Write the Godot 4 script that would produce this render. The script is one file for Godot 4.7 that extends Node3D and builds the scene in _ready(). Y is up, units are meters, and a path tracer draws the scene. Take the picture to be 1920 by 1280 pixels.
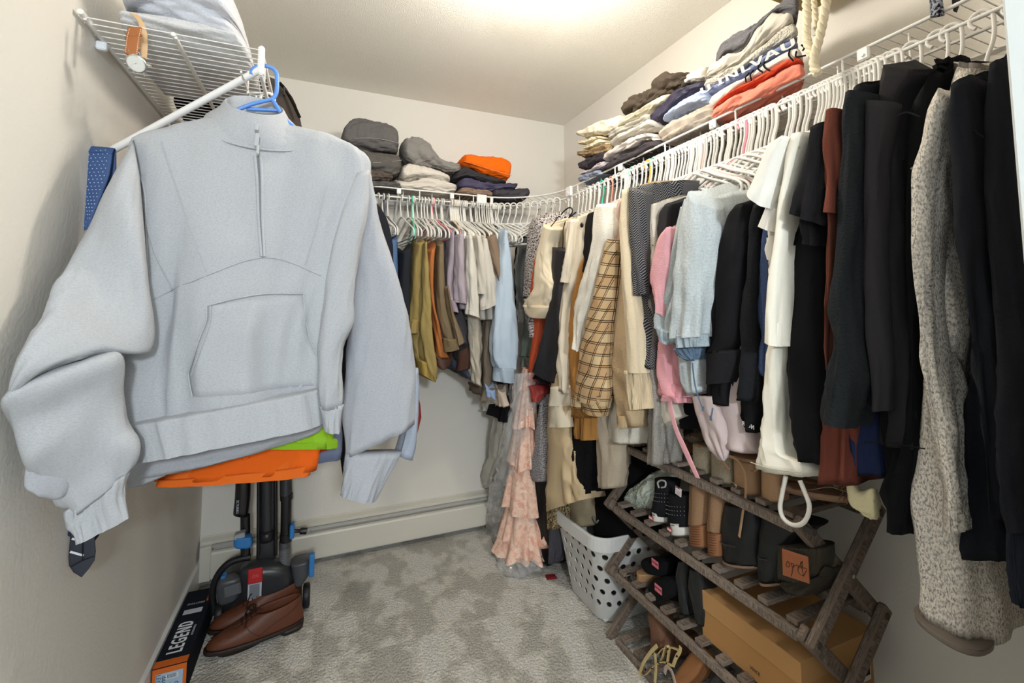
extends Node3D
# A walk-in wardrobe. x runs to the right along the back wall, y up, -z into the room; metres.

var used := {}
var mats := {}
var tex := {}
var nz := FastNoiseLite.new()
var rng := RandomNumberGenerator.new()
const ROD_X := 1.146
const ROD_Z := -2.306
const ROD_Y := 1.805
const LX := -0.489
const RX := 1.442
const BZ := -2.558

# ---------------------------------------------------------------- lists of points
func P(a: Array) -> Array:
	var r := []
	for i in range(0, a.size(), 3): r.append(Vector3(a[i], a[i + 1], a[i + 2]))
	return r
func X(x: float, a: Array) -> Array:
	var r := []
	for i in range(0, a.size(), 2): r.append(Vector3(x, a[i], a[i + 1]))
	return r
func Y(y: float, a: Array) -> Array:
	var r := []
	for i in range(0, a.size(), 2): r.append(Vector3(a[i], y, a[i + 1]))
	return r
func Z(z: float, a: Array) -> Array:
	var r := []
	for i in range(0, a.size(), 2): r.append(Vector3(a[i], a[i + 1], z))
	return r

# ---------------------------------------------------------------- a mesh being collected
class Shape:
	var v := PackedVector3Array()
	var uv := PackedVector2Array()
	var ix := PackedInt32Array()
	func add(p: Vector3, u := Vector2.ZERO) -> int:
		v.append(p); uv.append(u)
		return v.size() - 1
	func tri(a: int, b: int, c: int) -> void:
		ix.append(a); ix.append(b); ix.append(c)
	func quad(a: int, b: int, c: int, d: int) -> void:
		tri(a, b, c); tri(a, c, d)
	func flat_quad(a: Vector3, b: Vector3, c: Vector3, d: Vector3, w := 1.0, h := 1.0) -> void:
		quad(add(a, Vector2(0, h)), add(b, Vector2(w, h)), add(c, Vector2(w, 0)), add(d, Vector2(0, 0)))
	func box(c: Vector3, s: Vector3, b := Basis(), bev := 0.0) -> void:
		# a box with chamfered edges
		var h := s / 2.0
		var q := minf(bev, minf(h.x, minf(h.y, h.z)) * 0.9)
		if q <= 0.0:
			for ax in 3:
				for sg in [-1.0, 1.0]:
					var n := Vector3.ZERO; n[ax] = sg
					var a := Vector3.ZERO; a[(ax + 1) % 3] = 1.0
					var e := n.cross(a)
					flat_quad(c + b * ((n - a - e) * h), c + b * ((n + a - e) * h), c + b * ((n + a + e) * h), c + b * ((n - a + e) * h), absf((a * s).length()), absf((e * s).length()))
			return
		var id := {}
		for ax in 3:
			for i in 8:
				var sg := Vector3(1.0 if i & 1 else -1.0, 1.0 if i & 2 else -1.0, 1.0 if i & 4 else -1.0)
				var p := sg * (h - Vector3(q, q, q)); p[ax] = sg[ax] * h[ax]
				id[[ax, i]] = p
		for ax in 3:
			var m1 := 1 << ((ax + 1) % 3); var m2 := 1 << ((ax + 2) % 3); var m0 := 1 << ax
			for s0 in [0, m0]:
				var o := []
				for i in [s0, s0 | m1, s0 | m1 | m2, s0 | m2]: o.append(c + b * id[[ax, i]])
				if s0 == 0: o.reverse()
				flat_quad(o[0], o[1], o[2], o[3], s[(ax + 1) % 3], s[(ax + 2) % 3])
			# edges that run along ax
			for k in 4:
				var ring := [0, m1, m1 | m2, m2]
				var i0: int = ring[k]
				var a1 := (ax + 1) % 3; var a2 := (ax + 2) % 3
				flat_quad(c + b * id[[a1, i0]], c + b * id[[a1, i0 | m0]], c + b * id[[a2, i0 | m0]], c + b * id[[a2, i0]])
		for i in 8:
			var t0 := add(c + b * id[[0, i]]); var t1 := add(c + b * id[[1, i]]); var t2 := add(c + b * id[[2, i]])
			tri(t0, t1, t2)
	func tube(pts: Array, r, k := 8, caps := true, closed := false, e := 1.0, flatn := Vector3.ZERO, flat := 1.0) -> void:
		# r: a number or one radius for each point; flat squeezes the section along flatn
		var n := pts.size()
		var up := Vector3.UP
		var rows := []
		for i in n:
			var d: Vector3
			if closed: d = pts[(i + 1) % n] - pts[(i + n - 1) % n]
			else: d = pts[mini(i + 1, n - 1)] - pts[maxi(i - 1, 0)]
			d = d.normalized()
			if i == 0:
				up = Vector3.UP if absf(d.y) < 0.9 else Vector3.RIGHT
				if flatn != Vector3.ZERO: up = flatn
			if flatn != Vector3.ZERO: up = flatn
			var sd := d.cross(up).normalized()
			up = sd.cross(d).normalized()
			var row := []
			var rr: float = r[i] if r is Array else r
			for j in k:
				var th := TAU * j / k
				var cc := cos(th); var ss := sin(th)
				if e != 1.0:
					cc = signf(cc) * pow(absf(cc), e); ss = signf(ss) * pow(absf(ss), e)
				row.append(add(pts[i] + (sd * cc + up * ss * flat) * rr, Vector2(float(j) / k, float(i) / maxf(1, n - 1))))
			rows.append(row)
		var last := n if closed else n - 1
		for i in last:
			for j in k:
				var j2 := (j + 1) % k
				quad(rows[i][j], rows[i][j2], rows[(i + 1) % n][j2], rows[(i + 1) % n][j])
		if caps and not closed:
			for s in [0, n - 1]:
				var m := add(pts[s])
				for j in k:
					var a: int = add(v[rows[s][j]]); var b: int = add(v[rows[s][(j + 1) % k]])
					if s == 0: tri(m, b, a)
					else: tri(m, a, b)
	func lathe(c: Vector3, prof: Array, k := 20, b := Basis()) -> void:
		# prof: [radius, height] pairs
		var rows := []
		for q in prof:
			var row := []
			for j in k:
				var th := TAU * j / k
				row.append(add(c + b * Vector3(q[0] * cos(th), q[1], q[0] * sin(th))))
			rows.append(row)
		for i in prof.size() - 1:
			for j in k:
				quad(rows[i][j], rows[i][(j + 1) % k], rows[i + 1][(j + 1) % k], rows[i + 1][j])
	func mesh(origin := Vector3.ZERO, hard := false) -> ArrayMesh:
		var n := PackedVector3Array()
		if hard:
			var v2 := PackedVector3Array(); var u2 := PackedVector2Array(); var i2 := PackedInt32Array()
			for i in ix.size():
				v2.append(v[ix[i]]); u2.append(uv[ix[i]]); i2.append(i)
			v = v2; uv = u2; ix = i2
		n.resize(v.size())
		for i in range(0, ix.size(), 3):
			var a := ix[i]; var b := ix[i + 1]; var c := ix[i + 2]
			var m := (v[c] - v[a]).cross(v[b] - v[a])
			n[a] += m; n[b] += m; n[c] += m
		for i in n.size():
			n[i] = n[i].normalized() if n[i].length_squared() > 1e-20 else Vector3.UP
		var w := PackedVector3Array(); w.resize(v.size())
		for i in v.size(): w[i] = v[i] - origin
		var arr := []
		arr.resize(Mesh.ARRAY_MAX)
		arr[Mesh.ARRAY_VERTEX] = w; arr[Mesh.ARRAY_NORMAL] = n; arr[Mesh.ARRAY_TEX_UV] = uv; arr[Mesh.ARRAY_INDEX] = ix
		var m := ArrayMesh.new()
		m.add_surface_from_arrays(Mesh.PRIMITIVE_TRIANGLES, arr)
		return m

# ---------------------------------------------------------------- objects
func numbered(called: String) -> String:
	var c: int = used.get(called, -1) + 1
	used[called] = c
	return called if c == 0 else "%s_%03d" % [called, c]
func thing(called: String, label: String, category: String, at := Vector3.ZERO, group := "") -> Node3D:
	var o := Node3D.new()
	o.name = numbered(called); add_child(o, true); o.position = at
	tag(o, label, category, group)
	return o
func tag(o: Node, label: String, category := "", group := "") -> void:
	o.set_meta("label", label)
	if category: o.set_meta("category", category)
	if group: o.set_meta("group", group)
func put(called: String, s: Shape, m: Material, parent: Node3D, hard := false, label := "") -> MeshInstance3D:
	# a part: its shape is given in room coordinates
	var o := MeshInstance3D.new()
	var org := Vector3.ZERO
	var q: Node = parent
	while q != self:
		org += (q as Node3D).position
		q = q.get_parent()
	o.mesh = s.mesh(org, hard); o.material_override = m
	o.name = called
	parent.add_child(o, true)
	if label: o.set_meta("label", label)
	return o
func struct(called: String, s: Shape, m: Material, hard := true) -> MeshInstance3D:
	var o := MeshInstance3D.new()
	o.mesh = s.mesh(Vector3.ZERO, hard); o.material_override = m; o.name = called
	add_child(o, true)
	o.set_meta("kind", "structure")
	return o

# ---------------------------------------------------------------- curves
func smooth(a: Array, n: int) -> Array:
	# n + 1 points at even steps along a soft curve through a
	if a.size() == 1: return [a[0], a[0]]
	var fine := []
	for i in a.size() - 1:
		var p0: Vector3 = a[maxi(i - 1, 0)]; var p1: Vector3 = a[i]; var p2: Vector3 = a[i + 1]; var p3: Vector3 = a[mini(i + 2, a.size() - 1)]
		if i == 0: p0 = p1 * 2.0 - p2
		if i + 2 >= a.size(): p3 = p2 * 2.0 - p1
		var l0 := sqrt(maxf((p1 - p0).length(), 1e-5)); var l1 := sqrt(maxf((p2 - p1).length(), 1e-5)); var l2 := sqrt(maxf((p3 - p2).length(), 1e-5))
		var m1 := ((p1 - p0) / l0 - (p2 - p0) / (l0 + l1) + (p2 - p1) / l1) * l1
		var m2 := ((p2 - p1) / l1 - (p3 - p1) / (l1 + l2) + (p3 - p2) / l2) * l1
		for s in 8:
			var t := s / 8.0
			var t2 := t * t; var t3 := t2 * t
			fine.append(p1 * (2 * t3 - 3 * t2 + 1) + m1 * (t3 - 2 * t2 + t) + p2 * (-2 * t3 + 3 * t2) + m2 * (t3 - t2))
	fine.append(a[-1])
	var cum := [0.0]
	for i in range(1, fine.size()): cum.append(cum[-1] + (fine[i] - fine[i - 1]).length())
	var out := []
	var at := 0
	for i in n + 1:
		var s: float = cum[-1] * i / n
		while at < fine.size() - 2 and cum[at + 1] < s: at += 1
		var seg: float = cum[at + 1] - cum[at]
		out.append(fine[at].lerp(fine[at + 1], clampf((s - cum[at]) / seg, 0, 1) if seg > 1e-9 else 0.0))
	return out

# ---------------------------------------------------------------- cloth: a hollow loft between two edges A and B, T deep to either side
func loft(g: Shape, A: Array, B: Array, T: Vector3, o := {}) -> Array:
	var n: int = o.get("n", 26)
	var k: int = o.get("k", 24)
	var e: float = o.get("e", 0.75)
	var push: float = o.get("push", 0.0)
	var fa: float = o.get("f", 0.006)
	var fr: float = o.get("fr", 14.0)
	var vy: float = o.get("vy", 0.25)
	var r0: float = o.get("r0", 0.3)
	var sd: float = o.get("sd", 0.0)
	var c0: float = o.get("c0", 0.0)
	var c1: float = o.get("c1", 0.0)
	var lift: float = o.get("lift", 0.0)
	var lay: int = o.get("lay", 0)
	var gd: float = o.get("gd", 0.006)
	var rib: int = o.get("rib", 0)
	var ra: float = o.get("ra", 0.0015)
	var prof: Array = o.get("tp", [])
	var lw: float = o.get("lw", 0.0)
	var a := smooth(A, n)
	var b := smooth(B, n)
	var len := 0.0
	var rows := []
	var tn := T.normalized()
	if sd == 0.0: sd = absf(A[0].x * 37.1 + A[0].y * 11.7 + A[0].z * 53.3 + B[0].x * 7.7) * 3.0
	for i in n + 1:
		var t := float(i) / n
		if i > 0: len += ((a[i] + b[i]) / 2.0 - (a[i - 1] + b[i - 1]) / 2.0).length()
		var mid: Vector3 = (a[i] + b[i]) / 2.0
		var ax: Vector3 = (b[i] - a[i]) / 2.0
		var cs := 1.0
		if c0 > 0.0 and t < c0: cs = sqrt(maxf(0.0004, 1.0 - pow(1.0 - t / c0, 2)))
		if c1 > 0.0 and 1.0 - t < c1: cs = minf(cs, sqrt(maxf(0.0004, 1.0 - pow(1.0 - (1.0 - t) / c1, 2))))
		var tt := T
		if prof.size() > 1:
			var q := t * (prof.size() - 1)
			var qi := mini(int(q), prof.size() - 2)
			tt = T * lerpf(prof[qi], prof[qi + 1], q - qi)
		var ramp := lerpf(r0, 1.0, t)
		var axl := ax.length()
		var axn := ax / maxf(axl, 1e-6)
		var row := []
		for j in k:
			var th := TAU * j / k + 0.02
			var cc := cos(th); var ss := sin(th)
			var c2 := signf(cc) * pow(absf(cc), e); var s2 := signf(ss) * pow(absf(ss), e)
			var qx := c2 * axl * fr * 22.0 + sd; var qy := len * fr * vy * 12.0; var qz := s2 * tt.length() * fr * 22.0 + sd * 0.7
			var w := nz.get_noise_3d(qx, qy, qz)
			var w2 := nz.get_noise_3d(qx * 2.3 + 40.0, qy * 3.1 + qx * 0.8, qz * 2.3)
			var d := fa * ramp * (w * 1.7 + 0.8 * (0.45 - 2.2 * absf(w2)))
			if rib > 0: d += ra * sin(th * rib)
			var wob := 0.0
			if lay > 1:
				wob = nz.get_noise_2d(len * 60.0 + sd, 3.0 + sd) * lw
				var hh := (c2 + 1.0) / 2.0 * lay + wob
				var fc := absf(hh - roundf(hh))
				if roundf(hh) > 0.4 and roundf(hh) < lay - 0.4: d -= gd * exp(-pow(fc / 0.16, 2))
			var p := mid + ax * c2 * cs + tt * (s2 * cs + push) + (axn * cc + tn * ss) * d * cs
			if lift > 0.0: p.y += lift * exp(-t * 7.0) * (1.0 - absf(s2))
			row.append(g.add(p, Vector2(float(j) / k * 2.0 * (axl + tt.length()) * 1.6, len)))
		rows.append(row)
	for i in n:
		for j in k:
			var j2 := (j + 1) % k
			g.quad(rows[i][j], rows[i + 1][j], rows[i + 1][j2], rows[i][j2])
	for s in [0, n]:
		if s == n and o.get("open", false):
			# a hem that shows its inside
			var inner := []
			var lip := []
			for j in k: lip.append(g.add(g.v[rows[n][j]]))
			var m2: Vector3 = (a[n] + b[n]) / 2.0
			var upw: Vector3 = ((a[n - 1] + b[n - 1]) / 2.0 - m2).normalized() * 0.05
			for j in k: inner.append(g.add(m2 + T * push + (g.v[rows[n][j]] - m2 - T * push) * 0.86 + upw))
			for j in k:
				var j2 := (j + 1) % k
				g.quad(lip[j], inner[j], inner[j2], lip[j2])
			var im := g.add(m2 + T * push + upw)
			for j in k: g.tri(inner[j], im, inner[(j + 1) % k])
			continue
		var mm := Vector3.ZERO
		for j in k: mm += g.v[rows[s][j]]
		var m := g.add(mm / k)
		for j in k:
			var j2 := (j + 1) % k
			if s == 0: g.tri(m, rows[s][j], rows[s][j2])
			else: g.tri(m, rows[s][j2], rows[s][j])
	return [a, b]

# ---------------------------------------------------------------- materials
func make_textures() -> void:
	nz.seed = 7; nz.frequency = 0.06; nz.fractal_octaves = 2
	tex.weave = noise_tex(128, 0.25, 3, 1)
	tex.fuzz = noise_tex(256, 0.12, 4, 2)
	tex.soft = noise_tex(256, 0.02, 3, 3)
	tex.wall = noise_tex(256, 0.05, 4, 4)
	tex.heather = picture(256, func(x, y):
		var v: float = 0.93 + 0.10 * hash2(x / 2, y) + 0.08 * nz.get_noise_2d(x * 2.0, y * 5.0)
		return Color(v, v, v * 1.005))
	tex.fleck = picture(256, func(x, y):
		var v: float = 0.90 + 0.5 * nz.get_noise_2d(x * 1.9, y * 0.8) + 0.3 * nz.get_noise_2d(x * 4.0 + 300.0, y * 1.6) + 0.2 * (hash2(x, y) - 0.5)
		return Color(v, v, v))
	tex.salt = picture(256, func(x, y):
		var v: float = 0.55 + 0.85 * hash2(x, y)
		return Color(v, v, v))
	tex.denim = picture(128, func(x, y):
		var v: float = 0.9 + 0.14 * float((x + y * 2) % 4 < 2) * 0.6 + 0.12 * nz.get_noise_2d(x * 1.5, y * 1.5)
		return Color(v, v, v))
	tex.herring = picture(128, func(x, y):
		var col := int(x) / 16
		var s: int = (int(x) % 16) if col % 2 == 0 else 15 - int(x) % 16
		return Color(0.13, 0.135, 0.17) if (s + int(y)) % 8 < 5 else Color(0.55, 0.54, 0.52))
	tex.plaid = picture(256, func(x, y):
		var c := Color(0.80, 0.70, 0.55)
		if (int(x) % 128 > 64) != (int(y) % 128 > 64): c = Color(0.77, 0.65, 0.49)
		if int(x) % 128 > 64 and int(y) % 128 > 64: c = Color(0.74, 0.60, 0.44)
		for q in [x, y]:
			var m := int(q) % 64
			if m < 5 or (m > 10 and m < 15): c = c.lerp(Color(0.16, 0.10, 0.06), 0.8)
		return c)
	tex.floral = picture(256, func(x, y):
		var a: float = nz.get_noise_2d(x * 1.3, y * 1.3)
		var b: float = nz.get_noise_2d(x * 1.6 + 900, y * 1.6)
		var c := Color(0.86, 0.83, 0.80)
		if a > 0.18: c = Color(0.13, 0.12, 0.14)
		elif b > 0.28: c = Color(0.55, 0.48, 0.48)
		return c)
	tex.speckle = picture(256, func(x, y):
		var a: float = nz.get_noise_2d(x * 2.0, y * 2.0) + 0.15 * (hash2(x, y) - 0.5)
		return Color(0.80, 0.79, 0.80) if a > -0.03 else Color(0.06, 0.06, 0.07))
	tex.blush = picture(256, func(x, y):
		var a: float = nz.get_noise_2d(x * 0.6, y * 0.6)
		var b: float = nz.get_noise_2d(x * 0.8 + 500, y * 0.8)
		var c := Color(0.93, 0.79, 0.71)
		if a > 0.2: c = Color(0.89, 0.66, 0.58)
		elif b > 0.3: c = Color(0.94, 0.85, 0.77)
		return c)
	tex.wood = picture(256, func(x, y):
		var v: float = 0.78 + 0.30 * nz.get_noise_2d(x * 0.7, y * 14.0) + 0.16 * nz.get_noise_2d(x * 3.0, y * 40.0)
		return Color(v, v * 0.99, v * 0.98))
	tex.lines = picture(64, func(x, y):
		var v: float = 0.5 + 0.5 * sin(TAU * x / 8.0)
		return Color(v, v, v))
	tex.carpet = picture(512, func(x, y):
		var h := hash2(x, y)
		var v: float = 0.62 + 0.62 * (h * 0.6 + hash2(x / 2, y / 2) * 0.4) + 0.14 * nz.get_noise_2d(x * 2.0, y * 2.0)
		return Color(v, v, v))
	tex.nap = picture(256, func(x, y):
		var s: float = nz.get_noise_2d(x * 0.5, y * 0.3) + 0.5 * nz.get_noise_2d(x * 1.7 + 77, y * 1.3)
		var v: float = 0.86 + 0.17 * smoothstep(-0.3, 0.35, s)
		return Color(v, v * 0.995, v * 0.98))

func hash2(x: int, y: int) -> float:
	var h := (x * 374761393 + y * 668265263) & 0x7fffffff
	h = ((h ^ (h >> 13)) * 1274126177) & 0x7fffffff
	return float((h ^ (h >> 16)) & 0xffff) / 65535.0
func picture(n: int, f: Callable) -> ImageTexture:
	var im := Image.create(n, n, false, Image.FORMAT_RGB8)
	for y in n:
		for x in n: im.set_pixel(x, y, f.call(x, y))
	return ImageTexture.create_from_image(im)
func noise_tex(n: int, fq: float, oct: int, s: int) -> NoiseTexture2D:
	var t := NoiseTexture2D.new()
	var q := FastNoiseLite.new()
	q.seed = s; q.frequency = fq; q.fractal_octaves = oct
	t.width = n; t.height = n; t.seamless = true; t.noise = q
	return t
func M(hex: String, kind := "c") -> StandardMaterial3D:
	var key := hex + kind
	if mats.has(key): return mats[key]
	var m := StandardMaterial3D.new()
	m.resource_name = kind + "_" + hex
	m.albedo_color = Color(hex)
	m.roughness = 0.92
	m.metallic_specular = 0.25
	match kind:
		"c": bump(m, "weave", 0.04, 14.0)
		"h", "f", "o", "salt":
			m.albedo_texture = tex[{"h": "heather", "f": "heather", "o": "fleck", "salt": "salt"}[kind]]
			tri(m, {"h": 5.0, "f": 5.0, "o": 9.0, "salt": 6.0}[kind])
			m.heightmap_enabled = true; m.heightmap_texture = tex.fuzz; m.heightmap_scale = 0.03 if kind == "h" else 0.14
		"k":
			bump(m, "fuzz", 0.14, 6.0)
		"b": bump(m, "fuzz", 0.5, 5.0)
		"d":
			m.albedo_texture = tex.denim; tri(m, 12.0)
		"herr", "plaid", "floral", "speckle", "blush":
			m.albedo_texture = tex[{"herr": "herring", "plaid": "plaid", "floral": "floral", "speckle": "speckle", "blush": "blush"}[kind]]
			var s: float = {"herr": 8.0, "plaid": 6.0, "floral": 4.5, "speckle": 7.0, "blush": 3.0}[kind]
			if kind in ["plaid", "herr"]: m.uv1_scale = Vector3(s, s, 1)
			else: tri(m, s)
		"s": m.roughness = 0.55; m.metallic_specular = 0.4
		"p": m.roughness = 0.38; m.metallic_specular = 0.5
		"g": m.roughness = 0.22; m.metallic_specular = 0.5
		"m": m.roughness = 0.3; m.metallic = 1.0
		"wood":
			m.albedo_texture = tex.wood; m.uv1_scale = Vector3(2, 2, 1); m.roughness = 0.8
		"paper": m.roughness = 0.85
		"l": m.roughness = 0.5; m.metallic_specular = 0.45; bump(m, "fuzz", 0.03, 9.0)
		"r":
			m.roughness = 0.9
			m.heightmap_enabled = true; m.heightmap_texture = tex.lines; m.heightmap_scale = 0.12; tri(m, 40.0)
	if kind in ["c", "h", "k", "f"]:
		m.rim_enabled = true; m.rim = 0.08; m.rim_tint = 0.6
	mats[key] = m
	return m
func tri(m: StandardMaterial3D, s: float) -> void:
	m.uv1_triplanar = true; m.uv1_scale = Vector3(s, s, s)
func bump(m: StandardMaterial3D, t: String, d: float, s: float) -> void:
	m.heightmap_enabled = true; m.heightmap_texture = tex[t]; m.heightmap_scale = d; tri(m, s)
func see_through(hex: String, a: float, rough := 0.1) -> StandardMaterial3D:
	var m := StandardMaterial3D.new()
	m.albedo_color = Color(Color(hex), a); m.transparency = BaseMaterial3D.TRANSPARENCY_ALPHA
	m.roughness = rough; m.resource_name = "clear_film"
	return m
func letters(text: String, h: float, m: Material, at: Vector3, b: Basis, parent: Node3D, called := "lettering", font := "Droid Sans", bold := false, wide := 1.0) -> void:
	var t := TextMesh.new()
	var f := SystemFont.new()
	f.font_names = PackedStringArray([font]); f.font_weight = 700 if bold else 400
	t.font = f; t.text = text; t.font_size = 64; t.pixel_size = h / 46.0; t.depth = 0.0006
	var o := MeshInstance3D.new()
	o.mesh = t; o.material_override = m; o.name = called
	parent.add_child(o, true)
	var org := Vector3.ZERO
	var q: Node = parent
	while q != self:
		org += (q as Node3D).position
		q = q.get_parent()
	o.transform = Transform3D(Basis(b.x * wide, b.y, b.z), at - org)

func _ready() -> void:
	rng.seed = 5
	# ------------------------------------------------ camera, air, lamps, exposure
	var cam := Camera3D.new()
	cam.name = "camera"
	var fw := Vector3(0.38473521, 0.0708062, -0.92030718)
	var rt := Vector3(0.92268639, -0.00241868, 0.38554375)
	var up := Vector3(-0.02507296, 0.99748716, 0.06626247)
	cam.projection = Camera3D.PROJECTION_FRUSTUM
	cam.near = 0.05; cam.far = 30.0
	cam.size = 0.05 * 1280.0 / 851.55
	cam.frustum_offset = Vector2(0, -(640.0 - 512.61) / 851.55 * 0.05)
	cam.transform = Transform3D(Basis(rt, up, -fw), Vector3(0, 1.2573, 0))
	add_child(cam, true)
	cam.current = true
	var we := WorldEnvironment.new()
	we.name = "air"
	var env := Environment.new()
	env.background_mode = Environment.BG_COLOR
	env.background_color = Color(0, 0, 0)
	env.tonemap_mode = Environment.TONE_MAPPER_LINEAR
	env.tonemap_exposure = 1.25
	env.sdfgi_enabled = true; env.ssao_enabled = true; env.ssil_enabled = true
	we.environment = env
	add_child(we, true)
	make_textures()
	lamps()
	room()
	shelves()
	hoodie()
	left_side()
	right_clothes()
	corner_clothes()
	back_clothes()
	hangers()
	folded_clothes()
	rack()
	shoes()
	basket()
	vacuum()
	floor_things()

func lamps() -> void:
	# the ceiling lamp of the wardrobe, just above the picture
	var at := Vector3(0.62, 2.33, -1.2)
	var t := thing("ceiling_lamp", "round white ceiling lamp above the middle of the wardrobe", "lamp", at)
	var s := Shape.new()
	s.lathe(at, [[0.001, 0.11], [0.155, 0.11], [0.16, 0.06], [0.15, 0.05]], 32)
	put("base", s, M("e8e6e0", "p"), t)
	s = Shape.new()
	s.lathe(at, [[0.148, 0.055], [0.14, 0.02], [0.1, -0.015], [0.05, -0.028], [0.001, -0.03]], 32)
	var gm := StandardMaterial3D.new()
	gm.albedo_color = Color("f4f0e4"); gm.emission_enabled = true; gm.emission = Color(1, 0.93, 0.8); gm.emission_energy_multiplier = 1.0
	gm.resource_name = "lamp_glass"
	put("lamp_shade", s, gm, t)
	var l := OmniLight3D.new()
	l.name = "ceiling_lamp_light"
	l.light_color = Color(1.0, 0.972, 0.925); l.light_energy = LAMP_E; l.light_size = 0.07; l.omni_range = 12; l.omni_attenuation = 2; l.shadow_enabled = true
	l.position = at + Vector3(0, -0.13, 0)
	add_child(l, true)
	# an added lamp on a stand, in place of the camera flash; shines in through the open doorway
	at = Vector3(0.0, 1.7, 1.45)
	t = thing("flash_stand_in", "added lamp on a stand behind the camera in place of its flash", "lamp", Vector3(at.x, 0, at.z))
	s = Shape.new()
	s.lathe(Vector3(at.x, 0, at.z), [[0.001, 0.0], [0.14, 0.0], [0.14, 0.02], [0.02, 0.03], [0.012, 0.05], [0.012, 1.3], [0.001, 1.3]], 20)
	put("stand", s, M("8a8a88", "p"), t)
	s = Shape.new()
	s.lathe(at, [[0.001, -0.1], [0.05, -0.08], [0.075, 0.0], [0.05, 0.08], [0.001, 0.1]], 24)
	var wm := gm.duplicate()
	wm.emission = Color(0.96, 0.98, 1.0); wm.emission_energy_multiplier = 2.0
	put("bulb", s, wm, t)
	l = OmniLight3D.new()
	l.name = "flash_stand_in_light"
	l.light_color = Color(0.93, 0.97, 1.0); l.light_energy = DOOR_E; l.light_size = 0.09; l.omni_range = 12; l.omni_attenuation = 2; l.shadow_enabled = true
	l.position = at + Vector3(0.0, 0.0, -0.09)
	add_child(l, true)

const LAMP_E := 0.48
const DOOR_E := 2.9

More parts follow.
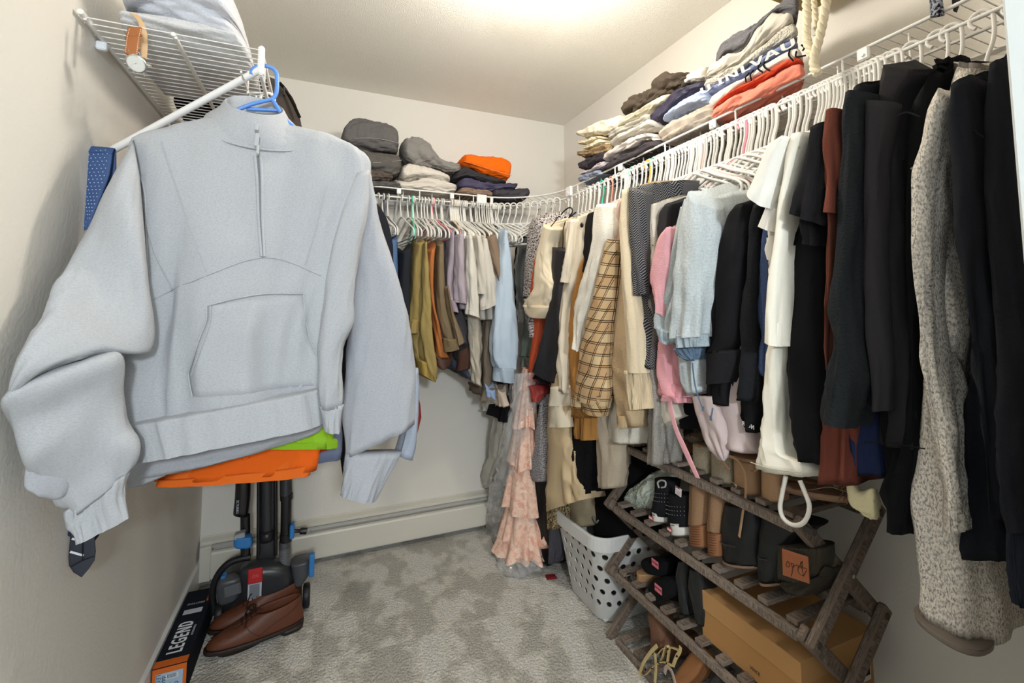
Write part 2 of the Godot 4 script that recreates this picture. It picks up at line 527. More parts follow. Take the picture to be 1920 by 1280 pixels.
func slab(a: Vector3, b: Vector3) -> Shape:
	var s := Shape.new()
	s.box((a + b) / 2.0, (b - a).abs())
	return s
func room() -> void:
	var wm := M("e3ded5", "wall")
	wm.roughness = 0.75
	bump(wm, "wall", 0.05, 6.0)
	var cm := M("f3efe5", "ceil")
	bump(cm, "fuzz", 0.2, 5.0)
	cm.roughness = 0.9
	var wt := M("dedcd6", "p")
	struct("wall_left", slab(Vector3(LX - 0.1, -0.1, -0.13), Vector3(LX, 2.54, BZ - 0.1)), wm)
	struct("wall_right", slab(Vector3(RX, -0.1, -0.13), Vector3(RX + 0.1, 2.54, BZ - 0.1)), wm)
	struct("wall_back", slab(Vector3(LX, -0.1, BZ - 0.1), Vector3(RX, 2.54, BZ)), wm)
	for q in [["wall_bedroom_left", LX - 0.1, LX], ["wall_bedroom_right", RX, RX + 0.1]]: struct(q[0], slab(Vector3(q[1], -0.1, 2.3), Vector3(q[2], 2.54, -0.13)), M("b4b6b8", "c"))
	struct("wall_rear", slab(Vector3(LX, -0.1, 2.2), Vector3(RX, 2.54, 2.3)), M("b4b6b8", "c"))
	struct("ceiling", slab(Vector3(LX, 2.44, BZ), Vector3(RX, 2.54, 2.2)), cm)
	struct("wall_front", slab(Vector3(0.76, 0, -0.25), Vector3(RX, 2.44, -0.13)), wm)
	struct("wall_front_header", slab(Vector3(LX, 2.2, -0.25), Vector3(0.76, 2.44, -0.13)), wm)
	var s := Shape.new()
	s.box(Vector3(0.75, 1.1, -0.19), Vector3(0.02, 2.2, 0.125), Basis(), 0.003)
	struct("trim_1", s, M("d4d8d6", "p"), false)
	# carpet
	s = Shape.new()
	s.flat_quad(Vector3(LX, 0, 2.2), Vector3(LX, 0, BZ), Vector3(RX, 0, BZ), Vector3(RX, 0, 2.2), 2.0, 5.0)
	s.box(Vector3((LX + RX) / 2, -0.06, -0.18), Vector3(RX - LX, 0.1, 4.76))
	var fm := StandardMaterial3D.new()
	fm.resource_name = "carpet"; fm.albedo_color = Color("dedad2"); fm.roughness = 1.0; fm.metallic_specular = 0.1
	fm.albedo_texture = tex.carpet; tri(fm, 2.2); fm.uv1_world_triplanar = true
	fm.detail_enabled = true; fm.detail_albedo = tex.nap; fm.detail_blend_mode = BaseMaterial3D.BLEND_MODE_MUL; fm.detail_uv_layer = BaseMaterial3D.DETAIL_UV_2
	fm.heightmap_enabled = true; fm.heightmap_texture = tex.fuzz; fm.heightmap_scale = 0.5
	fm.uv2_scale = Vector3(0.55, 0.55, 0.55); fm.uv2_triplanar = true; fm.uv2_world_triplanar = true
	struct("floor", s, fm)
	# baseboards
	var bb := M("dcdbd6", "p")
	for q in [["baseboard_left", Vector3(LX, 0.002, 2.2), Vector3(LX + 0.014, 0.105, BZ)], ["baseboard_right", Vector3(RX - 0.014, 0.002, -0.25), Vector3(RX, 0.105, BZ)]]:
		struct(q[0], slab(q[1], q[2]), bb)
	# the long heater at the foot of the back wall
	var h := thing("baseboard_heater", "long cream metal baseboard heater along the foot of the back wall", "heater", Vector3(0.5, 0.0, BZ))
	var x0 := -0.478; var x1 := RX - 0.016
	var hm := M("d8d3c6", "p")
	s = Shape.new()
	s.box(Vector3((x0 + x1) / 2, 0.115, BZ + 0.004), Vector3(x1 - x0, 0.17, 0.006), Basis(), 0.001)
	put("back_plate", s, hm, h)
	s = Shape.new()   # front cover with a bent upper lip
	var pr := [Vector2(0.062, 0.034), Vector2(0.062, 0.138), Vector2(0.058, 0.146), Vector2(0.044, 0.15), Vector2(0.044, 0.147), Vector2(0.054, 0.142), Vector2(0.058, 0.136), Vector2(0.058, 0.034)]
	for i in pr.size():
		var a: Vector2 = pr[i]; var b: Vector2 = pr[(i + 1) % pr.size()]
		s.flat_quad(Vector3(x0, a.y, BZ + a.x), Vector3(x1, a.y, BZ + a.x), Vector3(x1, b.y, BZ + b.x), Vector3(x0, b.y, BZ + b.x))
	put("front_cover", s, hm, h, true)
	s = Shape.new()
	s.box(Vector3((x0 + x1) / 2, 0.19, BZ + 0.02), Vector3(x1 - x0, 0.004, 0.034), Basis(Vector3.RIGHT, 0.25), 0.001)
	s.box(Vector3((x0 + x1) / 2, 0.182, BZ + 0.037), Vector3(x1 - x0, 0.014, 0.003), Basis(), 0.001)
	put("hood", s, hm, h)
	s = Shape.new()
	s.box(Vector3((x0 + x1) / 2, 0.166, BZ + 0.04), Vector3(x1 - x0, 0.006, 0.018), Basis(Vector3.RIGHT, 0.5), 0.001)
	put("damper", s, M("b8b6b0", "p"), h)
	s = Shape.new()
	s.box(Vector3(-0.455, 0.1, BZ + 0.034), Vector3(0.046, 0.15, 0.066), Basis(), 0.004)
	put("end_cap", s, hm, h)

# ---------------------------------------------------------------- wire shelves
func wire_run(t: Node3D, a: Vector3, b: Vector3, back: Vector3, step := 0.0254) -> void:
	# front edge from a to b, back reaches to the wall; a drop lip carries the rail for hangers
	var m := M("e9e7e2", "p")
	var d := b - a
	var L := d.length()
	var dn := d / L
	for q in [["front_rail", Vector3.ZERO, 0.0042], ["hang_rail", Vector3(0, ROD_Y - a.y, 0), 0.0045], ["back_rail", back * 0.97, 0.0035], ["middle_rail", back * 0.5 + Vector3(0, -0.005, 0), 0.0032], ["lower_rail", back * 0.12 + Vector3(0, -0.058, 0), 0.0026]]:
		var s := Shape.new()
		s.tube([a + q[1], b + q[1]], q[2], 8)
		put(q[0], s, m, t)
	var w := Shape.new()
	w.tube([a + Vector3(0, 0.003, 0) - back.normalized() * 0.002, a + back + Vector3(0, 0.003, 0)], 0.0014, 6)
	var w0 := put("wire", w, m, t)
	var n := int(L / step)
	for i in range(1, n):
		var c := MeshInstance3D.new()
		c.mesh = w0.mesh; c.material_override = m; c.name = "wire"
		t.add_child(c, true); c.position = dn * step * i
	var k := int(L / 0.3)
	for i in k + 1:
		var p := a + dn * (0.06 + i * (L - 0.12) / maxi(k, 1))
		var s := Shape.new()
		s.tube([p, p + Vector3(0, ROD_Y - a.y, 0)], 0.0032, 6)
		put("drop_wire", s, m, t)
	# hooks under the rail, one every few inches, where the hang rail is joined to the deck
	for i in int(L / 0.15):
		var p := a + dn * (0.1 + i * 0.15) + Vector3(0, ROD_Y - a.y, 0)
		var s := Shape.new()
		s.tube([p, p + back * 0.12 + Vector3(0, -0.008, 0), p + back * 0.12 + Vector3(0, 0.05, 0)], 0.0028, 6)
		put("rail_hook", s, m, t)
func clip(t: Node3D, p: Vector3, b: Basis, s := Vector3(0.03, 0.03, 0.012)) -> void:
	var c := Shape.new()
	c.box(p, s, b, 0.003)
	c.tube([p + b * Vector3(0, -0.004, s.z / 2), p + b * Vector3(0, -0.004, s.z / 2 + 0.003)], 0.004, 10)
	put("clip", c, M("eceae6", "p"), t)
func brace(t: Node3D, a: Vector3, b: Vector3) -> void:
	var s := Shape.new()
	var d := (b - a).normalized()
	s.tube([a, a + d * 0.02, b - d * 0.02, b], 0.0085, 12)
	put("brace", s, M("e9e7e4", "p"), t)

func shelves() -> void:
	var m := M("e9e7e2", "p")
	var t := thing("wire_shelf", "long white wire shelf with hanger rail on the right wall", "shelf", Vector3(ROD_X, 1.85, -1.1))
	wire_run(t, Vector3(ROD_X, 1.85, -0.3), Vector3(ROD_X, 1.85, -1.96), Vector3(RX - ROD_X, 0, 0))
	for z in [-0.62, -1.06, -1.55]:
		var s := Shape.new()
		s.tube([Vector3(ROD_X + 0.005, 1.84, z), Vector3(RX - 0.006, 1.60, z)], 0.006, 8)
		put("brace", s, m, t)
		clip(t, Vector3(ROD_X - 0.004, 1.836, z), Basis(Vector3.UP, -PI / 2), Vector3(0.026, 0.03, 0.01))
	t = thing("wire_shelf", "white wire shelf with hanger rail on the back wall", "shelf", Vector3(0.3, 1.85, ROD_Z))
	wire_run(t, Vector3(LX + 0.01, 1.85, ROD_Z), Vector3(0.80, 1.85, ROD_Z), Vector3(0, 0, BZ - ROD_Z))
	for x in [0.345, 0.62]:
		var s := Shape.new()
		s.tube([Vector3(x, 1.84, ROD_Z), Vector3(x, 1.60, BZ + 0.006)], 0.006, 8)
		put("brace", s, m, t)
		clip(t, Vector3(x, 1.836, ROD_Z + 0.004), Basis(), Vector3(0.022, 0.03, 0.01))
	clip(t, Vector3(0.785, 1.833, ROD_Z + 0.004), Basis(), Vector3(0.055, 0.05, 0.016))
	# the rounded corner shelf that joins the two
	t = thing("corner_shelf", "curved white wire corner shelf joining back and right shelves", "shelf", Vector3(1.05, 1.85, -2.2))
	for q in [["front_rail", 1.85, 0.0042], ["hang_rail", ROD_Y, 0.0042]]:
		var pts := []
		for i in 13:
			var a := PI / 2 * i / 12.0
			pts.append(Vector3(0.80 + (ROD_X - 0.80) * sin(a), q[1], -1.96 + (ROD_Z + 1.96) * cos(a)))
		var s := Shape.new()
		s.tube(pts, q[2], 8)
		put(q[0], s, m, t)
	for i in 15:
		var a := PI / 2 * (i + 0.5) / 15.0
		var f := Vector3(0.80 + (ROD_X - 0.80) * sin(a), 1.852, -1.96 + (ROD_Z + 1.96) * cos(a))
		var e := Vector3(lerpf(0.84, 1.43, sin(a)), 1.852, lerpf(-2.0, -2.545, cos(a)))
		var s := Shape.new()
		s.tube([f, e], 0.0014, 6)
		put("wire", s, m, t)
	clip(t, Vector3(0.842, 1.829, ROD_Z + 0.005), Basis(), Vector3(0.016, 0.045, 0.012))
	clip(t, Vector3(ROD_X - 0.006, 1.832, -1.975), Basis(Vector3.UP, -PI / 2), Vector3(0.05, 0.05, 0.016))
	# the shelf on the left wall
	t = thing("wire_shelf", "white wire shelf on the left wall above the grey sweatshirt", "shelf", Vector3(-0.3, 1.85, -1.7))
	wire_run(t, Vector3(-0.147, 1.862, -1.19), Vector3(-0.147, 1.862, -2.2), Vector3(LX + 0.147 + 0.004, 0, 0), 0.0245)
	brace(t, Vector3(-0.155, 1.832, -1.225), Vector3(-0.474, 1.611, -1.318))
	var s := Shape.new()
	s.tube([Vector3(-0.32, 1.862, -1.185), Vector3(-0.32, 1.858, -2.2)], 0.0048, 8)
	put("centre_rail", s, m, t)
	s = Shape.new()
	s.tube([Vector3(-0.477, 1.868, -1.175), Vector3(-0.477, 1.862, -2.2)], 0.006, 8)
	put("wall_rail", s, m, t)
	s = Shape.new()
	s.box(Vector3(-0.147, 1.838, -1.188), Vector3(0.014, 0.072, 0.016), Basis(), 0.005)
	put("end_cap", s, M("f0efec", "p"), t)
	for z in [-1.28, -1.75]:
		s = Shape.new()
		s.box(Vector3(-0.478, 1.85, z), Vector3(0.02, 0.02, 0.014), Basis(), 0.003)
		put("wall_clip", s, M("e8ecf2", "p"), t)

# ---------------------------------------------------------------- hangers
var hanger0: Node3D
func make_hanger() -> Node3D:
	# hangs in its own x-y plane from a rail at its origin
	var o := Node3D.new()
	o.name = "hanger"
	var s := Shape.new()
	var pts := []
	for i in 11:
		var a := deg_to_rad(-60.0 + 240.0 * i / 10.0)
		pts.append(Vector3(0.0165 * cos(a), -0.006 + 0.0165 * sin(a) , 0))
	pts.append(Vector3(-0.015, -0.05, 0)); pts.append(Vector3(-0.004, -0.085, 0)); pts.append(Vector3(0, -0.108, 0))
	s.tube(smooth(pts, 24), 0.0038, 8)
	var h := MeshInstance3D.new()
	h.mesh = s.mesh(); h.name = "hook"; o.add_child(h, true)
	s = Shape.new()
	var arm := []
	for q in [Vector3(-0.2, -0.222, 0), Vector3(-0.207, -0.205, 0), Vector3(-0.195, -0.19, 0), Vector3(-0.1, -0.145, 0), Vector3(0, -0.103, 0), Vector3(0.1, -0.145, 0), Vector3(0.195, -0.19, 0), Vector3(0.207, -0.205, 0), Vector3(0.2, -0.222, 0)]: arm.append(q)
	s.tube(smooth(arm, 36), 0.0042, 8)
	s.tube([Vector3(-0.203, -0.217, 0), Vector3(-0.19, -0.225, 0), Vector3(0, -0.227, 0), Vector3(0.19, -0.225, 0), Vector3(0.203, -0.217, 0)], 0.0042, 8)
	for x in [-0.13, 0.13]: s.tube([Vector3(x - 0.012, -0.158, 0), Vector3(x - 0.008, -0.17, 0), Vector3(x + 0.004, -0.168, 0)], 0.003, 6)
	h = MeshInstance3D.new()
	h.mesh = s.mesh(); h.name = "frame"; o.add_child(h, true)
	return o
func hang(at: Vector3, turn: float, hex: String, label: String, group := "") -> void:
	if hanger0 == null: hanger0 = make_hanger()
	var r: Node3D = hanger0.duplicate()
	r.name = numbered("hanger")
	add_child(r, true)
	r.position = at; r.rotation = Vector3(0, turn, 0)
	for c in r.get_children(): c.material_override = M(hex, "p")
	tag(r, label, "hanger", group)
const HW := "dbd8d1"
func hang_r(z: float, hex := HW, label := "white plastic hanger on the right rail with no garment in view", group := "spare hangers on the right rail") -> void:
	hang(Vector3(ROD_X, ROD_Y + 0.0005, z), PI / 2 + rng.randf_range(-0.22, 0.1), hex, label, group)
func hang_b(x: float, hex := HW, label := "white plastic hanger on the back rail with no garment in view", group := "spare hangers on the back rail") -> void:
	hang(Vector3(x, ROD_Y + 0.0005, ROD_Z), PI / 2 + rng.randf_range(-0.15, 0.3) + PI, hex, label, group)
func hangers() -> void:
	for z in [-1.106,-1.09,-1.072,-1.046,-1.023,-1.009,-.991,-.976,-.961,-.946,-.929,-.915,-.899,-.885,-.872,-.857,-1.316,-1.299,-1.282,-1.266,-1.249,-1.233,-1.217,-1.202,-1.187,-1.169,-1.15,-1.131]: hang_r(z)
	for z in [-.823,-.81,-.775,-.743,-.734,-.724,-.715,-.707,-.698,-.689,-.679,-.669,-.66,-.649,-.638,-.628,-.618,-.607,-.595]: hang_r(z)
	for z in [-1.902,-1.868,-1.834,-1.801,-1.764,-1.729,-1.661,-1.598,-1.567,-1.538,-1.509,-1.46,-1.431,-1.405]: hang_r(z)
	hang_r([-1.695][0], "46c3a6", "sea green hanger among white ones above the plaid shirt")
	hang_r([-1.481][0], "5cc9b0", "sea green hanger right of the pale coral one")
	hang_r([-1.625][0], "e2907f", "pale coral hanger among white ones on the right rail")
	hang_r([-1.383][0], "e0a93b", "mustard yellow hanger on the right rail")
	hang_r([-1.349][0], "58c7ad", "sea green hanger beside the mustard yellow one")
	hang_r([-.955][0], "e88ba0", "pink hanger on the right rail beneath the coral sweater")
	hang_r([-1.115][0], "e8c4bc", "pale pink hanger on the right rail above the denim jacket")
	for x in [.245,.294,.394,.418,.443,.462,.478,.495,.52,.543,.565,.617,.629,.64,.652,.664,.675,.687,.699,.735,.756,.795,.808,.82,.832,.845,.857,.87,.889]: hang_b(x)
	hang_b([.278][0], "3c4256", "dark navy hanger near the left end of the back rail")
	hang_b([.413][0], "49c2a2", "sea green hanger on the back rail above the black trousers")
	hang_b([.523][0], "ec7f90", "pink hanger on the back rail above the rust orange trousers")
	hang_b([.634][0], "d8bb7c", "tan hanger on the back rail above the mauve t-shirts")
	for q in [[0.86, -2.29], [0.89, -2.28], [0.92, -2.265], [0.95, -2.25], [0.98, -2.23], [1.01, -2.205], [1.04, -2.175], [1.07, -2.13], [1.09, -2.09], [1.11, -2.05]]:
		hang(Vector3(q[0], ROD_Y, q[1]), PI / 2 + 0.9, HW, "white plastic hanger on the curved corner rail", "hangers on the corner rail")

# ---------------------------------------------------------------- things laid on the front of a cloth shape
func front_z(g: Shape, x: float, y: float, miss: float) -> float:
	# the nearest surface towards +z at that place
	var best := -99.0
	for i in range(0, g.ix.size(), 3):
		var a := g.v[g.ix[i]]; var b := g.v[g.ix[i + 1]]; var c := g.v[g.ix[i + 2]]
		if x < minf(a.x, minf(b.x, c.x)) or x > maxf(a.x, maxf(b.x, c.x)) or y < minf(a.y, minf(b.y, c.y)) or y > maxf(a.y, maxf(b.y, c.y)): continue
		var d := (b.x - a.x) * (c.y - a.y) - (c.x - a.x) * (b.y - a.y)
		if absf(d) < 1e-12: continue
		var u := ((x - a.x) * (c.y - a.y) - (c.x - a.x) * (y - a.y)) / d
		var w := ((b.x - a.x) * (y - a.y) - (x - a.x) * (b.y - a.y)) / d
		if u < -0.001 or w < -0.001 or u + w > 1.001: continue
		best = maxf(best, a.z + u * (b.z - a.z) + w * (c.z - a.z))
	return best if best > -50 else miss
func cord_on(s: Shape, g: Shape, pts: Array, r: float, off: float, n := 20) -> void:
	var out := []
	for p in smooth(pts, n):
		out.append(Vector3(p.x, p.y, front_z(g, p.x, p.y, p.z) + off))
	s.tube(out, r, 6)
func patch_on(s: Shape, g: Shape, A: Array, B: Array, off: float, n := 16, k := 12) -> void:
	# a layer of cloth between the edges A and B, laid on g, with its rim turned down
	var a := smooth(A, n); var b := smooth(B, n)
	var rows := []
	for i in n + 1:
		var row := []
		for j in k + 1:
			var p: Vector3 = a[i].lerp(b[i], float(j) / k)
			var rim := i == 0 or i == n or j == 0 or j == k
			row.append(s.add(Vector3(p.x, p.y, front_z(g, p.x, p.y, p.z) + (0.0005 if rim else off)), Vector2(p.x, p.y)))
		rows.append(row)
	for i in n:
		for j in k: s.quad(rows[i][j], rows[i + 1][j], rows[i + 1][j + 1], rows[i][j + 1])
func ring_loft(g: Shape, rings: Array, k := 40, rib := 0, ra := 0.0) -> void:
	# rings: [centre, axis 1, axis 2]
	var rows := []
	for q in rings:
		var row := []
		for j in k:
			var th := TAU * j / k
			var rr := 1.0 + ra * sin(th * rib)
			row.append(g.add(q[0] + (q[1] * cos(th) + q[2] * sin(th)) * rr))
		rows.append(row)
	for i in rings.size() - 1:
		for j in k: g.quad(rows[i][j], rows[i][(j + 1) % k], rows[i + 1][(j + 1) % k], rows[i + 1][j])

func hoodie() -> void:
	var grey := M("b0b2b5", "h")
	var rib := M("aeb0b3", "r")
	var t := thing("sweatshirt", "pale grey quarter-zip sweatshirt with a pouch pocket on the blue hanger", "sweatshirt", Vector3(-0.16, 0.95, -1.2))
	# body
	var g := Shape.new()
	loft(g, Z(-1.21,[-.251,1.69,-.342,1.65,-.391,1.62,-.398,1.574,-.392,1.434,-.389,1.274,-.387,1.162,-.382,1.084,-.369,1.006]),
		Z(-1.21,[-.054,1.697,.035,1.68,.099,1.635,.1,1.572,.076,1.466,.043,1.329,.016,1.223,.006,1.133,.001,1.056]),
		Vector3(0, 0, 0.055), {"n": 60, "k": 64, "e": 0.62, "f": 0.024, "fr": 5.5, "vy": 0.14, "r0": 0.15, "tp": [0.3, 0.7, 0.9, 1.0, 1.05, 1.0, 0.85]})
	put("body", g, grey, t)
	# waistband, gathered under the body
	var w := Shape.new()
	loft(w, Z(-1.205,[-.37,1.018,-.345,.941]), Z(-1.205,[.003,1.067,.011,.982]), Vector3(0, 0, 0.064), {"n": 10, "k": 160, "e": 0.62, "f": 0.006, "fr": 5.0, "vy": 0.12, "r0": 1.0, "rib": 64, "ra": 0.0008, "open": true})
	put("waistband", w, grey, t)
	# stand collar with turned rim
	var c := Shape.new()
	var o := Vector3(-0.158, 0, -1.215)
	ring_loft(c, [[o + Vector3(0.002, 1.664, 0), Vector3(0.117, -0.008, 0), Vector3(0, -0.05, 0.047)], [o + Vector3(0.0, 1.69, 0.0), Vector3(0.102, -0.008, 0), Vector3(0, -0.053, 0.056)], [o + Vector3(-0.001, 1.715, 0), Vector3(0.075, -0.006, 0), Vector3(0, -0.045, 0.052)], [o + Vector3(-0.002, 1.738, 0), Vector3(0.063, -0.004, 0), Vector3(0, -0.038, 0.05)], [o + Vector3(-0.002, 1.74, 0), Vector3(0.058, -0.004, 0), Vector3(0, -0.038, 0.045)], [o + Vector3(-0.002, 1.72, 0), Vector3(0.06, -0.004, 0), Vector3(0, -0.042, 0.044)], [o + Vector3(0, 1.67, 0), Vector3(0.085, -0.004, 0), Vector3(0, -0.048, 0.044)]], 120, 60, 0.008)
	put("collar", c, grey, t)
	c = Shape.new()
	var pts := []
	for i in 21:
		var th := PI * i / 20.0
		pts.append(o + Vector3(0.002 + 0.112 * cos(th), 1.667 - 0.008 * cos(th) - 0.051 * sin(th), 0.058 * sin(th)))
	c.tube(pts, 0.0022, 6)
	put("collar_seam", c, grey, t)
	# zip
	var z := Shape.new()
	for dx in [-1, 1]:
		var line := Z(-1.16,[-.143,1.6,-.137,1.541,-.132,1.456,-.124,1.368])
		for i in 4: line[i].x += dx * (0.006 - 0.0012 * i)
		cord_on(z, g, line, 0.004, 0.001, 24)
	put("zip_placket", z, grey, t)
	z = Shape.new()
	cord_on(z, g, Z(-1.16,[-.143,1.6,-.137,1.541,-.132,1.456,-.124,1.366]), 0.0015, 0.003, 24)
	put("zip", z, M("6d717a", "p"), t)
	z = Shape.new()
	z.box(Z(-1.14,[-.146,1.66])[0], Vector3(0.008, 0.016, 0.004), Basis(), 0.001)
	z.box(Z(-1.138,[-.144,1.63])[0], Vector3(0.009, 0.03, 0.004), Basis(Vector3.FORWARD, 0.06), 0.0015)
	z.box(Z(-1.138,[-.141,1.608])[0], Vector3(0.006, 0.02, 0.003), Basis(), 0.001)
	put("zip_pull", z, M("a6a9ae", "p"), t)
	# pouch pocket
	var k := Shape.new()
	patch_on(k, g, Z(-1.16,[-.223,1.259,-.223,1.228,-.231,1.203,-.244,1.158,-.259,1.115,-.255,1.092,-.248,1.066]), Z(-1.16,[-.04,1.286,-.037,1.256,-.032,1.219,-.025,1.186,-.01,1.146,-.007,1.108,-.006,1.072]), 0.006, 24, 24)
	put("pouch_pocket", k, grey, t)
	k = Shape.new()
	for q in [Z(-1.16,[-.223,1.259,-.223,1.228,-.231,1.203,-.244,1.158,-.259,1.115]), Z(-1.16,[-.217,1.259,-.217,1.228,-.223,1.201,-.236,1.156,-.252,1.112]), Z(-1.16,[-.04,1.286,-.037,1.256,-.032,1.219,-.025,1.186,-.01,1.146]), Z(-1.16,[-.223,1.259,-.177,1.273,-.115,1.285,-.04,1.286]), Z(-1.16,[-.259,1.115,-.255,1.092,-.248,1.066])]:
		cord_on(k, g, q, 0.0018, 0.0065)
	put("pocket_seam", k, grey, t)
	k = Shape.new()
	for q in [Z(-1.16,[-.329,1.612,-.299,1.524,-.266,1.434,-.228,1.332]), Z(-1.16,[-.355,1.473,-.331,1.385,-.297,1.296]), Z(-1.16,[-.331,1.269,-.292,1.296,-.236,1.319,-.149,1.36,-.096,1.366,-.003,1.33]), Z(-1.16,[.004,1.546,-.015,1.451,-.038,1.354])]:
		cord_on(k, g, q, 0.0016, 0.0006, 30)
	put("seam", k, grey, t)
	# left sleeve: the upper arm comes forward along the wall, the lower arm folds back below it
	var s := Shape.new()
	loft(s, P(Z(-1.21,[-.388,1.62]).map(flat).reduce(plus) + Z(-1.15,[-.404,1.505,-.436,1.4]).map(flat).reduce(plus) + Z(-1.06,[-.441,1.281]).map(flat).reduce(plus) + Z(-.985,[-.449,1.168,-.461,1.131]).map(flat).reduce(plus)),
		P(Z(-1.17,[-.361,1.532]).map(flat).reduce(plus) + Z(-1.13,[-.333,1.37,-.316,1.171]).map(flat).reduce(plus) + Z(-1.06,[-.357,1.174]).map(flat).reduce(plus) + Z(-1,[-.422,1.143,-.459,1.092]).map(flat).reduce(plus)),
		Vector3(0.012, 0, 0.045), {"n": 36, "k": 40, "e": 0.8, "f": 0.01, "fr": 6.0, "c1": 0.12, "tp": [0.7, 1.1, 1.2, 1.0, 0.7]})
	put("sleeve", s, grey, t)
	s = Shape.new()
	loft(s, P(Z(-.99,[-.46,1.139,-.464,1.114]).map(flat).reduce(plus) + Z(-1.04,[-.473,1.057,-.451,1.004]).map(flat).reduce(plus) + Z(-1.1,[-.446,.932,-.423,.9,-.407,.879]).map(flat).reduce(plus)),
		P(Z(-1.06,[-.398,1.168,-.341,1.174]).map(flat).reduce(plus) + Z(-1.1,[-.346,1.087,-.336,1.032,-.318,.997]).map(flat).reduce(plus) + Z(-1.11,[-.322,.956,-.335,.94]).map(flat).reduce(plus)),
		Vector3(0.01, 0, 0.045), {"n": 36, "k": 44, "e": 0.8, "f": 0.010, "fr": 6.0, "c0": 0.1, "tp": [0.7, 1.0, 1.0, 0.9, 0.6]})
	put("sleeve", s, grey, t)
	s = Shape.new()
	loft(s, Z(-1.1,[-.416,.892,-.406,.86,-.398,.83]), Z(-1.11,[-.332,.946,-.338,.902,-.326,.86]), Vector3(0, 0, 0.028), {"n": 8, "k": 110, "e": 0.8, "f": 0.006, "rib": 48, "ra": 0.0008, "open": true, "r0": 1.0})
	put("cuff", s, grey, t)
	s = Shape.new()
	cord_on(s, g, Z(-1.16,[-.378,1.55,-.357,1.518,-.344,1.418,-.338,1.318,-.344,1.23]), 0.002, 0.0008, 24)
	put("armhole_seam", s, grey, t)
	# right sleeve, folded against the body
	s = Shape.new()
	loft(s, Z(-1.19,[.067,1.584,.034,1.486,.008,1.353,-.001,1.275,-.005,1.173,-.007,1.098,-.002,1.016]), Z(-1.19,[.105,1.602,.102,1.492,.084,1.382,.074,1.275,.075,1.216,.054,1.158,.059,1.017]), Vector3(0, 0, 0.04), {"n": 34, "k": 32, "e": 0.85, "f": 0.008, "fr": 8.0, "tp": [0.6, 0.9, 1.0, 1.0, 0.8]})
	put("sleeve", s, grey, t)
	s = Shape.new()
	loft(s, Z(-1.18,[0,1.024,.008,.993,.015,.964]), Z(-1.18,[.056,1.022,.052,.988,.05,.956]), Vector3(0, 0, 0.02), {"n": 6, "k": 72, "e": 0.85, "rib": 30, "ra": 0.0008, "open": true})
	put("cuff", s, grey, t)
	# the blue hanger that carries it
	var h := thing("hanger", "bright blue plastic hanger in the collar of the grey sweatshirt", "hanger", Vector3(-0.15, ROD_Y, -1.25))
	var bl := M("5b8fdc", "p")
	s = Shape.new()
	s.tube(smooth(Z(-1.225,[-.172,1.817,-.169,1.831,-.157,1.842,-.134,1.845,-.119,1.836,-.116,1.815,-.118,1.776,-.128,1.761]), 24), 0.005, 8)
	put("hook", s, bl, h)
	s = Shape.new()
	s.tube(smooth([Z(-1.225,[-.125,1.764])[0], Z(-1.215,[-.169,1.739,-.21,1.714])[0], Vector3(-0.30, 1.652, -1.225)], 16), 0.0048, 8)
	s.tube(smooth([Z(-1.225,[-.125,1.764])[0], Vector3(-0.08, 1.70, -1.21), Vector3(0.03, 1.66, -1.21)], 16), 0.0048, 8)
	s.tube([Z(-1.222,[-.179,1.73])[0], Z(-1.222,[-.113,1.736])[0]], 0.0045, 8)
	put("frame", s, bl, h)

func flat(p: Vector3) -> Array: return [p.x, p.y, p.z]
func plus(a: Array, b: Array) -> Array: return a + b

func sleeve_on(t: Node3D, A: Array, B: Array, T: Vector3, m: Material, o := {}) -> void:
	var s := Shape.new()
	loft(s, A, B, T, o)
	put("sleeve", s, m, t)
func part(t: Node3D, called: String, A: Array, B: Array, T: Vector3, m: Material, o := {}) -> MeshInstance3D:
	var s := Shape.new()
	loft(s, A, B, T, o)
	return put(called, s, m, t)

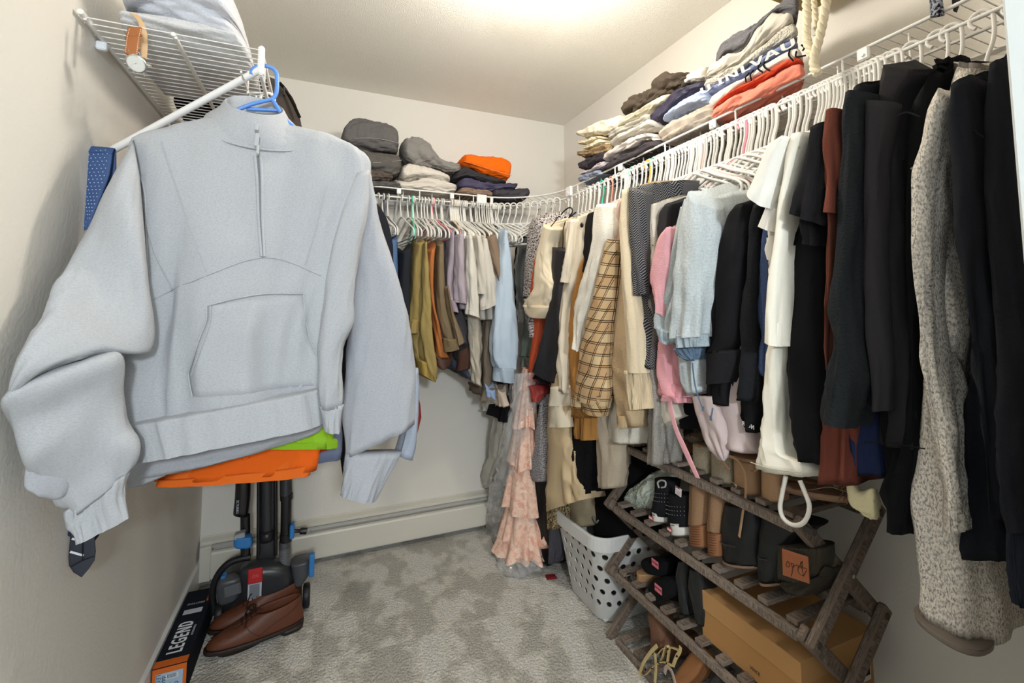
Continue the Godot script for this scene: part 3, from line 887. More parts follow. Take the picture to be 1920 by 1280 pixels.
func left_side() -> void:
	var grey := M("acaeb3", "h")
	# second grey sweatshirt behind
	var t := thing("sweatshirt", "plain pale grey sweatshirt hanging behind the quarter-zip one", "sweatshirt", Vector3(-0.15, 0.9, -1.34))
	part(t, "body", Z(-1.33,[-.343,1.684,-.412,1.608,-.407,1.226,-.454,.986,-.47,.917,-.468,.888,-.453,.862]), Z(-1.33,[-.016,1.732,.097,1.671,.047,1.365,.033,1.076,.017,.937,-.047,.91,-.212,.881]), Vector3(0, 0, 0.035), grey, {"n": 40, "k": 40, "f": 0.008})
	part(t, "sleeve", Z(-1.27,[.082,1.607,.08,1.476,.075,1.333,.07,1.165,.064,1.015,.062,.869]), Z(-1.27,[.116,1.611,.14,1.48,.185,1.35,.225,1.218,.246,1.101,.247,.942]), Vector3(0, 0, 0.045), grey, {"n": 40, "k": 36, "e": 0.85, "f": 0.011, "fr": 7.0, "tp": [0.7, 1, 1, 0.9, 0.7]})
	part(t, "cuff", Z(-1.27,[.065,.882,.061,.827,.062,.775]), Z(-1.27,[.207,.868,.181,.824,.14,.751]), Vector3(0, 0, 0.025), grey, {"n": 8, "k": 100, "rib": 44, "ra": 0.0008, "open": true})
	part(t, "sleeve", Z(-1.29,[.207,1.072,.222,1.027,.216,.941,.196,.858]), Z(-1.29,[.252,1.084,.254,1.017,.247,.88,.236,.841]), Vector3(0, 0, 0.03), M("9ea5b2", "h"), {"n": 16, "k": 24, "f": 0.006})
	part(t, "hem", Z(-1.32,[-.397,.863,-.396,.843]), Z(-1.32,[-.293,.92,-.307,.875]), Vector3(0, 0, 0.02), grey, {"n": 6, "k": 24})
	# clothes of which only the lower ends show below the sweatshirts
	part(t, "sleeve", Z(-1.045,[-.444,1.013,-.456,.977,-.452,.95]), Z(-1.075,[-.41,.995,-.4,.948,-.415,.911]), Vector3(0, 0, 0.02), grey, {"n": 16, "k": 24, "f": 0.004, "c1": 0.2})
	t = thing("t_shirt", "lime green safety t-shirt above the orange one", "t-shirt", Vector3(-0.12, 0.85, -1.42))
	part(t, "body", Z(-1.42,[-.321,1.474,-.315,1.085,-.272,.908]), Z(-1.42,[-.011,1.495,.036,1.064,.049,.859]), Vector3(0, 0, 0.03), M("95c432", "c"), {"n": 30, "k": 30, "f": 0.012})
	part(t, "hem", Z(-1.415,[-.271,.912,-.263,.9]), Z(-1.415,[.05,.878,.05,.857]), Vector3(0, 0, 0.032), M("8ab82a", "c"), {"n": 4, "k": 30, "f": 0.006, "open": true})
	t = thing("t_shirt", "bright orange safety t-shirt hanging lowest under the grey sweatshirts", "t-shirt", Vector3(-0.14, 0.78, -1.5))
	part(t, "body", Z(-1.5,[-.374,1.44,-.359,1.077,-.354,.879,-.388,.8]), Z(-1.5,[-.025,1.458,-.006,1.056,-.003,.821,-.019,.777]), Vector3(0, 0, 0.03), M("ea661e", "c"), {"n": 34, "k": 36, "f": 0.015})
	part(t, "hem", Z(-1.495,[-.385,.807,-.388,.789]), Z(-1.495,[-.013,.796,-.021,.764]), Vector3(0, 0, 0.032), M("ee7028", "c"), {"n": 4, "k": 36, "f": 0.003, "open": true})
	part(t, "side_slit", Z(-1.46,[-.307,.887,-.3,.842]), Z(-1.46,[-.297,.889,-.296,.842]), Vector3(0, 0, 0.004), M("d94d08", "c"), {"n": 4, "k": 10})
	part(t, "pocket_flap", Z(-1.455,[-.194,.884,-.19,.841]), Z(-1.455,[-.163,.883,-.172,.844]), Vector3(0, 0, 0.006), M("ec6a22", "c"), {"n": 4, "k": 12})
	t = thing("shirt", "slate blue shirt just right of the orange t-shirt", "shirt", Vector3(0.0, 0.85, -1.62))
	part(t, "body", Z(-1.62,[-.168,1.518,-.063,1.043,-.018,.762]), Z(-1.62,[.021,1.531,.065,1.036,.073,.763]), Vector3(0, 0, 0.03), M("6f7892", "c"), {"n": 30, "k": 26})
	t = thing("shirt", "dark red shirt edge above the slate blue one", "shirt", Vector3(0.0, 0.88, -1.56))
	part(t, "body", Z(-1.56,[-.162,1.509,-.06,1.051,-.012,.805]), Z(-1.56,[-.012,1.519,.016,1.047,.04,.815]), Vector3(0, 0, 0.015), M("a8301f", "c"), {"n": 30, "k": 20})
	t = thing("jacket", "black jacket strip between the two grey cuffs", "jacket", Vector3(0.05, 0.75, -1.7))
	part(t, "body", Z(-1.7,[-.308,1.786,-.079,1.519,.034,1.027,.056,.827,.087,.672]), Z(-1.7,[-.02,1.826,.147,1.533,.175,1.018,.145,.745,.125,.657]), Vector3(0, 0, 0.03), M("191a1f", "c"), {"n": 30, "k": 24})
	t = thing("sweatshirt", "red sweatshirt sleeve showing right of the wide grey sleeve", "sweatshirt", Vector3(0.14, 0.9, -1.85))
	part(t, "body", Z(-1.8,[-.309,1.782,-.316,1.538,-.282,1.032]), Z(-1.8,[-.02,1.819,.156,1.57,.186,1.004]), Vector3(0, 0, 0.025), M("8c2c26", "c"), {"n": 24, "k": 24})
	part(t, "sleeve", Z(-1.82,[-.09,1.736,.061,1.547,.182,1.285,.308,.994,.327,.829,.336,.743]), Z(-1.82,[-.019,1.764,.119,1.551,.238,1.286,.346,.94,.37,.856,.381,.783]), Vector3(0, 0, 0.035), M("8c2c26", "c"), {"n": 24, "k": 24, "c1": 0.1})
	t = thing("jacket", "black jacket deep behind the clothes on the left rail", "jacket", Vector3(0.0, 0.9, -1.95))
	part(t, "body", Z(-1.95,[-.299,1.789,-.309,1.604,-.284,.896]), Z(-1.95,[-.021,1.822,.232,1.646,.265,.979]), Vector3(0, 0, 0.03), M("22232a", "c"), {"n": 24, "k": 24})
	# hangers in a row on the left rail
	for i in 6:
		hang(Vector3(-0.147, ROD_Y + 0.01, -1.335 - i * 0.055), 0.05 * (i % 3 - 1), ["efeeea", "efeeea", "efeeea", "efeeea", "8e2a2e", "efeeea"][i], "dark red hanger among the white ones on the left rail" if i == 4 else "white hanger in the row behind the blue one on the left rail", "" if i == 4 else "white hangers on the left rail")
	hang(Vector3(-0.147, ROD_Y + 0.01, -1.72), 0.1, "cf4840", "red hanger farthest back on the left rail")
	# ties over the brace
	for q in [["blue necktie with fine white dots nearest the brace", "35507f", Z(-1.29,[-.489,1.607,-.45,1.616]), -1.285, Z(-1.285,[-.498,1.602,-.498,1.548,-.5,1.487,-.497,1.428]), Z(-1.285,[-.448,1.613,-.452,1.553,-.464,1.503,-.483,1.429])],
		["black necktie with white strokes behind the blue dotted one", "23252d", [], -1.31, Z(-1.31,[-.513,1.602,-.513,1.516,-.51,1.419]), Z(-1.31,[-.501,1.61,-.5,1.517,-.499,1.419])]]:
		var n := thing("necktie", q[0], "necktie", Vector3(-0.46, 1.2, q[3]))
		part(n, "blade", q[4], q[5], Vector3(0.002, 0, 0.004), M(q[1], "s"), {"n": 16, "k": 14, "e": 0.6, "f": 0.001})
		var top: Vector3 = (q[4][0] + q[5][0]) / 2.0
		var wd: float = (q[5][0] - q[4][0]).length()
		part(n, "fold", [top + Vector3(-wd / 2, -0.006, 0.004), top + Vector3(-wd / 2, 0.012, -0.012), top + Vector3(-wd / 2, -0.1, -0.03)], [top + Vector3(wd / 2, -0.004, 0.004), top + Vector3(wd / 2, 0.014, -0.012), top + Vector3(wd / 2, -0.1, -0.03)], Vector3(0, 0.001, 0.003), M(q[1], "s"), {"n": 14, "k": 12, "f": 0.0})
		if q[1] == "35507f":
			var dm := Shape.new()
			for r in 22:
				for cidx in 5:
					var a := smooth(q[4], 44); var b := smooth(q[5], 44)
					var p: Vector3 = a[r * 2].lerp(b[r * 2], (cidx + 0.7 + 0.5 * (r % 2)) / 6.2)
					dm.box(p + Vector3(0.0, 0, 0.0042), Vector3(0.0016, 0.0016, 0.0008))
			put("dot_pattern", dm, M("c9d4e8", "s"), n)
		else:
			var st := Shape.new()
			for y in [1.44, 1.40, 1.32, 1.28]:
				st.box(Vector3(-0.487 + 0.02, y, -1.305), Vector3(0.02, 0.006, 0.001), Basis(Vector3.BACK, 0.9))
			put("stroke_pattern", st, M("e0e2e6", "s"), n)
	# the lower tips of the ties below the sleeve
	for q in [["navy necktie tip with a pale blue patch below the sleeve", "1f2a49", Z(-1.3,[-.52,.855,-.518,.802,-.504,.78]), Z(-1.3,[-.498,.84,-.489,.8,-.481,.763]), -1.3],
		["charcoal necktie tip with a white band, lowest of the ties", "30333c", Z(-1.295,[-.484,.768,-.481,.701,-.461,.68]), Z(-1.295,[-.442,.764,-.44,.71,-.46,.68]), -1.295],
		["black patterned necktie tip behind the charcoal one", "16171c", Z(-1.32,[-.468,.771,-.46,.749,-.456,.739]), Z(-1.32,[-.444,.767,-.444,.748,-.452,.738]), -1.32]]:
		var n := thing("necktie", q[0], "necktie", Vector3(-0.46, 0.8, q[4]))
		var a0: Vector3 = q[2][0] + Vector3(0.01, 0.45, 0)
		var b0: Vector3 = q[3][0] + Vector3(0.0, 0.45, 0)
		part(n, "blade", [a0] + q[2], [b0] + q[3], Vector3(0.001, 0, 0.003), M(q[1], "s"), {"n": 30, "k": 12, "f": 0.0, "e": 0.6})
		if q[4] == -1.295:
			var s := Shape.new()
			s.box(Z(-1.29,[-.469,.732])[0], Vector3(0.026, 0.004, 0.001), Basis(Vector3.BACK, -0.5))
			s.box(Z(-1.29,[-.469,.76])[0], Vector3(0.022, 0.004, 0.001), Basis(Vector3.BACK, -0.45))
			put("band", s, M("d8dade", "s"), n)
			s = Shape.new()
			s.tube([Z(-1.29,[-.461,.765])[0], Z(-1.29,[-.459,.716])[0]], 0.0012, 5)
			s.tube([Z(-1.29,[-.478,.707])[0], Z(-1.29,[-.459,.716])[0], Z(-1.29,[-.439,.721])[0]], 0.0012, 5)
			put("seam", s, M("0e0f12", "s"), n)
		elif q[4] == -1.3:
			var s := Shape.new()
			s.box(Z(-1.294,[-.506,.824])[0], Vector3(0.011, 0.013, 0.001), Basis(Vector3.BACK, 0.5))
			put("patch", s, M("41618f", "s"), n)
	# watch hung over the end wire of the left shelf
	var wt := thing("wristwatch", "steel wristwatch on a tan leather strap hung over the shelf wire", "watch", Vector3(-0.36, 1.8, -1.18))
	part(wt, "strap", Z(-1.165,[-.394,1.847,-.396,1.819,-.397,1.79]), Z(-1.165,[-.37,1.852,-.372,1.821,-.375,1.787]), Vector3(0, 0.001, 0.0025), M("a0602f", "l"), {"n": 12, "k": 14, "e": 0.5, "f": 0.0})
	part(wt, "strap_lining", Z(-1.19,[-.402,1.893,-.386,1.878,-.381,1.843,-.379,1.801]), Z(-1.2,[-.386,1.896,-.374,1.872,-.369,1.839,-.369,1.8]), Vector3(0, 0.0005, 0.002), M("c4a27a", "l"), {"n": 14, "k": 12, "f": 0.0})
	var s := Shape.new()
	for side in [0, 1]:
		var a := smooth(Z(-1.161,[-.39,1.842,-.393,1.818,-.394,1.788]) if side == 0 else Z(-1.161,[-.371,1.846,-.374,1.818,-.375,1.788]), 26)
		for i in 13: s.box(a[i * 2], Vector3(0.0008, 0.0022, 0.0008))
	put("stitching", s, M("e8dcc8", "c"), wt)
	var wb := Basis(Vector3(0.98, -0.12, 0.12), Vector3(0.0, 0.72, 0.69), Vector3(-0.17, -0.68, 0.72)).orthonormalized()
	var wc: Vector3 = Z(-1.178,[-.379,1.779])[0]
	s = Shape.new()
	s.lathe(wc, [[0.001, -0.004], [0.017, -0.004], [0.0195, 0.0], [0.0195, 0.004], [0.0175, 0.006], [0.0165, 0.0055]], 28, Basis(wb.x, wb.z, -wb.y))
	for dx in [-0.009, 0.009]:
		for dz in [-0.02, 0.02]: s.tube([wc + wb.x * dx + wb.y * dz * 0.8, wc + wb.x * dx * 1.1 + wb.y * dz * 1.25], 0.002, 6)
	s.tube([wc + wb.x * 0.019, wc + wb.x * 0.026], 0.003, 10)
	put("case", s, M("cfcfcc", "m"), wt)
	s = Shape.new()
	s.lathe(wc, [[0.001, 0.0052], [0.0168, 0.0052]], 24, Basis(wb.x, wb.z, -wb.y))
	put("dial", s, M("dfe0da", "p"), wt)
	s = Shape.new()
	s.tube(smooth(Z(-1.164,[-.396,1.831,-.387,1.829,-.378,1.831,-.369,1.835]), 8), 0.0022, 6)
	put("strap_keeper", s, M("a0561f", "l"), wt)
	# folded clothes on the left shelf
	var lb := M("d2d4da", "f")
	t = thing("blanket", "thick pale grey fleece blanket folded on the left shelf", "blanket", Vector3(-0.3, 1.87, -1.4))
	part(t, "fold", P([-0.45, 1.882, -1.215, -0.3, 1.88, -1.215, -0.175, 1.88, -1.215]), P([-0.45, 1.925, -1.215, -0.3, 1.935, -1.215, -0.185, 1.92, -1.215]), Vector3(0, 0, 0.2), M("d6d6d6", "f"), {"n": 30, "k": 60, "push": -1.0, "lay": 3, "lw": 0.8, "gd": 0.008, "f": 0.005, "c0": 0.1, "c1": 0.1})
	part(t, "fold", P([-0.44, 1.925, -1.2, -0.35, 1.93, -1.2, -0.25, 1.925, -1.2, -0.2, 1.925, -1.2]), Z(-1.2,[-.439,1.949,-.393,2.005,-.326,2.045,-.254,2.06,-.21,2.033]), Vector3(0, 0, 0.24), lb, {"n": 34, "k": 90, "push": -1.0, "lay": 4, "gd": 0.014, "lw": 1.2, "f": 0.014, "c0": 0.1, "c1": 0.16})
	part(t, "lower_fold", P([-0.46, 1.884, -1.3, -0.3, 1.884, -1.3, -0.19, 1.884, -1.3]), P([-0.46, 1.91, -1.3, -0.3, 1.92, -1.3, -0.19, 1.91, -1.3]), Vector3(0, 0, 0.17), lb, {"n": 24, "k": 40, "push": -1.0, "lay": 2, "f": 0.005, "c0": 0.06, "c1": 0.06})
	t = thing("trousers", "black folded trousers on the left shelf behind the blanket", "trousers", Vector3(-0.3, 1.87, -1.75))
	part(t, "fold", P([-0.46, 1.884, -1.68, -0.17, 1.884, -1.68]), P([-0.46, 1.94, -1.68, -0.17, 1.93, -1.68]), Vector3(0, 0, 0.16), M("1c1c20", "c"), {"n": 20, "k": 40, "push": -1.0, "lay": 2, "c0": 0.06, "c1": 0.06})
	# dark backpack at the far end of the left rail
	t = thing("backpack", "black and brown backpack with zip hanging behind the left hangers", "backpack", Vector3(-0.05, 1.6, -1.95))
	part(t, "body", Z(-1.98,[-.262,2.176,-.275,2.034,-.286,1.82,-.261,1.614]), Z(-1.98,[-.171,2.157,-.143,2.123,-.114,2.061,-.083,1.933,-.059,1.782,-.075,1.628]), Vector3(0, 0, 0.07), M("4a423c", "c"), {"n": 20, "k": 30, "c0": 0.2})
	s = Shape.new()
	s.tube(smooth([Vector3(-0.147, ROD_Y + 0.008, -1.96), Vector3(-0.12, ROD_Y - 0.01, -1.97), Z(-1.98,[-.222,2.108])[0]], 8), 0.006, 6)
	put("strap", s, M("2a2622", "c"), t)
	s = Shape.new()
	s.tube(smooth(Z(-1.9,[-.171,2.113,-.152,2.093,-.125,2.047,-.097,1.988]), 14), 0.006, 6)
	put("zip_edge", s, M("15130f", "c"), t)
	s = Shape.new()
	s.tube(Z(-1.895,[-.154,2.095,-.153,2.066]), 0.004, 6)
	s.tube(Z(-1.895,[-.156,2.097,-.135,2.071]), 0.0025, 6)
	put("zip_pull", s, M("2b2723", "p"), t)

# ---------------------------------------------------------------- clothes on the right rail
func hung(called: String, label: String, cat: String, A: Array, B: Array, m: Material, o := {}) -> Node3D:
	# a garment seen from its edge: A and B bound its front edge, and it reaches back towards the wall
	var low := 9.0
	for p in A: low = minf(low, p.y)
	var zc: float = (A[0].z + B[0].z) / 2.0
	var t := thing(called, label, cat, Vector3(o.get("cx", ROD_X), low, zc), o.get("group", ""))
	var q := {"n": 44, "k": 44, "e": 0.55, "push": 1.0, "f": 0.019, "fr": 10.0, "lift": 0.05, "vy": 0.16}
	q.merge(o, true)
	var deep: float = o.get("deep", 0.2)
	part(t, o.get("part", "body"), A, B, Vector3(deep, 0, 0), m, q)
	if o.get("hanger", true):
		hang(Vector3(ROD_X, ROD_Y + 0.0005, o.get("hz", zc)), PI / 2 + rng.randf_range(-0.12, 0.06), o.get("hc", HW), o.get("hl", "white hanger of the " + label))
	return t
func slv(t: Node3D, A: Array, B: Array, m: Material, o := {}) -> void:
	var q := {"n": 44, "k": 36, "e": 0.8, "push": 0.6, "f": 0.015, "fr": 11.0, "vy": 0.16, "open": true}
	q.merge(o, true)
	part(t, o.get("part", "sleeve"), A, B, Vector3(o.get("deep", 0.05), 0, 0), m, q)
func seam(t: Node3D, pts: Array, hex: String, r := 0.0016) -> void:
	var s := Shape.new()
	s.tube(smooth(pts, 12), r, 6)
	put("seam", s, M(hex, "c"), t)

func right_clothes() -> void:
	var t: Node3D
	# nearest first
	var nv := M("191b20", "c")
	t = hung("sweatshirt", "dark navy sweatshirt nearest the door frame on the right", "sweatshirt", X(.95,[1.605,-.342,1.529,-.344,1.397,-.348,1.266,-.349,1.155,-.346,.999,-.35,.893,-.352]), X(.95,[1.639,-.267,1.503,-.273,1.383,-.278,1.265,-.285,1.163,-.288,1.018,-.294,.919,-.298]), nv, {"deep": 0.17})
	slv(t, X(.91,[1.604,-.326,1.536,-.339,1.493,-.341,1.388,-.347,1.294,-.345,1.192,-.34,1.112,-.344,1.051,-.348,.974,-.351,.936,-.349]), X(.91,[1.612,-.309,1.54,-.304,1.461,-.304,1.369,-.301,1.28,-.301,1.192,-.299,1.092,-.302,1.02,-.305,.953,-.31]), nv)
	slv(t, X(.91,[.938,-.348,.893,-.35,.863,-.347,.836,-.348]), X(.91,[.957,-.311,.912,-.314,.876,-.316,.839,-.322]), M("1a1f28", "r"), {"part": "cuff", "n": 14, "deep": 0.035})
	slv(t, X(.97,[1.631,-.335,1.636,-.341,1.643,-.342]), X(.97,[1.64,-.303,1.641,-.305,1.644,-.308]), M("15171c", "r"), {"part": "collar", "n": 8, "deep": 0.08, "push": 1.0})
	t = hung("t_shirt", "light grey t-shirt edge between the two navy sweatshirts", "t-shirt", X(.97,[1.58,-.356,1.564,-.362,1.539,-.364,1.487,-.362]), X(.97,[1.584,-.344,1.557,-.347,1.534,-.348,1.483,-.351]), M("b8b8b4", "h"), {"deep": 0.1, "n": 16, "hanger": false})
	t = hung("sweatshirt", "dark navy sweatshirt second from the door frame", "sweatshirt", X(.95,[1.615,-.382,1.528,-.391,1.432,-.395,1.369,-.397,1.267,-.4,1.181,-.402,1.119,-.408,1.057,-.413,.951,-.416,.855,-.414]), X(.95,[1.624,-.346,1.517,-.359,1.425,-.363,1.357,-.361,1.266,-.362,1.185,-.36,1.126,-.362,1.069,-.365,.969,-.368,.873,-.366]), M("17191f", "c"), {"deep": 0.19})
	slv(t, X(.9,[1.587,-.366,1.561,-.37,1.534,-.377,1.457,-.375,1.363,-.377,1.283,-.377,1.218,-.376,1.138,-.375,1.076,-.372,1.015,-.368,.956,-.365]), X(.9,[1.602,-.34,1.56,-.336,1.518,-.335,1.447,-.339,1.368,-.343,1.281,-.343,1.197,-.341,1.128,-.341,1.06,-.344,1.008,-.346,.949,-.347]), M("1b1d22", "c"), {"deep": 0.06})
	seam(t, X(.885,[1.529,-.371,1.528,-.36,1.521,-.348,1.5,-.331]), "12151b")
	t = hung("jacket", "oatmeal flecked fleece jacket with a long sleeve and leather-brown hem", "jacket", X(.96,[1.655,-.4,1.628,-.408,1.504,-.425,1.387,-.442,1.194,-.463,1.044,-.479,.93,-.502,.887,-.5,.84,-.497,.793,-.495,.727,-.499]), X(.96,[1.629,-.349,1.595,-.374,1.521,-.392,1.442,-.402,1.374,-.412,1.298,-.408,1.241,-.403,1.213,-.403,1.18,-.413,1.128,-.422,1.082,-.429,1.039,-.428,.991,-.424,.938,-.423,.883,-.419,.826,-.416,.778,-.411,.712,-.411]), M("e8dfd2", "o"), {"deep": 0.18, "f": 0.008})
	slv(t, X(.915,[1.606,-.388,1.582,-.404,1.526,-.42,1.487,-.435,1.414,-.438,1.332,-.443,1.251,-.445,1.179,-.444,1.118,-.444,1.067,-.439,.999,-.433,.959,-.428,.895,-.428]), X(.915,[1.576,-.37,1.55,-.38,1.505,-.389,1.476,-.397,1.407,-.405,1.329,-.415,1.267,-.42,1.198,-.418,1.139,-.415,1.09,-.412,1.025,-.407,.962,-.403,.908,-.401]), M("e8dfd2", "o"), {"deep": 0.05})
	seam(t, X(.91,[1.485,-.433,1.49,-.423,1.491,-.41,1.489,-.394]), "70685c", 0.002)
	slv(t, X(.955,[.732,-.498,.724,-.496]), X(.955,[.718,-.408,.708,-.409]), M("6f655a", "l"), {"part": "hem_trim", "n": 4, "deep": 0.05, "f": 0.0, "open": false})
	slv(t, X(1,[1.67,-.419,1.684,-.415]), X(1,[1.642,-.365,1.653,-.365]), M("77716a", "l"), {"part": "collar", "n": 6, "deep": 0.07, "push": 1.0})
	t = hung("sweatshirt", "black drop-shoulder sweatshirt just left of the oatmeal jacket", "sweatshirt", X(.95,[1.639,-.434,1.611,-.461,1.556,-.47,1.421,-.476,1.268,-.481,1.136,-.489,.979,-.519,.918,-.533,.852,-.523]), X(.95,[1.663,-.406,1.594,-.419,1.506,-.435,1.415,-.446,1.268,-.454,1.139,-.461,.995,-.466,.92,-.478,.857,-.494]), M("0f1012", "c"), {"deep": 0.19})
	seam(t, X(.94,[1.595,-.462,1.594,-.448,1.579,-.43]), "26272b")
	slv(t, X(1.02,[1.688,-.446,1.701,-.448]), X(1.02,[1.694,-.422,1.705,-.424]), M("141518", "r"), {"part": "collar", "n": 6, "deep": 0.08, "push": 1.0})
	t = hung("shirt", "wide charcoal long shirt with a straight stitched hem", "shirt", X(.955,[1.714,-.508,1.637,-.519,1.531,-.527,1.461,-.534,1.356,-.54,1.265,-.545,1.188,-.544,1.129,-.537,1.088,-.539,1.017,-.553,.991,-.558]), X(.955,[1.661,-.423,1.623,-.462,1.557,-.471,1.458,-.471,1.41,-.466,1.31,-.47,1.193,-.468,1.131,-.464,1.032,-.459,1.008,-.46]), M("2a282a", "c"), {"deep": 0.18, "f": 0.014})
	slv(t, X(.925,[1.636,-.504,1.523,-.51,1.455,-.516,1.353,-.523,1.265,-.527,1.181,-.525,1.114,-.522,1.066,-.522]), X(.925,[1.618,-.462,1.515,-.486,1.448,-.488,1.35,-.495,1.264,-.497,1.183,-.498,1.117,-.502,1.069,-.505]), M("2e2c2e", "c"), {"deep": 0.03, "f": 0.008})
	seam(t, X(.945,[1,-.55,1.01,-.515,1.013,-.482,1.015,-.456]), "1c1a1d", 0.0012)
	t = hung("sweatshirt", "black sweatshirt hem showing below the charcoal shirt", "sweatshirt", X(.98,[1.534,-.515,1.228,-.538,.987,-.553,.948,-.55]), X(.98,[1.517,-.46,1.23,-.472,1.001,-.475,.934,-.48]), M("121215", "c"), {"deep": 0.17})
	t = hung("fleece", "black-green fleece top with a long narrow sleeve", "fleece top", X(.95,[1.678,-.547,1.544,-.559,1.333,-.572,1.175,-.578,1.063,-.574]), X(.95,[1.687,-.516,1.533,-.524,1.33,-.538,1.178,-.539,1.071,-.535]), M("1f2224", "f"), {"deep": 0.19})
	slv(t, X(.915,[1.662,-.532,1.622,-.538,1.545,-.542,1.485,-.553,1.428,-.563,1.342,-.569,1.269,-.579,1.216,-.574,1.177,-.57,1.133,-.581,1.086,-.587,1.059,-.591,1.033,-.593]), X(.915,[1.653,-.501,1.534,-.507,1.426,-.515,1.337,-.523,1.269,-.527,1.19,-.527,1.142,-.526,1.093,-.536,1.062,-.546,1.031,-.553]), M("222527", "f"), {"deep": 0.05})
	t = hung("t_shirt", "navy blue t-shirt hem right of the black tee dress", "t-shirt", X(.985,[1.443,-.58,1.117,-.612,1.011,-.623,.916,-.627]), X(.985,[1.437,-.546,1.125,-.553,1.024,-.553,.927,-.557]), M("232b48", "c"), {"deep": 0.17})
	t = hung("sweatshirt", "rust brown sweatshirt between the black tee and the fleece", "sweatshirt", X(.955,[1.636,-.586,1.522,-.598,1.402,-.607,1.288,-.614,1.183,-.618,1.118,-.619,1.005,-.647,.923,-.665,.88,-.67]), X(.955,[1.639,-.565,1.516,-.573,1.398,-.584,1.287,-.59,1.184,-.593,1.121,-.592,1.02,-.584,.959,-.583,.906,-.585]), M("6b3a2e", "c"), {"deep": 0.19})
	slv(t, X(.92,[1.637,-.565,1.608,-.569,1.555,-.572,1.501,-.572,1.462,-.567,1.435,-.565]), X(.92,[1.638,-.542,1.598,-.543,1.536,-.546,1.495,-.55,1.46,-.555,1.434,-.56]), M("6f3d30", "c"), {"deep": 0.05})
	slv(t, X(.925,[1.514,-.58,1.397,-.588,1.287,-.595,1.185,-.599,1.133,-.598]), X(.925,[1.457,-.566,1.395,-.572,1.323,-.579,1.228,-.586,1.128,-.594]), M("6c3e31", "c"), {"deep": 0.03})
	t = hung("t_shirt", "long black tee dress with a short curled sleeve", "dress", X(.95,[1.607,-.625,1.536,-.652,1.459,-.675,1.373,-.698,1.29,-.707,1.176,-.716,1.114,-.722,1.029,-.724,.972,-.721,.918,-.715]), X(.95,[1.629,-.588,1.522,-.598,1.445,-.605,1.363,-.611,1.27,-.614,1.183,-.616,1.127,-.617,1.05,-.618,.998,-.619,.931,-.62]), M("161517", "c"), {"deep": 0.19, "f": 0.012})
	slv(t, X(.915,[1.609,-.604,1.582,-.609,1.521,-.625,1.489,-.64,1.456,-.653]), X(.915,[1.618,-.562,1.553,-.57,1.501,-.577,1.46,-.583,1.417,-.588]), M("1a191b", "c"), {"deep": 0.05, "n": 20})
	slv(t, X(.93,[1.456,-.639,1.428,-.643,1.399,-.635,1.384,-.631]), X(.93,[1.437,-.598,1.41,-.599,1.388,-.599,1.376,-.603]), M("161517", "c"), {"deep": 0.05, "n": 16, "f": 0.012})
	seam(t, X(.912,[1.462,-.65,1.457,-.629,1.45,-.609,1.423,-.586]), "111012", 0.0012)
	t = hung("top", "black sleeveless top seen as a strip beside the cream long top", "top", X(.955,[1.611,-.634,1.597,-.649,1.552,-.664,1.513,-.673,1.478,-.68,1.39,-.693]), X(.955,[1.61,-.617,1.59,-.625,1.544,-.637,1.506,-.647,1.474,-.658,1.387,-.668]), M("151417", "c"), {"deep": 0.16, "hanger": false})
	var cr := M("ece5d4", "c")
	t = hung("top", "long cream top whose hem rests above the white cord loop", "top", X(.95,[1.621,-.665,1.536,-.684,1.485,-.696,1.395,-.716,1.334,-.731,1.25,-.743,1.173,-.754,1.108,-.766,1.026,-.781,.954,-.795,.89,-.806,.869,-.809]), X(.95,[1.634,-.59,1.548,-.651,1.505,-.673,1.433,-.687,1.372,-.697,1.29,-.707,1.176,-.716,1.114,-.723,.989,-.728,.918,-.716,.918,-.678,.888,-.681]), cr, {"deep": 0.18, "f": 0.009, "lift": 0.03, "tp": [1.0, 1.0, 1.0, 0.75, 0.4]})
	slv(t, X(.918,[1.619,-.645,1.589,-.656,1.528,-.665,1.478,-.677,1.391,-.693,1.332,-.708,1.25,-.718,1.176,-.727]), X(.918,[1.614,-.607,1.562,-.632,1.497,-.651,1.427,-.664,1.369,-.674,1.289,-.684,1.225,-.691,1.167,-.696]), cr, {"deep": 0.04, "f": 0.004})
	seam(t, X(.912,[1.587,-.653,1.595,-.643,1.594,-.634,1.585,-.623]), "b5ab92", 0.0014)
	seam(t, X(.935,[.891,-.792,.892,-.747,.899,-.708,.907,-.671]), "bdb39b", 0.0012)
	var loop := thing("cord_loop", "white cord loop hanging below the cream long top", "cord", X(.97,[.87,-.735])[0])
	var s := Shape.new()
	s.tube(smooth(X(.97,[.874,-.731,.827,-.743,.798,-.748,.78,-.742,.774,-.727,.777,-.711,.789,-.695,.814,-.682,.835,-.68,.853,-.687,.877,-.698]), 40), 0.0048, 8)
	put("cord", s, M("dcd6ca", "c"), loop)
	t = hung("t_shirt", "white t-shirt with a wide short sleeve left of the cream top", "t-shirt", X(.95,[1.625,-.674,1.589,-.71,1.494,-.725,1.447,-.746,1.365,-.742,1.272,-.741]), X(.95,[1.62,-.648,1.543,-.678,1.482,-.699,1.423,-.712,1.357,-.726,1.272,-.733]), M("e3dfd6", "c"), {"deep": 0.17})
	slv(t, X(.91,[1.618,-.648,1.618,-.686,1.604,-.698,1.563,-.722,1.525,-.753]), X(.91,[1.611,-.639,1.579,-.652,1.548,-.668,1.505,-.686,1.471,-.7]), M("e6e2d9", "c"), {"deep": 0.055, "n": 22, "f": 0.006})
	slv(t, X(.935,[1.492,-.713,1.465,-.728,1.44,-.743]), X(.935,[1.484,-.69,1.455,-.694,1.419,-.701]), M("dfdbd2", "c"), {"deep": 0.05, "n": 14, "f": 0.006})
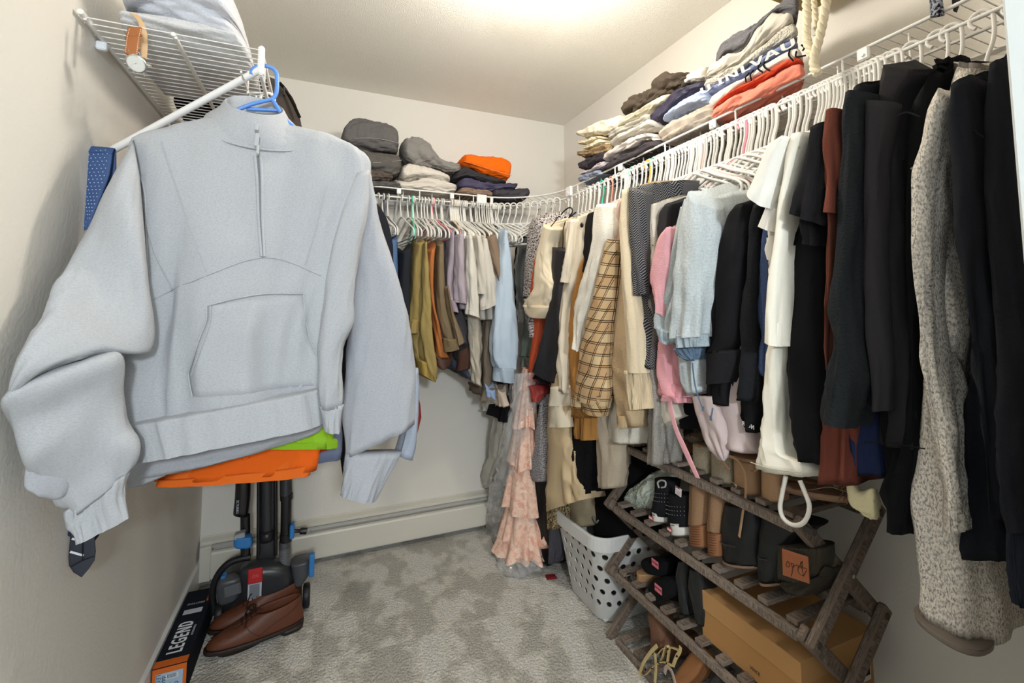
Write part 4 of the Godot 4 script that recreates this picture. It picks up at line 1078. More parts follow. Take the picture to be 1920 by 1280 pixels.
	slv(t, X(.94,[1.417,-.718,1.388,-.732,1.363,-.727]), X(.94,[1.415,-.706,1.386,-.712,1.356,-.717]), M("dfdbd2", "c"), {"deep": 0.03, "n": 14, "f": 0.004})
	t = hung("t_shirt", "dark taupe t-shirt sleeve tucked between white tee and cream top", "t-shirt", X(.93,[1.585,-.672,1.56,-.696,1.536,-.716,1.508,-.733]), X(.93,[1.578,-.664,1.545,-.671,1.517,-.677,1.479,-.685]), M("4c4344", "h"), {"deep": 0.12, "n": 20, "f": 0.004, "hz": -0.79})
	# denim, trousers and skirts on clip hangers
	var bk := M("171618", "c")
	t = hung("trousers", "blue denim jeans strip left of the cream long top", "jeans", X(.96,[1.493,-.752,1.438,-.763,1.381,-.772,1.293,-.779,1.171,-.781,1.09,-.781]), X(.96,[1.494,-.725,1.432,-.729,1.377,-.737,1.292,-.748,1.172,-.762,1.087,-.774]), M("47567a", "d"), {"deep": 0.13, "hz": -0.86})
	t = hung("trousers", "black knitted trousers left of the blue jeans", "trousers", X(.955,[1.499,-.78,1.462,-.794,1.391,-.807,1.273,-.825,1.204,-.838,1.121,-.849,1.052,-.854,1.022,-.86]), X(.955,[1.499,-.751,1.446,-.759,1.38,-.768,1.293,-.776,1.18,-.778,1.087,-.777,1.034,-.782,1.025,-.788]), M("1c1d20", "k"), {"deep": 0.14})
	t = hung("t_shirt", "black t-shirt with small white print below the knitted trousers", "t-shirt", X(.98,[1.354,-.827,1.085,-.855,1.007,-.87,.967,-.865,.948,-.85]), X(.98,[1.35,-.782,1.092,-.798,1.02,-.805,.975,-.813,.945,-.82]), M("141416", "c"), {"deep": 0.15})
	letters("NOIR", 0.010, M("d8d8d8", "p"), X(.974,[.963,-.828])[0], Basis(Vector3(0, -0.12, 1).normalized() * -1.0, Vector3.UP, Vector3(-1, 0, 0)), t, "lettering", "Droid Sans", true)
	t = hung("trousers", "black tailored trousers with wide turn-up cuffs", "trousers", X(.945,[1.505,-.837,1.487,-.861,1.441,-.883,1.392,-.903,1.322,-.923,1.256,-.935,1.182,-.951,1.126,-.957]), X(.945,[1.503,-.785,1.46,-.788,1.397,-.803,1.316,-.816,1.256,-.825,1.167,-.843,1.138,-.869]), bk, {"deep": 0.15, "f": 0.013})
	slv(t, X(.938,[1.131,-.952,1.088,-.953,1.042,-.955]), X(.938,[1.148,-.836,1.101,-.851,1.061,-.868]), M("201e20", "c"), {"part": "turn_up", "n": 10, "deep": 0.08, "push": 1.0, "f": 0.004})
	t = hung("trousers", "black trousers showing lower than the turn-up pair", "trousers", X(.965,[1.36,-.906,1.145,-.942,1.036,-.96,.997,-.961]), X(.965,[1.353,-.819,1.153,-.847,1.055,-.861,.996,-.865]), M("19181a", "c"), {"deep": 0.14})
	# pale denim jacket with gathered cuffs
	var dn := M("c6cdce", "d")
	t = hung("jacket", "pale blue denim jacket with gathered cuffs", "jacket", X(.95,[1.57,-.958,1.518,-1,1.431,-1.021,1.339,-1.046,1.214,-1.051,1.121,-1.054,1.038,-1.045,1.001,-1.021]), X(.95,[1.541,-.917,1.501,-.9,1.409,-.907,1.322,-.926,1.246,-.936,1.159,-.951,1.071,-.966,1.02,-.972]), dn, {"deep": 0.15, "f": 0.012})
	slv(t, X(.915,[1.57,-.933,1.531,-.955,1.454,-.982,1.366,-1,1.276,-1.01,1.216,-1.016,1.164,-1.023]), X(.915,[1.513,-.887,1.452,-.872,1.397,-.879,1.327,-.893,1.274,-.901,1.219,-.914,1.174,-.923]), dn, {"deep": 0.055, "f": 0.013})
	slv(t, X(.918,[1.173,-1.026,1.153,-1.018,1.138,-1.01]), X(.918,[1.182,-.924,1.162,-.925,1.148,-.927]), M("a9b5bc", "d"), {"part": "cuff", "n": 8, "deep": 0.045, "rib": 18, "ra": 0.003, "k": 72})
	slv(t, X(.935,[1.555,-.967,1.474,-1.007,1.369,-1.037,1.292,-1.064,1.251,-1.101,1.218,-1.112,1.193,-1.11]), X(.935,[1.538,-.944,1.454,-.975,1.367,-1.007,1.291,-1.018,1.23,-1.029,1.2,-1.035,1.172,-1.04]), M("bcc3c4", "d"), {"deep": 0.04, "f": 0.01})
	slv(t, X(.93,[1.203,-1.108,1.178,-1.107,1.157,-1.08]), X(.93,[1.181,-1.039,1.159,-1.044,1.144,-1.049]), M("a4b0b7", "d"), {"part": "cuff", "n": 8, "deep": 0.035, "rib": 14, "ra": 0.003, "k": 60})
	slv(t, X(.94,[1.13,-1.047,1.113,-1.016,1.105,-.976]), X(.94,[1.148,-.957,1.131,-.954,1.114,-.953]), M("6d8196", "d"), {"part": "waistband", "n": 8, "deep": 0.05, "rib": 18, "ra": 0.003, "k": 72})
	s = Shape.new()
	for q in [X(.912,[1.36,-.933,1.303,-.937,1.246,-.943,1.182,-.948]), X(.912,[1.36,-.927,1.303,-.931,1.246,-.938,1.182,-.942])]: s.tube(smooth(q, 14), 0.0012, 5)
	put("seam", s, M("7e93a6", "d"), t)
	for q in [X(.93,[1.102,-.96,1.046,-.953,1.004,-.938,.987,-.927]), X(.93,[.995,-.895,.981,-.898,.968,-.902])]:
		s = Shape.new()
		s.tube(smooth(q, 12), 0.002, 6)
		s.box(q[-1], Vector3(0.004, 0.012, 0.007), Basis(), 0.001)
		put("drawcord", s, M("5c7388", "d"), t)
	t = hung("top", "grey-blue denim top mostly hidden behind the pale jacket", "top", X(.965,[1.545,-1.037,1.445,-1.067,1.342,-1.085]), X(.965,[1.544,-.994,1.439,-1.019,1.339,-1.032]), M("a4adae", "d"), {"deep": 0.14})
	t = hung("sweater", "pink textured sweater left of the denim jacket", "sweater", X(.955,[1.492,-1.059,1.422,-1.08,1.327,-1.112,1.256,-1.124,1.138,-1.128,1.05,-1.146,.979,-1.154]), X(.955,[1.478,-1.024,1.37,-1.037,1.277,-1.054,1.143,-1.068,1.058,-1.067,.999,-1.047,.985,-1.027]), M("d4979c", "k"), {"deep": 0.15})
	slv(t, X(.92,[1.485,-1.02,1.463,-1.064,1.421,-1.089,1.351,-1.118,1.318,-1.104,1.253,-1.088]), X(.92,[1.459,-1.017,1.414,-1.025,1.353,-1.03,1.323,-1.04,1.276,-1.055,1.23,-1.065]), M("d89ea2", "k"), {"deep": 0.04, "f": 0.008})
	slv(t, X(.95,[.985,-1.148,.969,-1.148]), X(.95,[.992,-1.023,.977,-1.026]), M("d0929a", "r"), {"part": "hem", "n": 4, "deep": 0.14, "push": 1.0})
	var rb := thing("ribbon", "pink ribbon strap dangling from the pink sweater to the shoe rack", "ribbon", X(.96,[.783,-.979])[0])
	part(rb, "strap", X(.96,[.977,-1.098,.902,-1.074,.844,-1.038,.785,-.992]), X(.96,[.981,-1.08,.906,-1.056,.856,-1.021,.788,-.975]), Vector3(0.001, 0, 0.001), M("dda2a8", "s"), {"n": 20, "k": 10, "f": 0.0})
	t = hung("top", "dusty pink top with a knotted hem above the glitter heels", "top", X(.985,[1.156,-.986,.998,-1.001,.938,-.97,.888,-.936,.876,-.89]), X(.985,[1.166,-.835,1.028,-.835,.957,-.832,.896,-.829,.876,-.836]), M("bba9a6", "c"), {"deep": 0.12, "f": 0.022, "c1": 0.1})
	part(t, "tie_end", X(.975,[1.003,-1.002,.938,-.978,.884,-.954,.844,-.92]), X(.975,[1.015,-.934,.953,-.912,.906,-.903,.863,-.892]), Vector3(0.015, 0, 0), M("bfadaa", "c"), {"n": 24, "k": 28, "f": 0.014, "c1": 0.15})
	t = hung("top", "cream ruffled top hem left of the pink ribbon", "top", X(.99,[1.211,-1.157,.967,-1.171,.926,-1.168,.865,-1.18]), X(.99,[1.212,-1.095,.979,-1.104,.956,-1.1,.93,-1.075]), M("d8cfc0", "c"), {"deep": 0.12, "f": 0.014})
	t = hung("sweater", "black sweater behind the pink ribbon", "sweater", X(1.03,[1.145,-1.123,.88,-1.133]), X(1.03,[1.154,-.995,.894,-1.016]), M("131214", "c"), {"deep": 0.12, "cx": ROD_X, "hanger": false})
	t = hung("blouse", "ivory blouse on a clip hanger left of the denim jacket", "blouse", X(.95,[1.573,-1.167,1.553,-1.173,1.484,-1.17,1.397,-1.163,1.311,-1.148,1.228,-1.134]), X(.95,[1.576,-1.116,1.509,-1.114,1.426,-1.122,1.344,-1.125,1.278,-1.122,1.212,-1.115]), M("d9cfbf", "c"), {"deep": 0.15})
	t = hung("blouse", "second ivory blouse just right of the first", "blouse", X(.955,[1.575,-1.147,1.515,-1.152,1.447,-1.152]), X(.955,[1.575,-1.107,1.509,-1.115,1.443,-1.117]), M("d2c8b8", "c"), {"deep": 0.15})
	t = hung("top", "small black top above the pink sweater", "top", X(.95,[1.562,-1.088,1.539,-1.113,1.459,-1.118,1.376,-1.114]), X(.95,[1.553,-1.038,1.527,-1.052,1.467,-1.059,1.373,-1.072]), M("2a292b", "c"), {"deep": 0.14})
	# striped and grey knits
	t = hung("cardigan", "navy and white herringbone striped cardigan", "cardigan", X(.945,[1.652,-1.235,1.493,-1.235,1.358,-1.228,1.27,-1.214,1.21,-1.197,1.143,-1.189,1.071,-1.184]), X(.945,[1.64,-1.115,1.547,-1.141,1.437,-1.145,1.311,-1.14,1.228,-1.125,1.139,-1.126,1.057,-1.134]), M("ffffff", "herr"), {"deep": 0.18, "lift": 0.03})
	slv(t, X(.92,[1.646,-1.208,1.487,-1.208,1.356,-1.198,1.287,-1.19]), X(.92,[1.611,-1.134,1.478,-1.144,1.378,-1.147,1.291,-1.153]), M("ffffff", "herr"), {"deep": 0.04})
	t = hung("cardigan", "grey heathered fuzzy knit with a long narrow sleeve above the rack", "cardigan", X(.96,[1.279,-1.19,1.142,-1.195,1.047,-1.206,.99,-1.211,.917,-1.205,.84,-1.213,.751,-1.216]), X(.96,[1.278,-1.139,1.145,-1.144,1.049,-1.152,.955,-1.141,.858,-1.142,.764,-1.155]), M("a29c94", "salt"), {"deep": 0.06, "e": 0.8})
	t = hung("sweater", "camel beige soft sweater with a long ribbed cuff", "sweater", X(.95,[1.639,-1.278,1.575,-1.304,1.506,-1.322,1.432,-1.34,1.376,-1.358,1.297,-1.377,1.205,-1.393,1.089,-1.403,.974,-1.41,.891,-1.395,.832,-1.371]), X(.95,[1.658,-1.241,1.54,-1.245,1.403,-1.233,1.293,-1.225,1.227,-1.211,1.141,-1.209,1.006,-1.203,.928,-1.216,.862,-1.229]), M("c4ab88", "f"), {"deep": 0.18})
	slv(t, X(.915,[1.639,-1.224,1.561,-1.244,1.448,-1.251,1.332,-1.246,1.244,-1.24,1.14,-1.238,1.042,-1.238]), X(.915,[1.634,-1.202,1.53,-1.205,1.381,-1.193,1.278,-1.181,1.195,-1.168,1.113,-1.163,1.047,-1.16]), M("d2c1a4", "k"), {"deep": 0.035, "f": 0.006})
	slv(t, X(.918,[1.047,-1.242,.986,-1.233,.926,-1.221]), X(.918,[1.053,-1.166,.998,-1.16,.939,-1.157]), M("cdb999", "r"), {"part": "cuff", "n": 10, "deep": 0.03, "rib": 16, "ra": 0.0016, "k": 64})
	slv(t, X(.948,[.863,-1.38,.831,-1.368]), X(.948,[.91,-1.214,.862,-1.224]), M("bfa680", "r"), {"part": "hem", "n": 5, "deep": 0.17, "push": 1.0})
	t = hung("sweater", "white fuzzy sweater hem peeking below the camel sweater", "sweater", X(.975,[1.203,-1.433,.925,-1.458,.873,-1.474,.75,-1.481]), X(.975,[1.208,-1.261,.962,-1.252,.857,-1.256,.791,-1.278]), M("d8d1c2", "f"), {"deep": 0.15})
	t = hung("blouse", "mauve sleeveless blouse with a wide armhole", "blouse", X(.94,[1.62,-1.301,1.591,-1.377,1.567,-1.371,1.538,-1.339,1.493,-1.327,1.393,-1.337,1.31,-1.365]), X(.94,[1.617,-1.271,1.573,-1.278,1.519,-1.292,1.465,-1.303,1.373,-1.315,1.299,-1.336]), M("bda49a", "s"), {"deep": 0.15, "f": 0.006})
	var pl := M("ffffff", "plaid")
	t = hung("shirt", "tan plaid flannel shirt with a buttoned cuff", "shirt", X(.945,[1.508,-1.337,1.455,-1.378,1.371,-1.422,1.283,-1.467,1.197,-1.522,1.116,-1.564,.992,-1.559]), X(.945,[1.505,-1.318,1.412,-1.334,1.319,-1.356,1.205,-1.379,1.09,-1.396,.956,-1.403]), pl, {"deep": 0.16})
	slv(t, X(.91,[1.485,-1.3,1.449,-1.333,1.367,-1.376,1.282,-1.42,1.199,-1.469,1.121,-1.51,1.038,-1.535,.953,-1.561,.899,-1.579]), X(.91,[1.478,-1.276,1.398,-1.294,1.295,-1.316,1.188,-1.341,1.095,-1.354,1.003,-1.36,.957,-1.358,.904,-1.376]), pl, {"deep": 0.045, "f": 0.006})
	slv(t, X(.905,[.907,-1.57,.864,-1.579]), X(.905,[.917,-1.48,.872,-1.5]), pl, {"part": "cuff", "n": 5, "deep": 0.03, "f": 0.002})
	slv(t, X(.915,[.911,-1.511,.866,-1.505]), X(.915,[.943,-1.362,.861,-1.404]), pl, {"part": "cuff", "n": 5, "deep": 0.04, "f": 0.002})
	s = Shape.new()
	s.lathe(X(.885,[.911,-1.481])[0], [[0.001, 0.002], [0.005, 0.002], [0.006, 0], [0.006, -0.002]], 12, Basis(Vector3.FORWARD, Vector3.LEFT, Vector3.UP))
	put("button", s, M("6b5138", "g"), t)
	var wk := M("ddd6c8", "k")
	t = hung("sweater", "white chunky knit sweater left of the plaid shirt", "sweater", X(.945,[1.616,-1.401,1.603,-1.436,1.5,-1.454,1.425,-1.478,1.356,-1.518,1.284,-1.568,1.195,-1.586,1.09,-1.572,.951,-1.56]), X(.945,[1.629,-1.346,1.566,-1.342,1.49,-1.351,1.397,-1.373,1.311,-1.409,1.223,-1.461,1.12,-1.501,.957,-1.521]), wk, {"deep": 0.18})
	slv(t, X(.912,[1.62,-1.375,1.592,-1.393,1.493,-1.41,1.45,-1.429,1.373,-1.476,1.3,-1.528,1.259,-1.553,1.197,-1.551,1.098,-1.541]), X(.912,[1.609,-1.303,1.501,-1.306,1.449,-1.333,1.367,-1.372,1.282,-1.416,1.199,-1.469,1.121,-1.505,1.08,-1.518]), wk, {"deep": 0.045})
	t = hung("jacket", "black jacket strip with a round black button", "jacket", X(.94,[1.605,-1.503,1.566,-1.52,1.471,-1.523,1.383,-1.525]), X(.94,[1.614,-1.454,1.555,-1.452,1.495,-1.461,1.407,-1.501]), M("1d1b1c", "c"), {"deep": 0.16})
	s = Shape.new()
	s.lathe(X(.93,[1.571,-1.516])[0], [[0.001, 0.005], [0.008, 0.004], [0.011, 0.0], [0.009, -0.003]], 16, Basis(Vector3.FORWARD, Vector3.LEFT, Vector3.UP))
	put("button", s, M("18120f", "g"), t)
	var mu := M("b07e45", "k")
	t = hung("sweater", "mustard brown open-knit sweater with a ribbed hem", "sweater", X(.94,[1.475,-1.522,1.413,-1.581,1.356,-1.607,1.285,-1.648,1.197,-1.672,1.063,-1.689,.975,-1.691,.876,-1.688,.799,-1.677]), X(.94,[1.45,-1.515,1.368,-1.541,1.274,-1.584,1.178,-1.595,1.073,-1.577,.989,-1.583,.911,-1.553,.837,-1.486]), mu, {"deep": 0.17})
	slv(t, X(.938,[.804,-1.673,.714,-1.67]), X(.938,[.845,-1.483,.752,-1.489]), M("a87740", "r"), {"part": "hem", "n": 6, "deep": 0.16, "push": 1.0, "rib": 40, "ra": 0.0014, "k": 120})
	var ct := M("d9cdb8", "c")
	t = hung("cardigan", "long cream cardigan with a gathered ribbed hem", "cardigan", X(.935,[1.616,-1.601,1.552,-1.647,1.443,-1.676,1.362,-1.711,1.275,-1.727,1.149,-1.739,1.013,-1.742,.901,-1.739]), X(.935,[1.617,-1.461,1.563,-1.508,1.451,-1.531,1.349,-1.591,1.285,-1.644,1.197,-1.672,1.064,-1.684,.889,-1.684]), ct, {"deep": 0.18})
	slv(t, X(.93,[.887,-1.866,.843,-1.878,.809,-1.878]), X(.93,[.93,-1.669,.88,-1.67,.842,-1.68]), ct, {"part": "body", "n": 8, "deep": 0.15, "push": 1.0})
	slv(t, X(.932,[.812,-1.887,.712,-1.878]), X(.932,[.85,-1.684,.758,-1.668]), M("d4c8b2", "c"), {"part": "hem", "n": 8, "deep": 0.15, "push": 1.0, "f": 0.012, "fr": 14.0})
	slv(t, X(.925,[1.608,-1.61,1.539,-1.638,1.441,-1.658,1.36,-1.688]), X(.925,[1.603,-1.559,1.531,-1.578,1.436,-1.597,1.35,-1.625]), ct, {"n": 20, "deep": 0.03})
	t = hung("skirt", "long beige flared skirt hanging over the laundry basket", "skirt", X(.945,[.955,-1.831,.706,-1.899,.594,-1.917,.457,-1.936,.298,-1.955]), X(.945,[.974,-1.695,.752,-1.691,.653,-1.675,.551,-1.66,.477,-1.636]), M("c3ab87", "s"), {"deep": 0.13, "f": 0.03, "fr": 7.0, "vy": 0.06, "hanger": false, "open": true})
	t = hung("sweater", "pale grey ribbed knit sleeve hanging above the black laundry", "sweater", X(.985,[1.115,-1.557,.824,-1.561,.659,-1.565,.58,-1.56,.552,-1.553]), X(.985,[1.12,-1.486,.827,-1.459,.76,-1.417,.705,-1.412,.587,-1.445]), M("b3a48f", "k"), {"deep": 0.05, "e": 0.8, "f": 0.01})
	t = hung("trousers", "black trousers hanging below the mustard sweater", "trousers", X(.985,[.964,-1.748,.67,-1.75,.588,-1.729,.486,-1.679]), X(.985,[.989,-1.564,.721,-1.564,.609,-1.594,.498,-1.629]), M("131214", "c"), {"deep": 0.1})
	# satin top, blouse, dress
	t = hung("dress", "black satin strappy top with a scooped neckline", "top", X(.925,[1.52,-1.793,1.425,-1.794,1.346,-1.775,1.264,-1.818,1.187,-1.862,1.066,-1.931,.948,-2.028]), X(.925,[1.493,-1.657,1.398,-1.682,1.275,-1.699,1.196,-1.71,1.106,-1.712,1.016,-1.718,.917,-1.754]), M("242124", "s"), {"deep": 0.13, "f": 0.009, "lift": 0.0})
	slv(t, X(.95,[.928,-2.033,.912,-2.039]), X(.95,[.926,-1.791,.893,-1.806]), M("19171a", "c"), {"part": "lining", "n": 5, "deep": 0.1, "push": 1.0})
	s = Shape.new()
	s.tube(smooth(X(.92,[1.514,-1.783,1.561,-1.798,1.59,-1.782,1.618,-1.721,1.637,-1.682]), 14), 0.0022, 6)
	s.tube(smooth(X(.95,[1.502,-1.707,1.547,-1.701,1.584,-1.7,1.616,-1.681]), 14), 0.0022, 6)
	s.tube(smooth(X(.93,[1.644,-1.682,1.658,-1.636,1.657,-1.6,1.639,-1.584,1.619,-1.619,1.63,-1.559]), 18), 0.003, 6)
	put("strap", s, M("1c191b", "s"), t)
	t = hung("blouse", "cream blouse with a rolled-up sleeve", "blouse", X(.93,[1.628,-1.832,1.554,-1.866,1.464,-1.913,1.391,-1.948,1.29,-1.938]), X(.93,[1.616,-1.76,1.526,-1.802,1.419,-1.804,1.347,-1.795,1.288,-1.827]), M("d8c8ac", "c"), {"deep": 0.15})
	slv(t, X(.905,[1.62,-1.794,1.548,-1.827,1.484,-1.866,1.4,-1.896,1.327,-1.932,1.286,-2.005,1.255,-2.037]), X(.905,[1.589,-1.723,1.52,-1.764,1.422,-1.766,1.34,-1.742,1.292,-1.763,1.264,-1.779,1.245,-1.795]), M("dccdb2", "c"), {"deep": 0.045, "f": 0.014})
	slv(t, X(.9,[1.26,-2.026,1.227,-1.995,1.21,-1.958]), X(.9,[1.259,-1.779,1.231,-1.795,1.2,-1.838]), M("d8c8ac", "c"), {"part": "rolled_cuff", "n": 6, "deep": 0.045, "f": 0.004})

# ---------------------------------------------------------------- clothes on the back rail, seen from their front edge
func hung_b(called: String, label: String, cat: String, A: Array, B: Array, m: Material, o := {}) -> Node3D:
	var low := 9.0
	for p in A: low = minf(low, p.y)
	var xc: float = (A[0].x + B[0].x) / 2.0
	var t := thing(called, label, cat, Vector3(xc, low, ROD_Z), o.get("group", ""))
	var q := {"n": 36, "k": 36, "e": 0.6, "push": 1.0, "f": 0.016, "fr": 13.0, "lift": 0.04, "vy": 0.18}
	q.merge(o, true)
	part(t, o.get("part", "body"), A, B, Vector3(0, 0, -o.get("deep", 0.2)), m, q)
	if o.get("hanger", true):
		hang(Vector3(o.get("hx", xc), ROD_Y + 0.0005, ROD_Z), PI / 2 + rng.randf_range(-0.1, 0.2) + PI, o.get("hc", HW), "white hanger of the " + label)
	return t
func slv_b(t: Node3D, A: Array, B: Array, m: Material, o := {}) -> void:
	var q := {"n": 24, "k": 30, "e": 0.8, "push": 0.7, "f": 0.011, "fr": 14.0, "vy": 0.18, "open": true}
	q.merge(o, true)
	part(t, o.get("part", "sleeve"), A, B, Vector3(0, 0, -o.get("deep", 0.05)), m, q)

func back_clothes() -> void:
	var t: Node3D
	t = hung_b("jeans", "faded blue jeans at the left end of the back rail", "jeans", Z(-2.12,[.236,1.556,.239,1.386,.248,1.099]), Z(-2.12,[.326,1.566,.333,1.388,.338,1.096]), M("5f7da8", "d"), {"deep": 0.16, "f": 0.012, "hx": 0.27})
	t = hung_b("trousers", "black trousers right of the blue jeans on the back rail", "trousers", Z(-2.1,[.331,1.504,.323,1.375,.333,1.194,.348,.978]), Z(-2.1,[.386,1.532,.379,1.339,.376,1.193,.384,.976]), M("26282e", "c"), {"deep": 0.15, "f": 0.014})
	var kh := M("93804f", "c")
	t = hung_b("trousers", "khaki green cargo trousers with a rolled hem", "trousers", Z(-2.09,[.404,1.549,.383,1.461,.377,1.329,.367,1.179,.38,1.097,.408,1,.421,.942]), Z(-2.09,[.441,1.558,.45,1.424,.454,1.29,.458,1.131,.461,1.046,.464,.973,.49,.906]), kh, {"deep": 0.14, "f": 0.012})
	slv_b(t, Z(-2.06,[.425,1.546,.421,1.421,.416,1.29,.408,1.146,.418,1.05,.443,.978,.468,.943]), Z(-2.06,[.437,1.554,.448,1.422,.46,1.268,.476,1.132,.484,1.048,.49,.966,.485,.918]), M("9a8755", "c"), {"part": "leg", "n": 34, "f": 0.012})
	slv_b(t, Z(-2.065,[.405,1.022,.418,.955]), Z(-2.065,[.488,.98,.486,.91]), M("a08748", "c"), {"part": "rolled_hem", "n": 5, "rib": 14, "ra": 0.002, "k": 60})
	slv_b(t, Z(-2.055,[.368,1.199,.364,1.135]), Z(-2.055,[.406,1.194,.407,1.137]), kh, {"part": "cargo_pocket", "n": 6, "deep": 0.02})
	t = hung_b("trousers", "rust orange trousers between khaki and brown cargo trousers", "trousers", Z(-2.09,[.459,1.514,.452,1.451,.466,1.268,.487,1.167,.498,1.076,.504,1.012]), Z(-2.09,[.496,1.546,.487,1.425,.491,1.268,.518,1.162,.541,1.075,.57,1.012]), M("a9683a", "c"), {"deep": 0.14, "f": 0.01})
	t = hung_b("trousers", "brown cargo trousers with two cuffed legs", "trousers", Z(-2.085,[.5,1.545,.494,1.44,.495,1.268,.516,1.152,.542,1.072]), Z(-2.085,[.528,1.552,.538,1.348,.549,1.266,.578,1.161,.599,1.078]), M("7a6a52", "c"), {"deep": 0.12, "f": 0.01})
	slv_b(t, Z(-2.06,[.529,1.34,.547,1.224,.566,1.142,.581,1.068]), Z(-2.06,[.544,1.352,.565,1.241,.596,1.161,.62,1.086]), M("817059", "c"), {"part": "leg"})
	slv_b(t, Z(-2.058,[.523,1.109,.538,1.046]), Z(-2.058,[.581,1.103,.591,1.056]), M("75654c", "c"), {"part": "cuff", "n": 5})
	for q in [["dark grey shorts behind the mauve t-shirts", "4a4648", Z(-2.14,[.558,1.55,.576,1.292,.604,1.137,.62,1.065]), Z(-2.14,[.59,1.565,.619,1.292,.668,1.162,.685,1.068])], ["charcoal shirt below the brown cargo trousers", "2c2a2c", Z(-2.16,[.582,1.188,.594,1.034,.615,.992]), Z(-2.16,[.685,1.187,.697,1.056,.711,1.008])], ["dark slate jeans hem in the shade under the trousers", "3d434f", Z(-2.18,[.578,1.084,.589,.955,.643,.921,.682,.893]), Z(-2.18,[.709,1.08,.709,.975,.698,.923,.709,.881])], ["brown leather jacket bottom in the shade beside white trousers", "4a332a", Z(-2.15,[.607,1.034,.613,.983,.613,.94]), Z(-2.15,[.682,1.057,.685,1.005,.68,.949])]]:
		t = hung_b("shorts" if q[0].contains("shorts") else "clothes", q[0], "shorts" if q[0].contains("shorts") else "clothing", q[2], q[3], M(q[1], "c"), {"deep": 0.15, "n": 20})
	t = hung_b("belt", "dark brown belt with a row of pale stitches under the rust orange trousers", "belt", Z(-2.1,[.496,1.014,.501,.984,.522,.961]), Z(-2.1,[.578,1.01,.57,.981,.542,.96]), M("4a2d1e", "l"), {"deep": 0.03, "n": 10, "f": 0.002, "hanger": false})
	var mv := M("a0949e", "c")
	t = hung_b("t_shirt", "left one of the two mauve t-shirts", "t-shirt", Z(-2.09,[.56,1.605,.558,1.506,.552,1.366,.547,1.286]), Z(-2.09,[.586,1.628,.587,1.507,.588,1.367,.586,1.271]), mv, {"deep": 0.18})
	slv_b(t, Z(-2.07,[.547,1.29,.547,1.236]), Z(-2.07,[.588,1.276,.604,1.223]), M("9b8c99", "c"), {"part": "hem", "n": 8, "deep": 0.1, "push": 1.0})
	t = hung_b("t_shirt", "right one of the two mauve t-shirts with its sleeve in front", "t-shirt", Z(-2.09,[.608,1.624,.59,1.545,.59,1.392,.599,1.24]), Z(-2.09,[.634,1.62,.64,1.496,.643,1.368,.647,1.24]), mv, {"deep": 0.18})
	slv_b(t, Z(-2.055,[.587,1.597,.575,1.515,.575,1.425,.571,1.34,.571,1.275]), Z(-2.055,[.613,1.593,.621,1.517,.627,1.386,.633,1.316,.633,1.265]), M("a59aa3", "c"))
	seam_b(t, Z(-2.05,[.57,1.29,.593,1.283,.632,1.278]), "8d7f8b")
	var lg := M("c9c4b9", "c")
	t = hung_b("t_shirt", "light grey t-shirt right of the mauve ones", "t-shirt", Z(-2.09,[.642,1.615,.643,1.494,.646,1.368,.647,1.215]), Z(-2.09,[.672,1.602,.683,1.495,.689,1.368,.695,1.214]), lg, {"deep": 0.18})
	slv_b(t, Z(-2.055,[.632,1.594,.629,1.49,.63,1.366,.631,1.22]), Z(-2.055,[.655,1.585,.672,1.468,.683,1.341,.691,1.2]), M("cfcabf", "c"))
	seam_b(t, Z(-2.05,[.631,1.487,.649,1.492,.668,1.488]), "a59f93")
	seam_b(t, Z(-2.05,[.629,1.24,.655,1.233,.69,1.22]), "a59f93")
	t = hung_b("t_shirt", "second light grey t-shirt with a shorter sleeve", "t-shirt", Z(-2.09,[.68,1.613,.686,1.472,.695,1.343,.698,1.189]), Z(-2.09,[.705,1.604,.722,1.473,.733,1.343,.739,1.188]), M("bdb7ab", "c"), {"deep": 0.18})
	slv_b(t, Z(-2.06,[.67,1.597,.679,1.469,.679,1.316]), Z(-2.06,[.703,1.589,.725,1.471,.736,1.309]), M("c3bdb1", "c"))
	t = hung_b("t_shirt", "pale grey t-shirt whose sleeve hem flares near the brown one", "t-shirt", Z(-2.09,[.716,1.604,.727,1.473,.738,1.343,.744,1.188]), Z(-2.09,[.738,1.6,.766,1.475,.777,1.344,.783,1.187]), M("c0bab0", "c"), {"deep": 0.18})
	slv_b(t, Z(-2.05,[.699,1.582,.705,1.469,.711,1.341,.7,1.233]), Z(-2.05,[.729,1.578,.751,1.471,.773,1.368,.79,1.268]), M("c6c0b6", "c"))
	seam_b(t, Z(-2.045,[.701,1.25,.739,1.26,.785,1.286]), "9d978c")
	t = hung_b("t_shirt", "taupe brown t-shirt left of the light blue sweatshirt", "t-shirt", Z(-2.09,[.743,1.595,.771,1.475,.794,1.344,.799,1.213]), Z(-2.09,[.788,1.619,.811,1.503,.822,1.371,.828,1.213]), M("7d6a5c", "c"), {"deep": 0.18})
	slv_b(t, Z(-2.055,[.731,1.584,.753,1.471,.775,1.394,.789,1.343]), Z(-2.055,[.778,1.608,.806,1.473,.822,1.408,.834,1.351]), M("85715f", "c"), {"n": 20})
	t = hung_b("trousers", "long pale stone trousers below the light grey t-shirts", "trousers", Z(-2.12,[.656,1.292,.662,1.137,.673,1.009,.684,.884]), Z(-2.12,[.721,1.292,.738,1.161,.738,1.006,.733,.86]), M("b3aa9a", "c"), {"deep": 0.14, "f": 0.02, "fr": 18.0})
	t = hung_b("trousers", "dark grey-brown trousers left of the light blue sleeve", "trousers", Z(-2.13,[.758,1.292,.747,1.082,.737,.927,.737,.812]), Z(-2.13,[.803,1.292,.798,1.081,.806,.923,.854,.821]), M("6f6357", "c"), {"deep": 0.14, "f": 0.016})
	slv_b(t, Z(-2.1,[.743,.842,.729,.8]), Z(-2.1,[.862,.885,.856,.834]), M("76695c", "c"), {"part": "hem", "n": 6})
